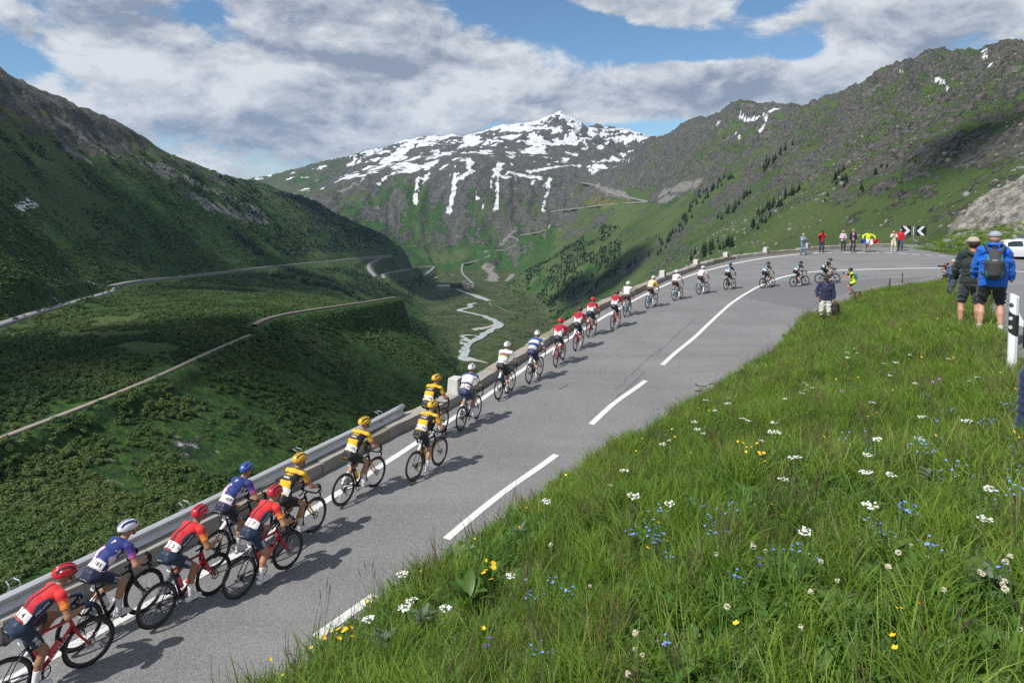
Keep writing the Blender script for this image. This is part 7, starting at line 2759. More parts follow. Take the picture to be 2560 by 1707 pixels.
gran = mat('granite', (0.21, 0.205, 0.19), 0.9, var=0.4, vscale=0.6, bump=0.8, bscale=4)
BLD = [boulder_mesh(k) for k in range(6)]
for q in BLD:
    q.materials.append(gran)
x, y = band(330, 1300, 0.16, 0.78, 11)
z = land_z(x, y)
dn = fbm(x / 55.0, y / 55.0, 4, 501)
ok = (dn > 0.50) & (z > -200)
x, y, z = x[ok], y[ok], z[ok]
n = len(x)
print('boulders', n)
s = 0.5 + 2.6 * npr.random(n) ** 4
kind(scatter('slope_boulders', np.stack([x, y, z], 1), npr.uniform(0, 6.28, (n, 3)), np.stack([s, s, s * 0.8], 1), npr.integers(0, 6, n), BLD), 'stuff')
x, y = npr.uniform(40, 100, 2600), npr.uniform(64, 124, 2600)
ok = in_poly(x, y, VERGE) & (fbm(x / 7.0, y / 7.0, 3, 61) > 0.42) & (y > 66)
x, y = x[ok], y[ok]
n = len(x)
s = 0.08 + 0.5 * npr.random(n) ** 6
kind(scatter('rubble', np.stack([x, y, zv(x, y) + s * 0.2], 1), npr.uniform(0, 6.28, (n, 3)), np.stack([s, s, s], 1), npr.integers(0, 6, n), BLD), 'stuff')


# ---- tilted rock slabs behind the parked cars
def slab(seed, W, D, Hh):
    r = random.Random(seed)
    nu, nv = 34, 26
    u, v = np.meshgrid(np.linspace(-1, 1, nu), np.linspace(-1, 1, nv))
    prof = np.clip(1.25 - (np.abs(u) ** 2.6 + np.abs(v) ** 2.2), 0, 1)
    zz = Hh * np.minimum(prof * 1.5, 0.30 + 0.55 * (u + 1) * 0.55)
    st = fbm(u * 2.2 + v * 3.5 + seed, v * 7 - u * 2, 4, seed, 0.5, True) - 0.5
    crack = np.floor((u * 2.3 - v * 4.5 + 0.5 * fbm(u * 2, v * 2, 3, seed + 3)) * 1.6)
    zz = zz + prof * (Hh * 0.26 * st + (_hash(crack.astype(np.int64), crack.astype(np.int64) * 0, seed) - 0.5) * Hh * 0.20)
    V = np.stack([u.ravel() * W / 2, v.ravel() * D / 2, zz.ravel() - 0.6], 1)
    return quad_mesh('rock_outcrop', V, grid_faces(nv, nu), [rock_s])


rock_s = bpy.data.materials.new('slab_rock')
rock_s.use_nodes = True
t = rock_s.node_tree
b = t.nodes['Principled BSDF']
b.inputs['Roughness'].default_value = 0.92
co_ = nn(t, 'ShaderNodeTexCoord')
mp = nn(t, 'ShaderNodeMapping')
mp.inputs['Scale'].default_value = (0.25, 1.1, 1.1)
mp.inputs['Rotation'].default_value = (0, 0, rad(28))
t.links.new(co_.outputs['Object'], mp.inputs[0])
n1 = nn(t, 'ShaderNodeTexNoise', i_Scale=1.4, i_Detail=7.0, i_Roughness=0.65)
t.links.new(mp.outputs[0], n1.inputs['Vector'])
n2 = nn(t, 'ShaderNodeTexNoise', i_Scale=0.5, i_Detail=5.0)
t.links.new(co_.outputs['Object'], n2.inputs['Vector'])
cc = mix_n(t, smooth_n(t, n1.outputs['Fac'], 0.36, 0.64), (0.13, 0.125, 0.115), (0.33, 0.31, 0.27))
cc = mix_n(t, math_n(t, 'MULTIPLY', smooth_n(t, n2.outputs['Fac'], 0.54, 0.66), 0.8), cc, (0.07, 0.085, 0.03))
t.links.new(cc, b.inputs['Base Color'])
bpn = nn(t, 'ShaderNodeBump', i_Strength=1.0, i_Distance=0.5)
t.links.new(n1.outputs['Fac'], bpn.inputs['Height'])
t.links.new(bpn.outputs[0], b.inputs['Normal'])
for sd, px, py, Zd, W, D, Hh, yaw, lab in ((3, 2510, 580, 98.0, 15, 9, 6.0, 0.45, 'tilted grey rock slab rising behind the two men in caps'), (8, 2570, 560, 108.0, 20, 13, 9.0, 0.35, 'higher grey rock outcrop at the right edge above the parked cars'),
                                           (5, 2450, 584, 104.0, 8, 5, 2.6, 0.5, 'low pale rock slab at the left foot of the outcrop')):
    q = at(px, py, Zd)
    o = new_obj('rock_outcrop', slab(sd, W, D, Hh), None, None, (q[0], q[1], q[2] - 0.3), (rad(8), rad(-12), yaw))
    shade_auto(o, 25)
    tag(o, lab, 'rock', 'rocks beyond the lay-by')

# ---- roads, railway and river of the valley
vroad_m = mat('valley_asphalt', (0.22, 0.22, 0.22), 0.85, var=0.12, vscale=0.3)
rwall_m = mat('retaining_wall', (0.19, 0.18, 0.16), 0.95, var=0.45, vscale=0.5, bump=0.8, bscale=1.2)
gravel_m = mat('track_gravel', (0.27, 0.24, 0.19), 0.95, var=0.3, vscale=0.4)
rail_m = mat('track_bed', (0.16, 0.135, 0.10), 0.95, var=0.3, vscale=0.5)


def bed(name, P, w, mt, ms, drop=5.0, up=0.25):
    P = np.asarray(P, float)
    T_ = np.gradient(P[:, :2], axis=0)
    T_ /= np.linalg.norm(T_, axis=1)[:, None] + 1e-9
    N_ = np.stack([-T_[:, 1], T_[:, 0]], 1)
    n_ = len(P)
    V = np.zeros((n_, 4, 3))
    for k, (s_q, dz, wide) in enumerate(((1, -drop, 1.15), (1, up, 1.0), (-1, up, 1.0), (-1, -drop, 1.15))):
        V[:, k, :2] = P[:, :2] + N_ * s_q * w / 2 * wide
        V[:, k, 2] = P[:, 2] + dz
    F, M_ = [], []
    for i in range(n_ - 1):
        for k in range(3):
            a = i * 4 + k
            F.append((a, a + 4, a + 5, a + 1))
            M_.append(0 if k == 1 else 1)
    return kind(new_obj(name, quad_mesh(name, V.reshape(-1, 3), np.array(F), [mt, ms], M_)), 'structure')


bed('valley_road', ROADS['valley_road'], 8.0, vroad_m, rwall_m, 4.5, 0.8)
bed('valley_road', ROADS['valley_road_far'], 9.0, vroad_m, rwall_m, 7.0, 2.6)
bed('valley_road', ROADS['lower_bend'], 12.0, vroad_m, rwall_m, 7.0, 2.2)
bed('valley_road', ROADS['lower_traverse'], 11.0, vroad_m, rwall_m, 7.0, 2.2)
bed('railway_track', ROADS['railway'], 2.6, gravel_m, rail_m, 1.2, 0.1)
bed('railway_track', ROADS['railway_far'], 3.4, gravel_m, rail_m, 2.0, 0.9)


def land_road(name, pts, w, step=14, up=1.2, drop=4.0, it=3):
    w = w * 0.66
    A = disp_line(pts)
    A = smooth_line(resample(A, step), it)
    bed(name, A, w, vroad_m, rwall_m, drop, up)


for pts, w in (([(1335, 419), (1360, 423), (1378, 430), (1400, 442), (1440, 452), (1490, 463)], 15), ([(1490, 463), (1440, 466), (1390, 470), (1340, 477), (1290, 482), (1250, 489)], 15), ([(1250, 489), (1268, 497), (1264, 510), (1261, 525)], 14),
               ([(1261, 525), (1240, 533), (1205, 538), (1170, 544)], 14), ([(1170, 544), (1195, 548), (1186, 560)], 14), ([(1110, 577), (1160, 574)], 13), ([(1112, 577), (1128, 580), (1125, 588)], 13), ([(1186, 560), (1172, 568), (1160, 574)], 13), ([(1125, 588), (1105, 596), (1080, 602), (1066, 606)], 12)):
    land_road('pass_road', pts, w)


def plane_pt(px, py, z):
    d_ = ray(px, py)
    return d_ * (z / d_[2])


def z4(x, y):
    return 640 + x / 3.267, 600 + y / 3.267


wat = bpy.data.materials.new('glacial_river')
wat.use_nodes = True
t = wat.node_tree
b = t.nodes['Principled BSDF']
b.inputs['Roughness'].default_value = 0.25
ge = nn(t, 'ShaderNodeNewGeometry')
n1 = nn(t, 'ShaderNodeTexNoise', i_Scale=0.12, i_Detail=6.0, i_Roughness=0.65)
t.links.new(ge.outputs['Position'], n1.inputs['Vector'])
cc = mix_n(t, smooth_n(t, n1.outputs['Fac'], 0.4, 0.65), (0.33, 0.38, 0.37), (0.54, 0.57, 0.56))
t.links.new(cc, b.inputs['Base Color'])
bpn = nn(t, 'ShaderNodeBump', i_Strength=0.6, i_Distance=0.6)
t.links.new(n1.outputs['Fac'], bpn.inputs['Height'])
t.links.new(bpn.outputs[0], b.inputs['Normal'])
bar_m = mat('river_gravel', (0.36, 0.35, 0.32), 0.95, var=0.3, vscale=0.08)


def stream(name, pts, ws, m, z, seed):
    P = np.array([plane_pt(*z4(x, y), z) for x, y in pts])
    s_q = np.r_[0, np.cumsum(np.linalg.norm(np.diff(P[:, :2], axis=0), axis=1))]
    C = smooth_line(resample(np.c_[P, np.array(ws) * (1.35 if name == 'river' else 1.0)], 9), 5)
    T_ = np.gradient(C[:, :2], axis=0)
    T_ /= np.linalg.norm(T_, axis=1)[:, None] + 1e-9
    N_ = np.stack([-T_[:, 1], T_[:, 0]], 1)
    i_ = np.arange(len(C))
    V = []
    for sgn in (1, -0.33, 0.33, -1)[:1] + (0.33, -0.33, -1):
        wv = C[:, 3] / 2 * sgn * (1 + 0.9 * (vnoise(i_ * 0.33, i_ * 0 + sgn, seed) - 0.5))
        V.append(np.c_[C[:, :2] + N_ * wv[:, None], np.full(len(C), z)])
    V = np.stack(V, 1)
    F = [(i * 4 + k, (i + 1) * 4 + k, (i + 1) * 4 + k + 1, i * 4 + k + 1) for i in range(len(C) - 1) for k in range(3)]
    return kind(new_obj(name, quad_mesh(name, V.reshape(-1, 3), np.array(F), [m])), 'structure')


MAIN = [(1800, 515), (1735, 522), (1765, 545), (1690, 562), (1640, 572), (1720, 590), (1820, 608), (1920, 640), (1992, 682), (1960, 715), (1900, 742), (1830, 790), (1770, 822), (1725, 852), (1690, 900), (1660, 955), (1695, 1005), (1745, 1045), (1795, 1090), (1830, 1150)]
MW = [10, 12, 10, 10, 11, 11, 12, 14, 17, 15, 14, 13, 12, 14, 17, 18, 17, 17, 18, 18]
PZ = -335.4
stream('river', MAIN, MW, wat, PZ + 0.9, 3)
stream('river', [(1640, 402), (1720, 432), (1800, 455), (1850, 478), (1905, 496)], [7, 10, 16, 18, 12], wat, PZ + 0.9, 5)
stream('river', [(1830, 790), (1760, 770), (1680, 775), (1620, 795), (1640, 832), (1725, 852)], [7, 8, 9, 10, 10, 10], wat, PZ + 0.8, 8)
stream('gravel_bar', [(1770, 730), (1850, 725), (1960, 690)], [18, 22, 12], bar_m, PZ + 0.5, 6)
stream('gravel_bar', [(1600, 770), (1680, 800), (1760, 830)], [16, 28, 14], bar_m, PZ + 0.45, 7)
stream('gravel_bar', [(1640, 940), (1720, 960), (1800, 990), (1880, 1030), (1960, 1070)], [10, 22, 26, 20, 12], bar_m, PZ + 0.55, 9)
stream('gravel_bar', [(1690, 890), (1665, 950), (1700, 1010), (1780, 1080)], [26, 30, 30, 30], bar_m, PZ + 0.3, 4)
stream('footpath', [(1950, 490), (1900, 512), (1925, 540)], [3, 3, 3], gravel_m, PZ + 0.7, 2)
stream('footpath', [(1990, 548), (2035, 580), (2130, 605)], [3, 3, 2], gravel_m, PZ + 0.7, 2)
stream('footpath', [(1570, 790), (1560, 880), (1525, 960), (1555, 1020)], [3, 3, 4, 2], gravel_m, PZ + 0.7, 2)
for pts, w in (([(1064, 606), (1060, 618), (1064, 630), (1074, 640), (1088, 652)], 12),):
    land_road('village_road', pts, w, 8, 1.0, 3.0)
stream('village_road', [(1420, 335), (1440, 318), (1480, 300)], [9, 9, 8], vroad_m, PZ + 1.5, 2)
stream('village_road', [(1405, 350), (1440, 375), (1480, 398), (1600, 400), (1700, 396)], [9, 9, 9, 9, 9], vroad_m, PZ + 1.0, 2)

# ---- houses at the head of the plain
def house(label, px, py, w, dep, hgt, roof_h, wallc, roofc, yaw=0.0, nwin=8, storeys=3, flatroof=False):
    c = plane_pt(px, py, -335.0)
    root = thing('valley_house', label, 'building', (c[0], c[1], -336.0), (0, 0, yaw), 'houses on the valley floor')
    wm, rm_ = mat('wall_%02x%02x%02x' % tuple(int(255 * q) for q in wallc), wallc, 0.9, var=0.1, vscale=0.2), mat('roof_%02x%02x%02x' % tuple(int(255 * q) for q in roofc), roofc, 0.7, var=0.15, vscale=0.3)
    mb = MB()
    mb.box((0, 0, hgt / 2), (w, dep, hgt))
    mb.build('wall', [wm], root)
    mb = MB()
    o_ = 0.8
    a, d_ = w / 2 + o_, dep / 2 + o_
    rl = max(w / 2 - dep * 0.45, w * 0.12)
    mb.add([(-a, -d_, hgt), (a, -d_, hgt), (a, d_, hgt), (-a, d_, hgt), (-rl, 0, hgt + roof_h), (rl, 0, hgt + roof_h)], [(0, 1, 5, 4), (1, 2, 5), (2, 3, 4, 5), (3, 0, 4), (3, 2, 1, 0)])
    rf_ = mb.build('roof', [rm_], root)
    mb = MB()
    mb.box((rl * 0.5, 0.6, hgt + roof_h), (1.2, 1.2, 3.0))
    mb.build('chimney', [wm], rf_)
    wme = MB()
    wme.box((0, 0, 0), (w / nwin * 0.42, 0.2, hgt / storeys * 0.55))
    wmm = wme.mesh('window', mat('far_window', (0.05, 0.055, 0.06), 0.2))
    for s_q in range(storeys):
        for i in range(nwin):
            new_obj('window', wmm, None, root, (-w / 2 + w * (i + 0.5) / nwin, -dep / 2 - 0.05, hgt * (s_q + 0.55) / storeys))
    return root


house('long grey hotel with pale green roof on the valley floor', 1109, 725, 46, 15, 14, 6, (0.34, 0.31, 0.26), (0.30, 0.36, 0.32), 0.05, 10, 4)
house('small pale outbuilding just above the long hotel', 1106, 708, 16, 9, 6, 4, (0.40, 0.40, 0.40), (0.38, 0.42, 0.42), 0.2, 4, 2)
house('pinkish white main house right of the hotel trees', 1168, 722, 20, 14, 16, 5, (0.52, 0.40, 0.34), (0.30, 0.28, 0.27), -0.1, 5, 4)
house('low cream annexe attached right of the pink house', 1181, 720, 14, 12, 10, 3, (0.52, 0.45, 0.38), (0.36, 0.33, 0.31), -0.2, 4, 3)
house('narrow pale house behind the pink main house', 1160, 712, 12, 10, 12, 4, (0.48, 0.42, 0.38), (0.33, 0.32, 0.31), 0.1, 3, 3)
house('tiny chalet above the village road', 1132, 692, 10, 8, 6, 4, (0.24, 0.16, 0.11), (0.26, 0.20, 0.17), 0.3, 3, 2)

# ---- cars queued on the lower road
def far_car(px, col, label, scale=1.0, bus=False, road='valley_road', nm='far_car'):
    P = ROADS[road]
    pxs = CPX + FPX * P[:, 0] / (P[:, 1] * math.cos(PITCH) - P[:, 2] * math.sin(PITCH))
    i = int(np.argmin(np.abs(pxs - px)))
    j = min(i + 1, len(P) - 1)
    k = max(i - 1, 0)
    f = (px - pxs[i]) / ((pxs[j] - pxs[i]) or 1)
    f = max(min(f, 1), -1)
    c = P[i] + (P[j] - P[i]) * f
    yaw = math.atan2(P[j, 1] - P[k, 1], P[j, 0] - P[k, 0])
    m_ = mat('far_paint_%02x%02x%02x' % tuple(int(255 * q) for q in col), col, 0.3, coat=0.5, var=0.03)
    root = thing('coach' if bus else 'car', label, 'bus' if bus else 'car', (c[0], c[1], c[2] + (0.81 if road == 'valley_road' else 2.61)), (0, 0, yaw), None if bus else 'cars queued along the lower valley road')
    L, W, Hh = (9.0, 2.5, 3.1) if bus else (4.4, 1.8, 1.5)
    L, W, Hh = L * scale, W * scale, Hh * scale
    off = Vector((0, -1.6, 0))
    mb = MB()
    if bus:
        mb.box(off + Vector((0, 0, Hh * 0.55)), (L, W, Hh * 0.85), taper=0.95)
    else:
        mb.box(off + Vector((0, 0, 0.58)), (L, W, 0.60), taper=0.97)
    mb.build('body', [m_], root)
    mb = MB()
    if bus:
        mb.box(off + Vector((0, 0, Hh * 0.68)), (L * 1.01, W * 1.01, Hh * 0.30))
    else:
        mb.box(off + Vector((-0.2, 0, 1.16)), (L * 0.60, W * 0.92, 0.56), taper=0.78)
    mb.build('windows', [car_glass], root)
    mb = MB()
    if not bus:
        mb.box(off + Vector((-0.2, 0, 1.46)), (L * 0.45, W * 0.72, 0.05))
        mb.build('roof', [m_], root)
    for sx in (-1, 1):
        for sy in (-1, 1):
            mb = MB()
            mb.lathe([(0.33, -0.1), (0.33, 0.1)], 10, Matrix.Translation(off + Vector((sx * L * 0.31, sy * W * 0.46, 0.33))) @ Matrix.Rotation(math.pi / 2, 4, 'X'))
            mb.build('wheel', [rubber], root)


greys = [(0.05, 0.055, 0.06), (0.35, 0.36, 0.37), (0.02, 0.022, 0.03), (0.5, 0.5, 0.5)]
for k, (zx, ci, lab) in enumerate(((85, 0, 'large dark van leading the queue at the left edge of the lower road'), (140, 3, 'silver car right behind the dark van on the lower road'), (245, 2, 'black car alone after the gap in the lower road queue'), (275, 1, 'grey car just behind the lone black car'),
                                   (325, 2, 'dark car fifth in the lower road queue'), (390, 3, 'pale car sixth in the lower road queue'), (448, 1, 'grey car seventh in the lower road queue'), (540, 0, 'dark grey car eighth in the lower road queue'),
                                   (612, 2, 'black car ninth in the lower road queue before the corner'), (680, 3, 'pale car tenth in the queue next to the corner'), (722, 0, 'dark car at the corner in front of the coach'))):
    far_car(zx / 2.703, greys[ci], lab, 1.25 if k == 0 else 1.0)
far_car(757 / 2.703, (0.62, 0.63, 0.64), 'white coach rounding the corner at the end of the queue', 0.9, True)
far_car(2210 / 2.703, (0.6, 0.6, 0.6), 'white van alone on the long straight of the lower road', 1.3, False, 'valley_road_far')
far_car(1215 / 2.703, (0.55, 0.55, 0.55), 'pale car halfway along the straight of the lower road', 1.1, False, 'valley_road_far')
HAZE = 3.0e-5
CLOUDS = [(-560, 1000, -10, 1000, 190, 1.62), (-240, 320, -82, 300, 120, 1.2),
          (-95, 480, -150, 330, 80, 1.35), (385, 590, 38, 150, 75, 0.35),
          (230, 1850, -200, 430, 260, 1.3),
          (-480, 2250, -150, 520, 280, 1.9)]

# ================================================================== THE FLOWERING BANK
def blade_clump(seed, n, hmin, hmax, spread, wid, m, lean=0.5, broad=0):
    r = random.Random(seed)
    V, F = [], []
    for k in range(n):
        a, q = r.uniform(0, 6.283), spread * math.sqrt(r.random())
        bx, by = q * math.cos(a), q * math.sin(a)
        hgt = r.uniform(hmin, hmax)
        da = r.uniform(0, 6.283)
        ln = r.uniform(0.15, 1.0) * lean * hgt
        dx, dy = math.cos(da) * ln, math.sin(da) * ln
        ta = r.uniform(0, 6.283)
        w = wid * r.uniform(0.6, 1.3)
        wx, wy = math.cos(ta) * w, math.sin(ta) * w
        b0 = len(V)
        for f, wf in ((0, 0.7), (0.4, 1.0), (0.75, 0.75)) if not broad else ((0, 0.25), (0.45, 1.0), (0.8, 0.6)):
            cx_, cy_, cz_ = bx + dx * f * f, by + dy * f * f, hgt * (f - 0.22 * f * f * lean)
            V += [(cx_ - wx * wf, cy_ - wy * wf, cz_), (cx_ + wx * wf, cy_ + wy * wf, cz_)]
        V.append((bx + dx, by + dy, hgt * (1 - 0.28 * lean)))
        F += [(b0, b0 + 1, b0 + 3, b0 + 2), (b0 + 2, b0 + 3, b0 + 5, b0 + 4), (b0 + 4, b0 + 5, b0 + 6)]
    me = bpy.data.meshes.new('grass_clump')
    me.from_pydata(V, [], F)
    me.materials.append(m)
    me.update()
    return me


grass_m = leaf_mat('grass_blade', [(0.140, 0.240, 0.030), (0.195, 0.314, 0.040), (0.252, 0.376, 0.058), (0.320, 0.390, 0.105)], nscale=0.5, rand=0.6, trans=0.52, rough=0.5)
grass2_m = leaf_mat('grass_dark', [(0.085, 0.178, 0.030), (0.122, 0.232, 0.040), (0.160, 0.275, 0.055)], nscale=0.5, rand=0.6, trans=0.48, rough=0.5)
straw_m = leaf_mat('grass_straw', [(0.20, 0.17, 0.085), (0.14, 0.125, 0.05), (0.10, 0.07, 0.05)], nscale=0.5, rand=0.8, trans=0.3)
herb_m = leaf_mat('herb_leaf', [(0.060, 0.140, 0.024), (0.090, 0.180, 0.032), (0.125, 0.210, 0.042)], nscale=0.6, rand=0.6, trans=0.32)
GR_P = [blade_clump(1, 34, 0.10, 0.26, 0.085, 0.0030, grass_m), blade_clump(2, 34, 0.14, 0.32, 0.09, 0.0032, grass_m, 0.7), blade_clump(3, 30, 0.08, 0.20, 0.09, 0.0032, grass2_m, 0.6), blade_clump(4, 26, 0.12, 0.30, 0.08, 0.0040, grass2_m, 0.9),
        blade_clump(5, 12, 0.22, 0.42, 0.09, 0.0020, straw_m, 0.35), blade_clump(6, 16, 0.05, 0.13, 0.09, 0.016, herb_m, 1.1, 1), blade_clump(7, 12, 0.08, 0.18, 0.08, 0.022, herb_m, 0.9, 1), blade_clump(8, 40, 0.04, 0.12, 0.10, 0.004, grass2_m, 1.0)]


def pts_in(poly, n, seed, inset=0.0):
    g = np.random.default_rng(seed)
    lo, hi = poly.min(0), poly.max(0)
    x, y = g.uniform(lo[0], hi[0], n), g.uniform(lo[1], hi[1], n)
    ok = in_poly(x, y, poly)
    x, y = x[ok], y[ok]
    if inset:
        d, _ = seg_dist(x, y, poly, True)
        x, y = x[d > inset], y[d > inset]
    return x, y


def in_view(x, y, z, pad=0.12):
    Zd = y * math.cos(PITCH) - z * math.sin(PITCH)
    return (Zd > 1.2) & (np.abs(x / np.maximum(Zd, 0.1)) < 0.75 + pad + 0.6 / np.maximum(Zd, 0.5))


x, y = pts_in(MEAD, 260000, 3)
R_ = np.hypot(x, y)
keep_p = np.clip(1.5 / (0.35 + R_ / 9.0), 0.20, 1.0)
ok = npr.random(len(x)) < keep_p
x, y = x[ok], y[ok]
d, _ = seg_dist(x, y, MEAD[:13])
dU, _ = seg_dist(x, y, MEAD[13:])
ok = (npr.random(len(x)) < sstep(0.14, 0.60, d + (fbm(x / 0.8, y / 0.8, 3, 71) - 0.5) * 0.7 - 0.2 * sstep(12, 6, y))) & (dU > 0.05)
x, y = x[ok], y[ok]
z = zm(x, y)
ok = in_view(x, y, z)
x, y, z = x[ok], y[ok], z[ok]
n = len(x)
print('grass clumps', n)
R_ = np.hypot(x, y)
lush = fbm(x / 1.8, y / 1.8, 4, 81)
s = (0.75 + 0.55 * npr.random(n)) * (0.65 + 0.8 * lush) * (0.80 + 0.45 * sstep(4, 30, R_))
typ = fbm(x / 0.9, y / 0.9, 3, 91) + npr.normal(0, 0.10, n)
pid = np.select([typ < 0.34, typ < 0.44, typ < 0.54, typ < 0.64], [npr.choice([2, 7, 5], n), npr.choice([2, 3, 0], n), npr.choice([0, 1, 1, 4], n), npr.choice([1, 0, 3, 4], n)], npr.choice([5, 6, 3, 1], n))
tilt = 0.25
kind(scatter('meadow_grass', np.stack([x, y, z - 0.01], 1), np.stack([npr.normal(0, tilt * 0.5, n), npr.normal(0.10, tilt * 0.5, n), npr.uniform(0, 6.28, n)], 1), np.stack([s * 1.15, s * 1.15, s], 1), pid, GR_P), 'stuff')

# rough grass on the verge by the lay-by and in front of the rocks
x, y = pts_in(VERGE, 30000, 5)
ok = (fbm(x / 4.0, y / 4.0, 3, 45) > 0.40 + 0.16 * sstep(66, 84, y)) & (x < 78) & (y < 96) & ((y > 58.3 + 0.0 * x) | (x < 38.5))
x, y = x[ok], y[ok]
n = len(x)
s = npr.uniform(1.3, 2.6, n)
kind(scatter('verge_grass', np.stack([x, y, zv(x, y) - 0.02], 1), np.stack([npr.normal(0, 0.2, n), npr.normal(0, 0.2, n), npr.uniform(0, 6.28, n)], 1), np.stack([s * 1.5, s * 1.5, s * 0.9], 1), npr.choice([0, 1, 2, 3, 5, 6], n), GR_P), 'stuff')

# ---- flowers
white_f = mat('petal_white', (0.72, 0.72, 0.66), 0.7, var=0.1)
cream_f = mat('petal_cream', (0.58, 0.54, 0.42), 0.75, var=0.15)
yellow_f = mat('petal_yellow', (0.80, 0.50, 0.01), 0.5, var=0.1)
blue_f = mat('petal_blue', (0.16, 0.28, 0.68), 0.6, var=0.1)
violet_f = mat('petal_violet', (0.20, 0.07, 0.45), 0.6, var=0.1)
mauve_f = mat('petal_mauve', (0.45, 0.22, 0.48), 0.6, var=0.1)
stem_m = mat('flower_stem', (0.07, 0.13, 0.03), 0.6, var=0.2)
brown_f = mat('dock_seed', (0.16, 0.055, 0.03), 0.8, var=0.3)


def disc(mb, c, r_, nrm_, m=0, n_=6, dish=0.0):
    nrm_ = Vector(nrm_).normalized()
    u = nrm_.orthogonal().normalized()
    w = nrm_.cross(u)
    c = Vector(c)
    V = [c - nrm_ * dish] + [c + (u * math.cos(6.283 * i / n_) + w * math.sin(6.283 * i / n_)) * r_ for i in range(n_)]
    mb.add(V, [(0, 1 + i, 1 + (i + 1) % n_) for i in range(n_)], m)


def yarrow(seed):
    r = random.Random(seed)
    mb, st = MB(), MB()
    Hh = r.uniform(0.26, 0.36)
    lean = (r.uniform(-0.04, 0.04), r.uniform(-0.04, 0.04))
    top = Vector((lean[0], lean[1], Hh))
    st.tube([(0, 0, -0.02), (lean[0] * 0.4, lean[1] * 0.4, Hh * 0.5), top - Vector((0, 0, 0.03))], 0.0022, 4)
    for k in range(26):
        a, q = r.uniform(0, 6.283), 0.042 * math.sqrt(r.random())
        c = top + Vector((q * math.cos(a), q * math.sin(a), r.uniform(-0.006, 0.006) - q * 0.15))
        disc(mb, c, r.uniform(0.006, 0.0095), (r.uniform(-0.4, 0.4), r.uniform(-0.4, 0.4), 1), 0, 6, 0.002)
        if k % 3 == 0:
            st.tube([top - Vector((0, 0, 0.03)), c], 0.001, 3, cap=False)
    for k in range(6):
        a = r.uniform(0, 6.283)
        hh = Hh * r.uniform(0.15, 0.7)
        e = Vector((math.cos(a) * 0.06, math.sin(a) * 0.06, hh + 0.02))
        s_q = Vector((-math.sin(a), math.cos(a), 0)) * 0.008
        st.add([Vector((0, 0, hh)), e * 0.6 + Vector((0, 0, hh * 0.4)) + s_q, e, e * 0.6 + Vector((0, 0, hh * 0.4)) - s_q], [(0, 1, 2, 3)])
    return mb.mesh('flower_head', white_f), st.mesh('stem', stem_m)


def cup(seed, m, R, petals=5, n_fl=1, Hh=0.22, spread=0.03, curl=0.5):
    r = random.Random(seed)
    mb, st = MB(), MB()
    for k in range(n_fl):
        h_ = Hh * r.uniform(0.8, 1.1)
        a = r.uniform(0, 6.283)
        q = spread * r.random()
        c = Vector((q * math.cos(a), q * math.sin(a), h_))
        st.tube([(0, 0, -0.02), (c.x * 0.5, c.y * 0.5, h_ * 0.6), c], 0.0016, 3, cap=False)
        nx = Vector((r.uniform(-0.5, 0.5), r.uniform(-0.7, 0.2), 1)).normalized()
        u = nx.orthogonal().normalized()
        w = nx.cross(u)
        for i in range(petals):
            an = 6.283 * i / petals
            d_ = u * math.cos(an) + w * math.sin(an)
            t_ = w * math.cos(an) - u * math.sin(an)
            p0 = c
            p1 = c + d_ * R * 0.6 + t_ * R * 0.48 + nx * R * curl * 0.4
            p2 = c + d_ * R + nx * R * curl
            p3 = c + d_ * R * 0.6 - t_ * R * 0.48 + nx * R * curl * 0.4
            mb.add([p0, p1, p2, p3], [(0, 1, 2, 3)])
    return mb.mesh('flower_head', m), st.mesh('stem', stem_m)


def ball(seed, m, R, Hh):
    r = random.Random(seed)
    mb, st = MB(), MB()
    c = Vector((r.uniform(-0.02, 0.02), r.uniform(-0.02, 0.02), Hh))
    st.tube([(0, 0, -0.02), c], 0.0016, 3, cap=False)
    for k in range(34):
        d_ = Vector((r.gauss(0, 1), r.gauss(0, 1), r.gauss(0.25, 1))).normalized()
        disc(mb, c + d_ * R * 0.8, R * 0.36, d_ + Vector((0, 0, 0.4)), 0, 4, 0.003)
    return mb.mesh('flower_head', m), st.mesh('stem', stem_m)


YAR = [yarrow(k) for k in range(5)]
BUT = [cup(20 + k, yellow_f, 0.014, 5, 1, 0.24) for k in range(3)]
ARN = [cup(30 + k, yellow_f, 0.016, 9, 5, 0.22, 0.10, 0.1) for k in range(3)]
CLO = [ball(40 + k, cream_f, 0.0125, 0.13) for k in range(3)]
FMN = [cup(50 + k, blue_f, 0.0062, 5, 9, 0.17, 0.06, 0.05) for k in range(3)]
VIO = [cup(60 + k, violet_f, 0.015, 5, 3, 0.18, 0.05, 0.3) for k in range(2)]
MAU = [ball(70 + k, mauve_f, 0.022, 0.26) for k in range(2)]
rf_ = random.Random(9)


def on_bank(px, py, up=0.2):
    p = hit_s(zm, px, py, 0.0, 1.5, 60.0)
    if p is None or not in_poly(p[0], p[1], MEAD):
        return None
    # the bloom, not its foot, is what shows at that place
    f = 1 - up / max(-p[2], 0.5)
    q = p * f
    return (q[0], q[1], float(zm(q[0], q[1])))


def plant(kind_, name, px, py, label, cat, group, up=0.25, scale=1.0):
    q = on_bank(px, py, up)
    if q is None:
        return
    hm, sm = kind_[rf_.randrange(len(kind_))]
    o = new_obj(name, hm, None, None, q, (rf_.gauss(0, 0.08), rf_.gauss(0, 0.08), rf_.uniform(0, 6.28)))
    s_q = scale * rf_.uniform(0.85, 1.2)
    o.scale = (s_q, s_q, s_q)
    tag(o, label, cat, group)
    new_obj('stem', sm, None, o)


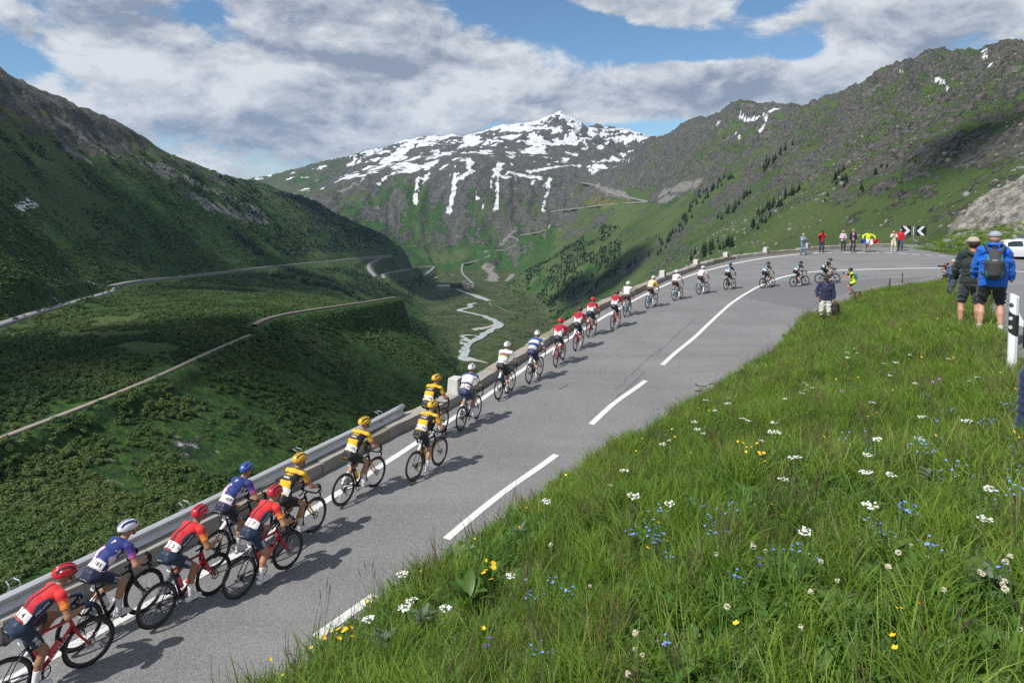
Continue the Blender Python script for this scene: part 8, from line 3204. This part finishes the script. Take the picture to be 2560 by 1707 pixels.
GWY = 'white flat-topped flowers on the bank'
for px, py in ((925, 1592), (1020, 1585), (1030, 1555), (1035, 1395), (1105, 1562), (1020, 1478), (1370, 1322), (1265, 1505), (1560, 1240), (1570, 1275), (1665, 1285), (1655, 1150), (1740, 1080), (1735, 1068), (1795, 1050), (1815, 1045), (1760, 1105), (1770, 1040),
               (1875, 1085), (1920, 1100), (1925, 1085), (1968, 1022), (2000, 1010), (2012, 970), (2025, 963), (2010, 955), (2020, 952), (2120, 908), (2122, 915), (2135, 885), (2150, 892), (2212, 905), (2235, 910), (2275, 878), (2375, 884), (2230, 948), (2175, 1028), (2285, 985),
               (2440, 955), (2430, 962), (2300, 1060), (2290, 1130), (2168, 1158), (2175, 1190), (1965, 1235), (2030, 1220), (2225, 1192), (1900, 1130), (2205, 1150), (2395, 1110), (1860, 1070), (1935, 1105), (1820, 1015), (1690, 1012), (1705, 1018), (1780, 990), (2015, 1360), (2190, 1345), (2480, 1228), (2455, 1290)):
    plant(YAR, 'yarrow_flower', px, py, 'white flat-topped wildflower head standing above the grass of the bank', 'flower', GWY, 0.28, 0.85)
GYE = 'yellow flowers on the bank'
for px, py in ((620, 1620), (790, 1600), (862, 1625), (820, 1650), (760, 1668), (700, 1690), (960, 1490), (1010, 1480), (930, 1540), (880, 1555), (965, 1515), (1300, 1285), (1290, 1240), (1275, 1260), (1420, 1225), (1535, 1140), (1610, 1095), (1605, 1110), (1215, 1420), (1625, 1440), (1690, 1415),
               (1885, 1165), (1900, 1150), (1865, 1175), (1830, 1160), (1690, 1100), (2240, 855), (2250, 850), (2310, 830), (2365, 840), (2380, 845), (2410, 790), (2330, 920), (2365, 860), (2430, 760), (2450, 780), (2470, 800), (2055, 990), (2020, 1045), (2160, 1048), (2090, 1040), (2110, 930), (1780, 880), (1900, 860),
               (2225, 1545), (2240, 1585), (2270, 1590), (2240, 1612), (1670, 1420), (2360, 1120), (2330, 1125), (2520, 890), (2545, 1000), (2500, 870), (2535, 840), (1480, 1180), (1555, 1120), (1830, 1600)):
    plant(BUT, 'buttercup_flower', px, py, 'yellow buttercup flower on a thin stem in the bank grass', 'flower', GYE, 0.22, 1.0)
GAR = 'clusters of golden flowers on the bank'
for px, py in ((1800, 935), (1815, 928), (1830, 922), (1845, 918), (1790, 945), (1860, 1160), (1885, 1170), (1895, 1178), (2320, 890), (2380, 905), (1300, 1190), (1330, 1180), (2345, 815), (2460, 830), (640, 1640), (850, 1665), (740, 1640), (1240, 1470)):
    plant(ARN, 'golden_flower', px, py, 'low cluster of golden yellow flowers among the grass', 'flower', GAR, 0.18, 1.1)
for px, py in ((2335, 990), (2350, 985), (1215, 1640), (1885, 1432), (1860, 860), (2045, 835), (2075, 838), (1500, 1108), (1800, 960), (1930, 890), (1870, 905), (2090, 1012), (1640, 1050)):
    plant(MAU if py < 1300 else VIO, 'mauve_flower', px, py, 'round mauve or violet flower head in the grass', 'flower', 'mauve flowers on the bank', 0.24, 1.0)


def sprinkle(name, protos, m_n, region, seed, dens, zoff=0.0, smin=0.8, smax=1.25):
    x, y = pts_in(MEAD, m_n, seed)
    z = zm(x, y)
    Zd = y * math.cos(PITCH) - z * math.sin(PITCH)
    px, py = CPX + FPX * x / Zd, CPY + FPX * -(z * math.cos(PITCH) + y * math.sin(PITCH)) / Zd
    w = fbm(x / 0.7, y / 0.7, 3, seed)
    ok = in_view(x, y, z, 0.05) & (npr.random(len(x)) < region(px, py) * dens) & (w > 0.45)
    x, y, z = x[ok], y[ok], z[ok]
    n_ = len(x)
    s_ = npr.uniform(smin, smax, n_)
    pr = []
    for hm, sm in protos:
        mb_ = bpy.data.meshes.new(name)
        V = [tuple(v.co) for v in hm.vertices] + [tuple(v.co) for v in sm.vertices]
        b0 = len(hm.vertices)
        F = [tuple(p.vertices) for p in hm.polygons] + [tuple(i + b0 for i in p.vertices) for p in sm.polygons]
        mb_.from_pydata(V, [], F)
        mb_.materials.append(hm.materials[0])
        mb_.materials.append(sm.materials[0])
        mb_.polygons.foreach_set('material_index', np.array([0] * len(hm.polygons) + [1] * len(sm.polygons), dtype=np.int32))
        mb_.update()
        pr.append(mb_)
    print(name, n_)
    kind(scatter(name, np.stack([x, y, z + zoff], 1), np.stack([npr.normal(0, 0.12, n_), npr.normal(0, 0.12, n_), npr.uniform(0, 6.28, n_)], 1), np.stack([s_, s_, s_], 1), npr.integers(0, len(pr), n_), pr), 'stuff')


sprinkle('clover_flowers', CLO, 120000, lambda px, py: sstep(1350, 1550, py) * sstep(1250, 1750, px), 21, 0.55, 0.02)
sprinkle('forget_me_nots', FMN, 120000, lambda px, py: np.maximum(sstep(1280, 1480, py) * sstep(1150, 1500, px) * 0.6, sstep(1000, 1120, py) * sstep(2050, 2250, px) * 0.9), 22, 0.16, 0.03, 0.9, 1.4)
sprinkle('small_yellow_flowers', BUT, 90000, lambda px, py: 0.25 + sstep(2250, 2450, px) * 0.6 + 0.5 * sstep(1500, 900, px), 23, 0.06, 0.0, 0.8, 1.1)
sprinkle('small_white_flowers', YAR[:2], 60000, lambda px, py: 0.6 * sstep(1600, 1300, py), 24, 0.02, -0.06, 0.45, 0.75)
GSP = []
for k in range(3):
    r = random.Random(90 + k)
    mb, st = MB(), MB()
    for i in range(4):
        a, L = r.uniform(0, 6.28), r.uniform(0.05, 0.12)
        e = Vector((math.cos(a) * L, math.sin(a) * L, r.uniform(0.34, 0.50)))
        st.tube([(0, 0, 0), (e.x * 0.4, e.y * 0.4, e.z * 0.55), e], 0.0013, 3, cap=False)
        mb.tube([e * 0.93, e, e + (e - Vector((0, 0, 0.25))).normalized() * 0.045], [0.003, 0.005, 0.001], 4, cap=False)
    GSP.append((mb.mesh('seed_head', mat('grass_seed', (0.085, 0.05, 0.045), 0.8, var=0.3)), st.mesh('stem', straw_m)))
sprinkle('grass_seed_heads', GSP, 90000, lambda px, py: 0.6 + 0 * px, 25, 0.05, 0.0, 0.6, 0.95)


# ---- broad-leaved plants one can pick out
def rosette(name, px, py, label, cat, n_, L, W, m, up=0.6, seed=0, group=None, upright=0.8):
    q = on_bank(px, py, 0.10)
    if q is None:
        return
    root = thing(name, label, cat, q, (0, 0, rf_.uniform(0, 6.28)), group)
    r = random.Random(seed)
    for k in range(n_):
        a = 2.4 * k + r.uniform(-0.3, 0.3)
        Lk = L * r.uniform(0.75, 1.15)
        el = upright * r.uniform(0.6, 1.15)
        z0 = 0.02 + 0.10 * up * k / n_
        V, F = [], []
        for i in range(6):
            f = i / 5
            wd = W * math.sin(math.pi * min(f * 0.92 + 0.08, 1)) ** 0.8
            ang = el - f * f * 0.9
            cx_, cz_ = Lk * (f * math.cos(el) + 0.10 * f * f), z0 + Lk * (f * math.sin(el) - 0.28 * f * f)
            for s_q, dz in ((-1, 0.35 * wd), (0, 0), (1, 0.35 * wd)):
                V.append((cx_ * math.cos(a) - s_q * wd * math.sin(a), cx_ * math.sin(a) + s_q * wd * math.cos(a), cz_ + dz))
        F = [tuple(f_) for f_ in grid_faces(6, 3)]
        me = bpy.data.meshes.new('leaf')
        me.from_pydata(V, [], F)
        me.materials.append(m)
        me.polygons.foreach_set('use_smooth', np.ones(len(F), dtype=bool))
        me.update()
        new_obj('leaf', me, None, root)
    return root


broad_m = leaf_mat('broad_leaf', [(0.075, 0.160, 0.025), (0.110, 0.205, 0.035)], trans=0.35, rough=0.4)
silver_m = leaf_mat('silver_leaf', [(0.10, 0.15, 0.095), (0.16, 0.20, 0.15)], trans=0.15, rough=0.7)
dockl_m = leaf_mat('dock_leaf', [(0.035, 0.085, 0.018), (0.06, 0.120, 0.025)], trans=0.3)
rosette('broad_leaved_plant', 1170, 1515, 'large light green plant with broad ribbed leaves low in the bank', 'plant', 9, 0.24, 0.042, broad_m, 1.0, 3, 'broad-leaved plants', 1.0)
rosette('broad_leaved_plant', 1218, 1470, 'smaller upright broad-leaved plant right behind the large one', 'plant', 7, 0.24, 0.036, broad_m, 1.0, 4, 'broad-leaved plants', 1.25)
for px, py, lab, sd, L in ((1138, 1402, 'silvery leaved thistle clump by the road edge above the broad-leaved plant', 5, 0.22), (960, 1620, 'grey-green leafy clump at the bottom of the bank', 6, 0.17), (1060, 1560, 'grey-green clump left of the broad-leaved plant', 7, 0.15),
                           (1840, 950, 'silvery clump beside the golden flowers at the road edge', 8, 0.20), (1300, 1350, 'grey-green clump halfway up the bank by the road', 9, 0.16), (2480, 1460, 'pale grey leaf clump near the right edge of the bank', 11, 0.14), (2330, 1190, 'grey-green broad leaf clump right of the golden flowers', 12, 0.13)):
    rosette('silver_leaved_plant', px, py, lab, 'plant', 18, L * 0.8, 0.014, silver_m, 0.8, sd, 'silvery plants on the bank', 0.95)
for px, py, lab, sd in ((1990, 1455, 'dark leafy dock clump in the middle of the near grass', 21), (1860, 1240, 'leafy green clump below the yellow flowers', 22), (2230, 1385, 'dark green leafy clump in the lower right grass', 23), (1490, 1290, 'green leafy clump left of the centre of the bank', 24), (2205, 850, 'dark leafy clump below the navy-jumper man', 25)):
    rosette('leafy_plant', px, py, lab, 'plant', 10, 0.13, 0.022, herb_m, 0.7, sd, 'leafy plants on the bank', 0.8)


def dock(px, py, label, seed, hgt):
    q = on_bank(px, py, 0.05)
    if q is None:
        return
    root = rosette('dock_plant', px, py, label, 'plant', 7, 0.28, 0.05, dockl_m, 0.5, seed, 'docks at the tip of the bank', 0.7)
    if root is None:
        return
    r = random.Random(seed)
    st, sd = MB(), MB()
    st.tube([(0, 0, 0), (0.02, 0.01, hgt)], [0.010, 0.005], 5)
    st.build('stem', [mat('dock_stem', (0.15, 0.07, 0.03), 0.8)], root)
    for k in range(70):
        f = r.uniform(0.45, 1.0)
        a = r.uniform(0, 6.28)
        q_ = 0.045 * (1.1 - f) + 0.02
        sd.box((0.02 * f + math.cos(a) * q_, 0.01 * f + math.sin(a) * q_, hgt * f), (0.022, 0.022, 0.03), 0, Matrix.Rotation(a, 3, 'Z'))
    sd.build('seed_spike', [brown_f], root)


for k, (px, py, lab, hg) in enumerate(((2116, 752, 'rusty dock spike at the feet of the man in the yellow vest', 0.8), (2136, 762, 'second rusty dock spike right of the yellow-vest man', 0.75), (2150, 752, 'short rusty dock spike on the grass tip', 0.6), (2194, 728, 'rusty dock spike standing against the road left of the tallest one', 0.7),
                                       (2224, 725, 'broad rusty dock spike in the middle of the grass tip', 0.8), (2255, 722, 'tallest rusty dock spike on the skyline of the grass tip', 1.0), (2178, 738, 'small rusty dock spike half in the grass', 0.5))):
    dock(px, py, lab, 40 + k, hg)

# loose stones at the foot of the bank
for k, (px, py, s_q, lab) in enumerate(((1760, 962, 0.22, 'pale flat stone in the bank edge below the golden flowers'), (1745, 975, 0.16, 'smaller pale stone left of the flat one'), (1690, 1005, 0.13, 'little pale kerb stone at the road edge'), (2075, 765, 0.25, 'long pale kerb stone by the yellow-vest man'), (1965, 852, 0.14, 'small kerb stone left of the navy-jumper man'))):
    p_ = hit_road(px, py)
    tag(new_obj('kerb_stone', BLD[k % 6], None, None, (p_[0], p_[1], float(zr(p_[0], p_[1])) + 0.03), (0, 0, k), False), lab, 'stone', 'stones at the foot of the bank').scale = (s_q * 1.6, s_q, s_q * 0.5)

# ================================================================== CLOUDS AND AIR
cloud_m = bpy.data.materials.new('cloud')
cloud_m.use_nodes = True
t = cloud_m.node_tree
b = t.nodes['Principled BSDF']
b.inputs['Base Color'].default_value = (0.85, 0.86, 0.88, 1)
b.inputs['Roughness'].default_value = 1.0
b.inputs['Specular IOR Level'].default_value = 0.0
co_ = nn(t, 'ShaderNodeTexCoord')
cn = nn(t, 'ShaderNodeTexNoise', i_Scale=0.012, i_Detail=4.0)
t.links.new(co_.outputs['Object'], cn.inputs['Vector'])
cbp = nn(t, 'ShaderNodeBump', i_Strength=0.6, i_Distance=15.0)
t.links.new(cn.outputs['Fac'], cbp.inputs['Height'])
t.links.new(cbp.outputs[0], b.inputs['Normal'])


def cloud(seed, gx_, gy_, gz_, L, W, yaw, alt=5000.0):
    """an unseen cumulus placed so its shade falls round the ground point gx, gy, gz"""
    tt = (alt - gz_) / SUN_TO.z
    c = Vector((gx_, gy_, gz_)) + SUN_TO * tt
    r = random.Random(seed)
    P = []
    for k in range(16):
        u, v = r.uniform(-1, 1), r.uniform(-1, 1)
        if u * u + v * v > 1:
            continue
        rr = min(L, W) * r.uniform(0.22, 0.42) * (1.1 - 0.5 * (u * u + v * v))
        P.append(Prim('puff', (u * L * 0.5 - rr * 0.3, v * W * 0.5, rr * 0.25), (u * L * 0.5 + rr * 0.3, v * W * 0.5, rr * 0.30), rr, rr * 0.9, k=min(L, W) * 0.10))
    h_ = min(L, W) / 22.0
    lo = np.min([np.minimum(p.a, p.b) - p.ra for p in P], 0) - 2 * h_
    hi = np.max([np.maximum(p.a, p.b) + p.ra for p in P], 0) + 2 * h_
    lo[2] = max(lo[2], -min(L, W) * 0.12)
    n_ = np.ceil((hi - lo) / h_).astype(int) + 1
    G = np.stack(np.meshgrid(*[lo[i] + np.arange(n_[i]) * h_ for i in range(3)], indexing='ij'), -1)
    D = np.full(G.shape[:3], 1e6)
    for p in P:
        d_, _ = p.dist(G)
        hh = np.clip(0.5 + 0.5 * (D - d_) / p.k, 0, 1)
        D = D * (1 - hh) + d_ * hh - p.k * hh * (1 - hh)
    D = D + (fbm(G[..., 0] / (6 * h_) + G[..., 2] / (9 * h_), G[..., 1] / (6 * h_) - G[..., 2] / (8 * h_), 3, seed) - 0.5) * h_ * 4.5
    D = np.maximum(D, -(G[..., 2] + min(L, W) * 0.05))
    D[0], D[-1], D[:, 0], D[:, -1], D[:, :, 0], D[:, :, -1] = 9, 9, 9, 9, 9, 9
    V, F = surface_nets(D, lo, h_)
    o = new_obj('cloud', quad_mesh('cloud', V, F, [cloud_m], smooth=True), None, None, c, (0, 0, yaw))
    kind(o, 'structure')


for k, (gx_, gy_, gz_, L, W, yaw) in enumerate(CLOUDS):  # out-of-view clouds added to cast shade on the slopes
    cloud(300 + k, gx_, gy_, gz_, L, W, yaw)

hz = bpy.data.materials.new('haze')
hz.use_nodes = True
t = hz.node_tree
t.nodes.clear()
ho_ = nn(t, 'ShaderNodeOutputMaterial')
pv_ = nn(t, 'ShaderNodeVolumePrincipled')
pv_.inputs['Color'].default_value = (0.38, 0.62, 1.0, 1)
pv_.inputs['Density'].default_value = HAZE
pv_.inputs['Anisotropy'].default_value = 0.2
t.links.new(pv_.outputs[0], ho_.inputs['Volume'])
bx0, bx1, by0, by1, bz0, bz1 = -16000, 16000, -5000, 9800, -420, 760
mb = MB()
mb.box(((bx0 + bx1) / 2, (by0 + by1) / 2, (bz0 + bz1) / 2), (bx1 - bx0, by1 - by0, bz1 - bz0))
if HAZE > 0:
    kind(mb.build('haze', [hz]), 'stuff')
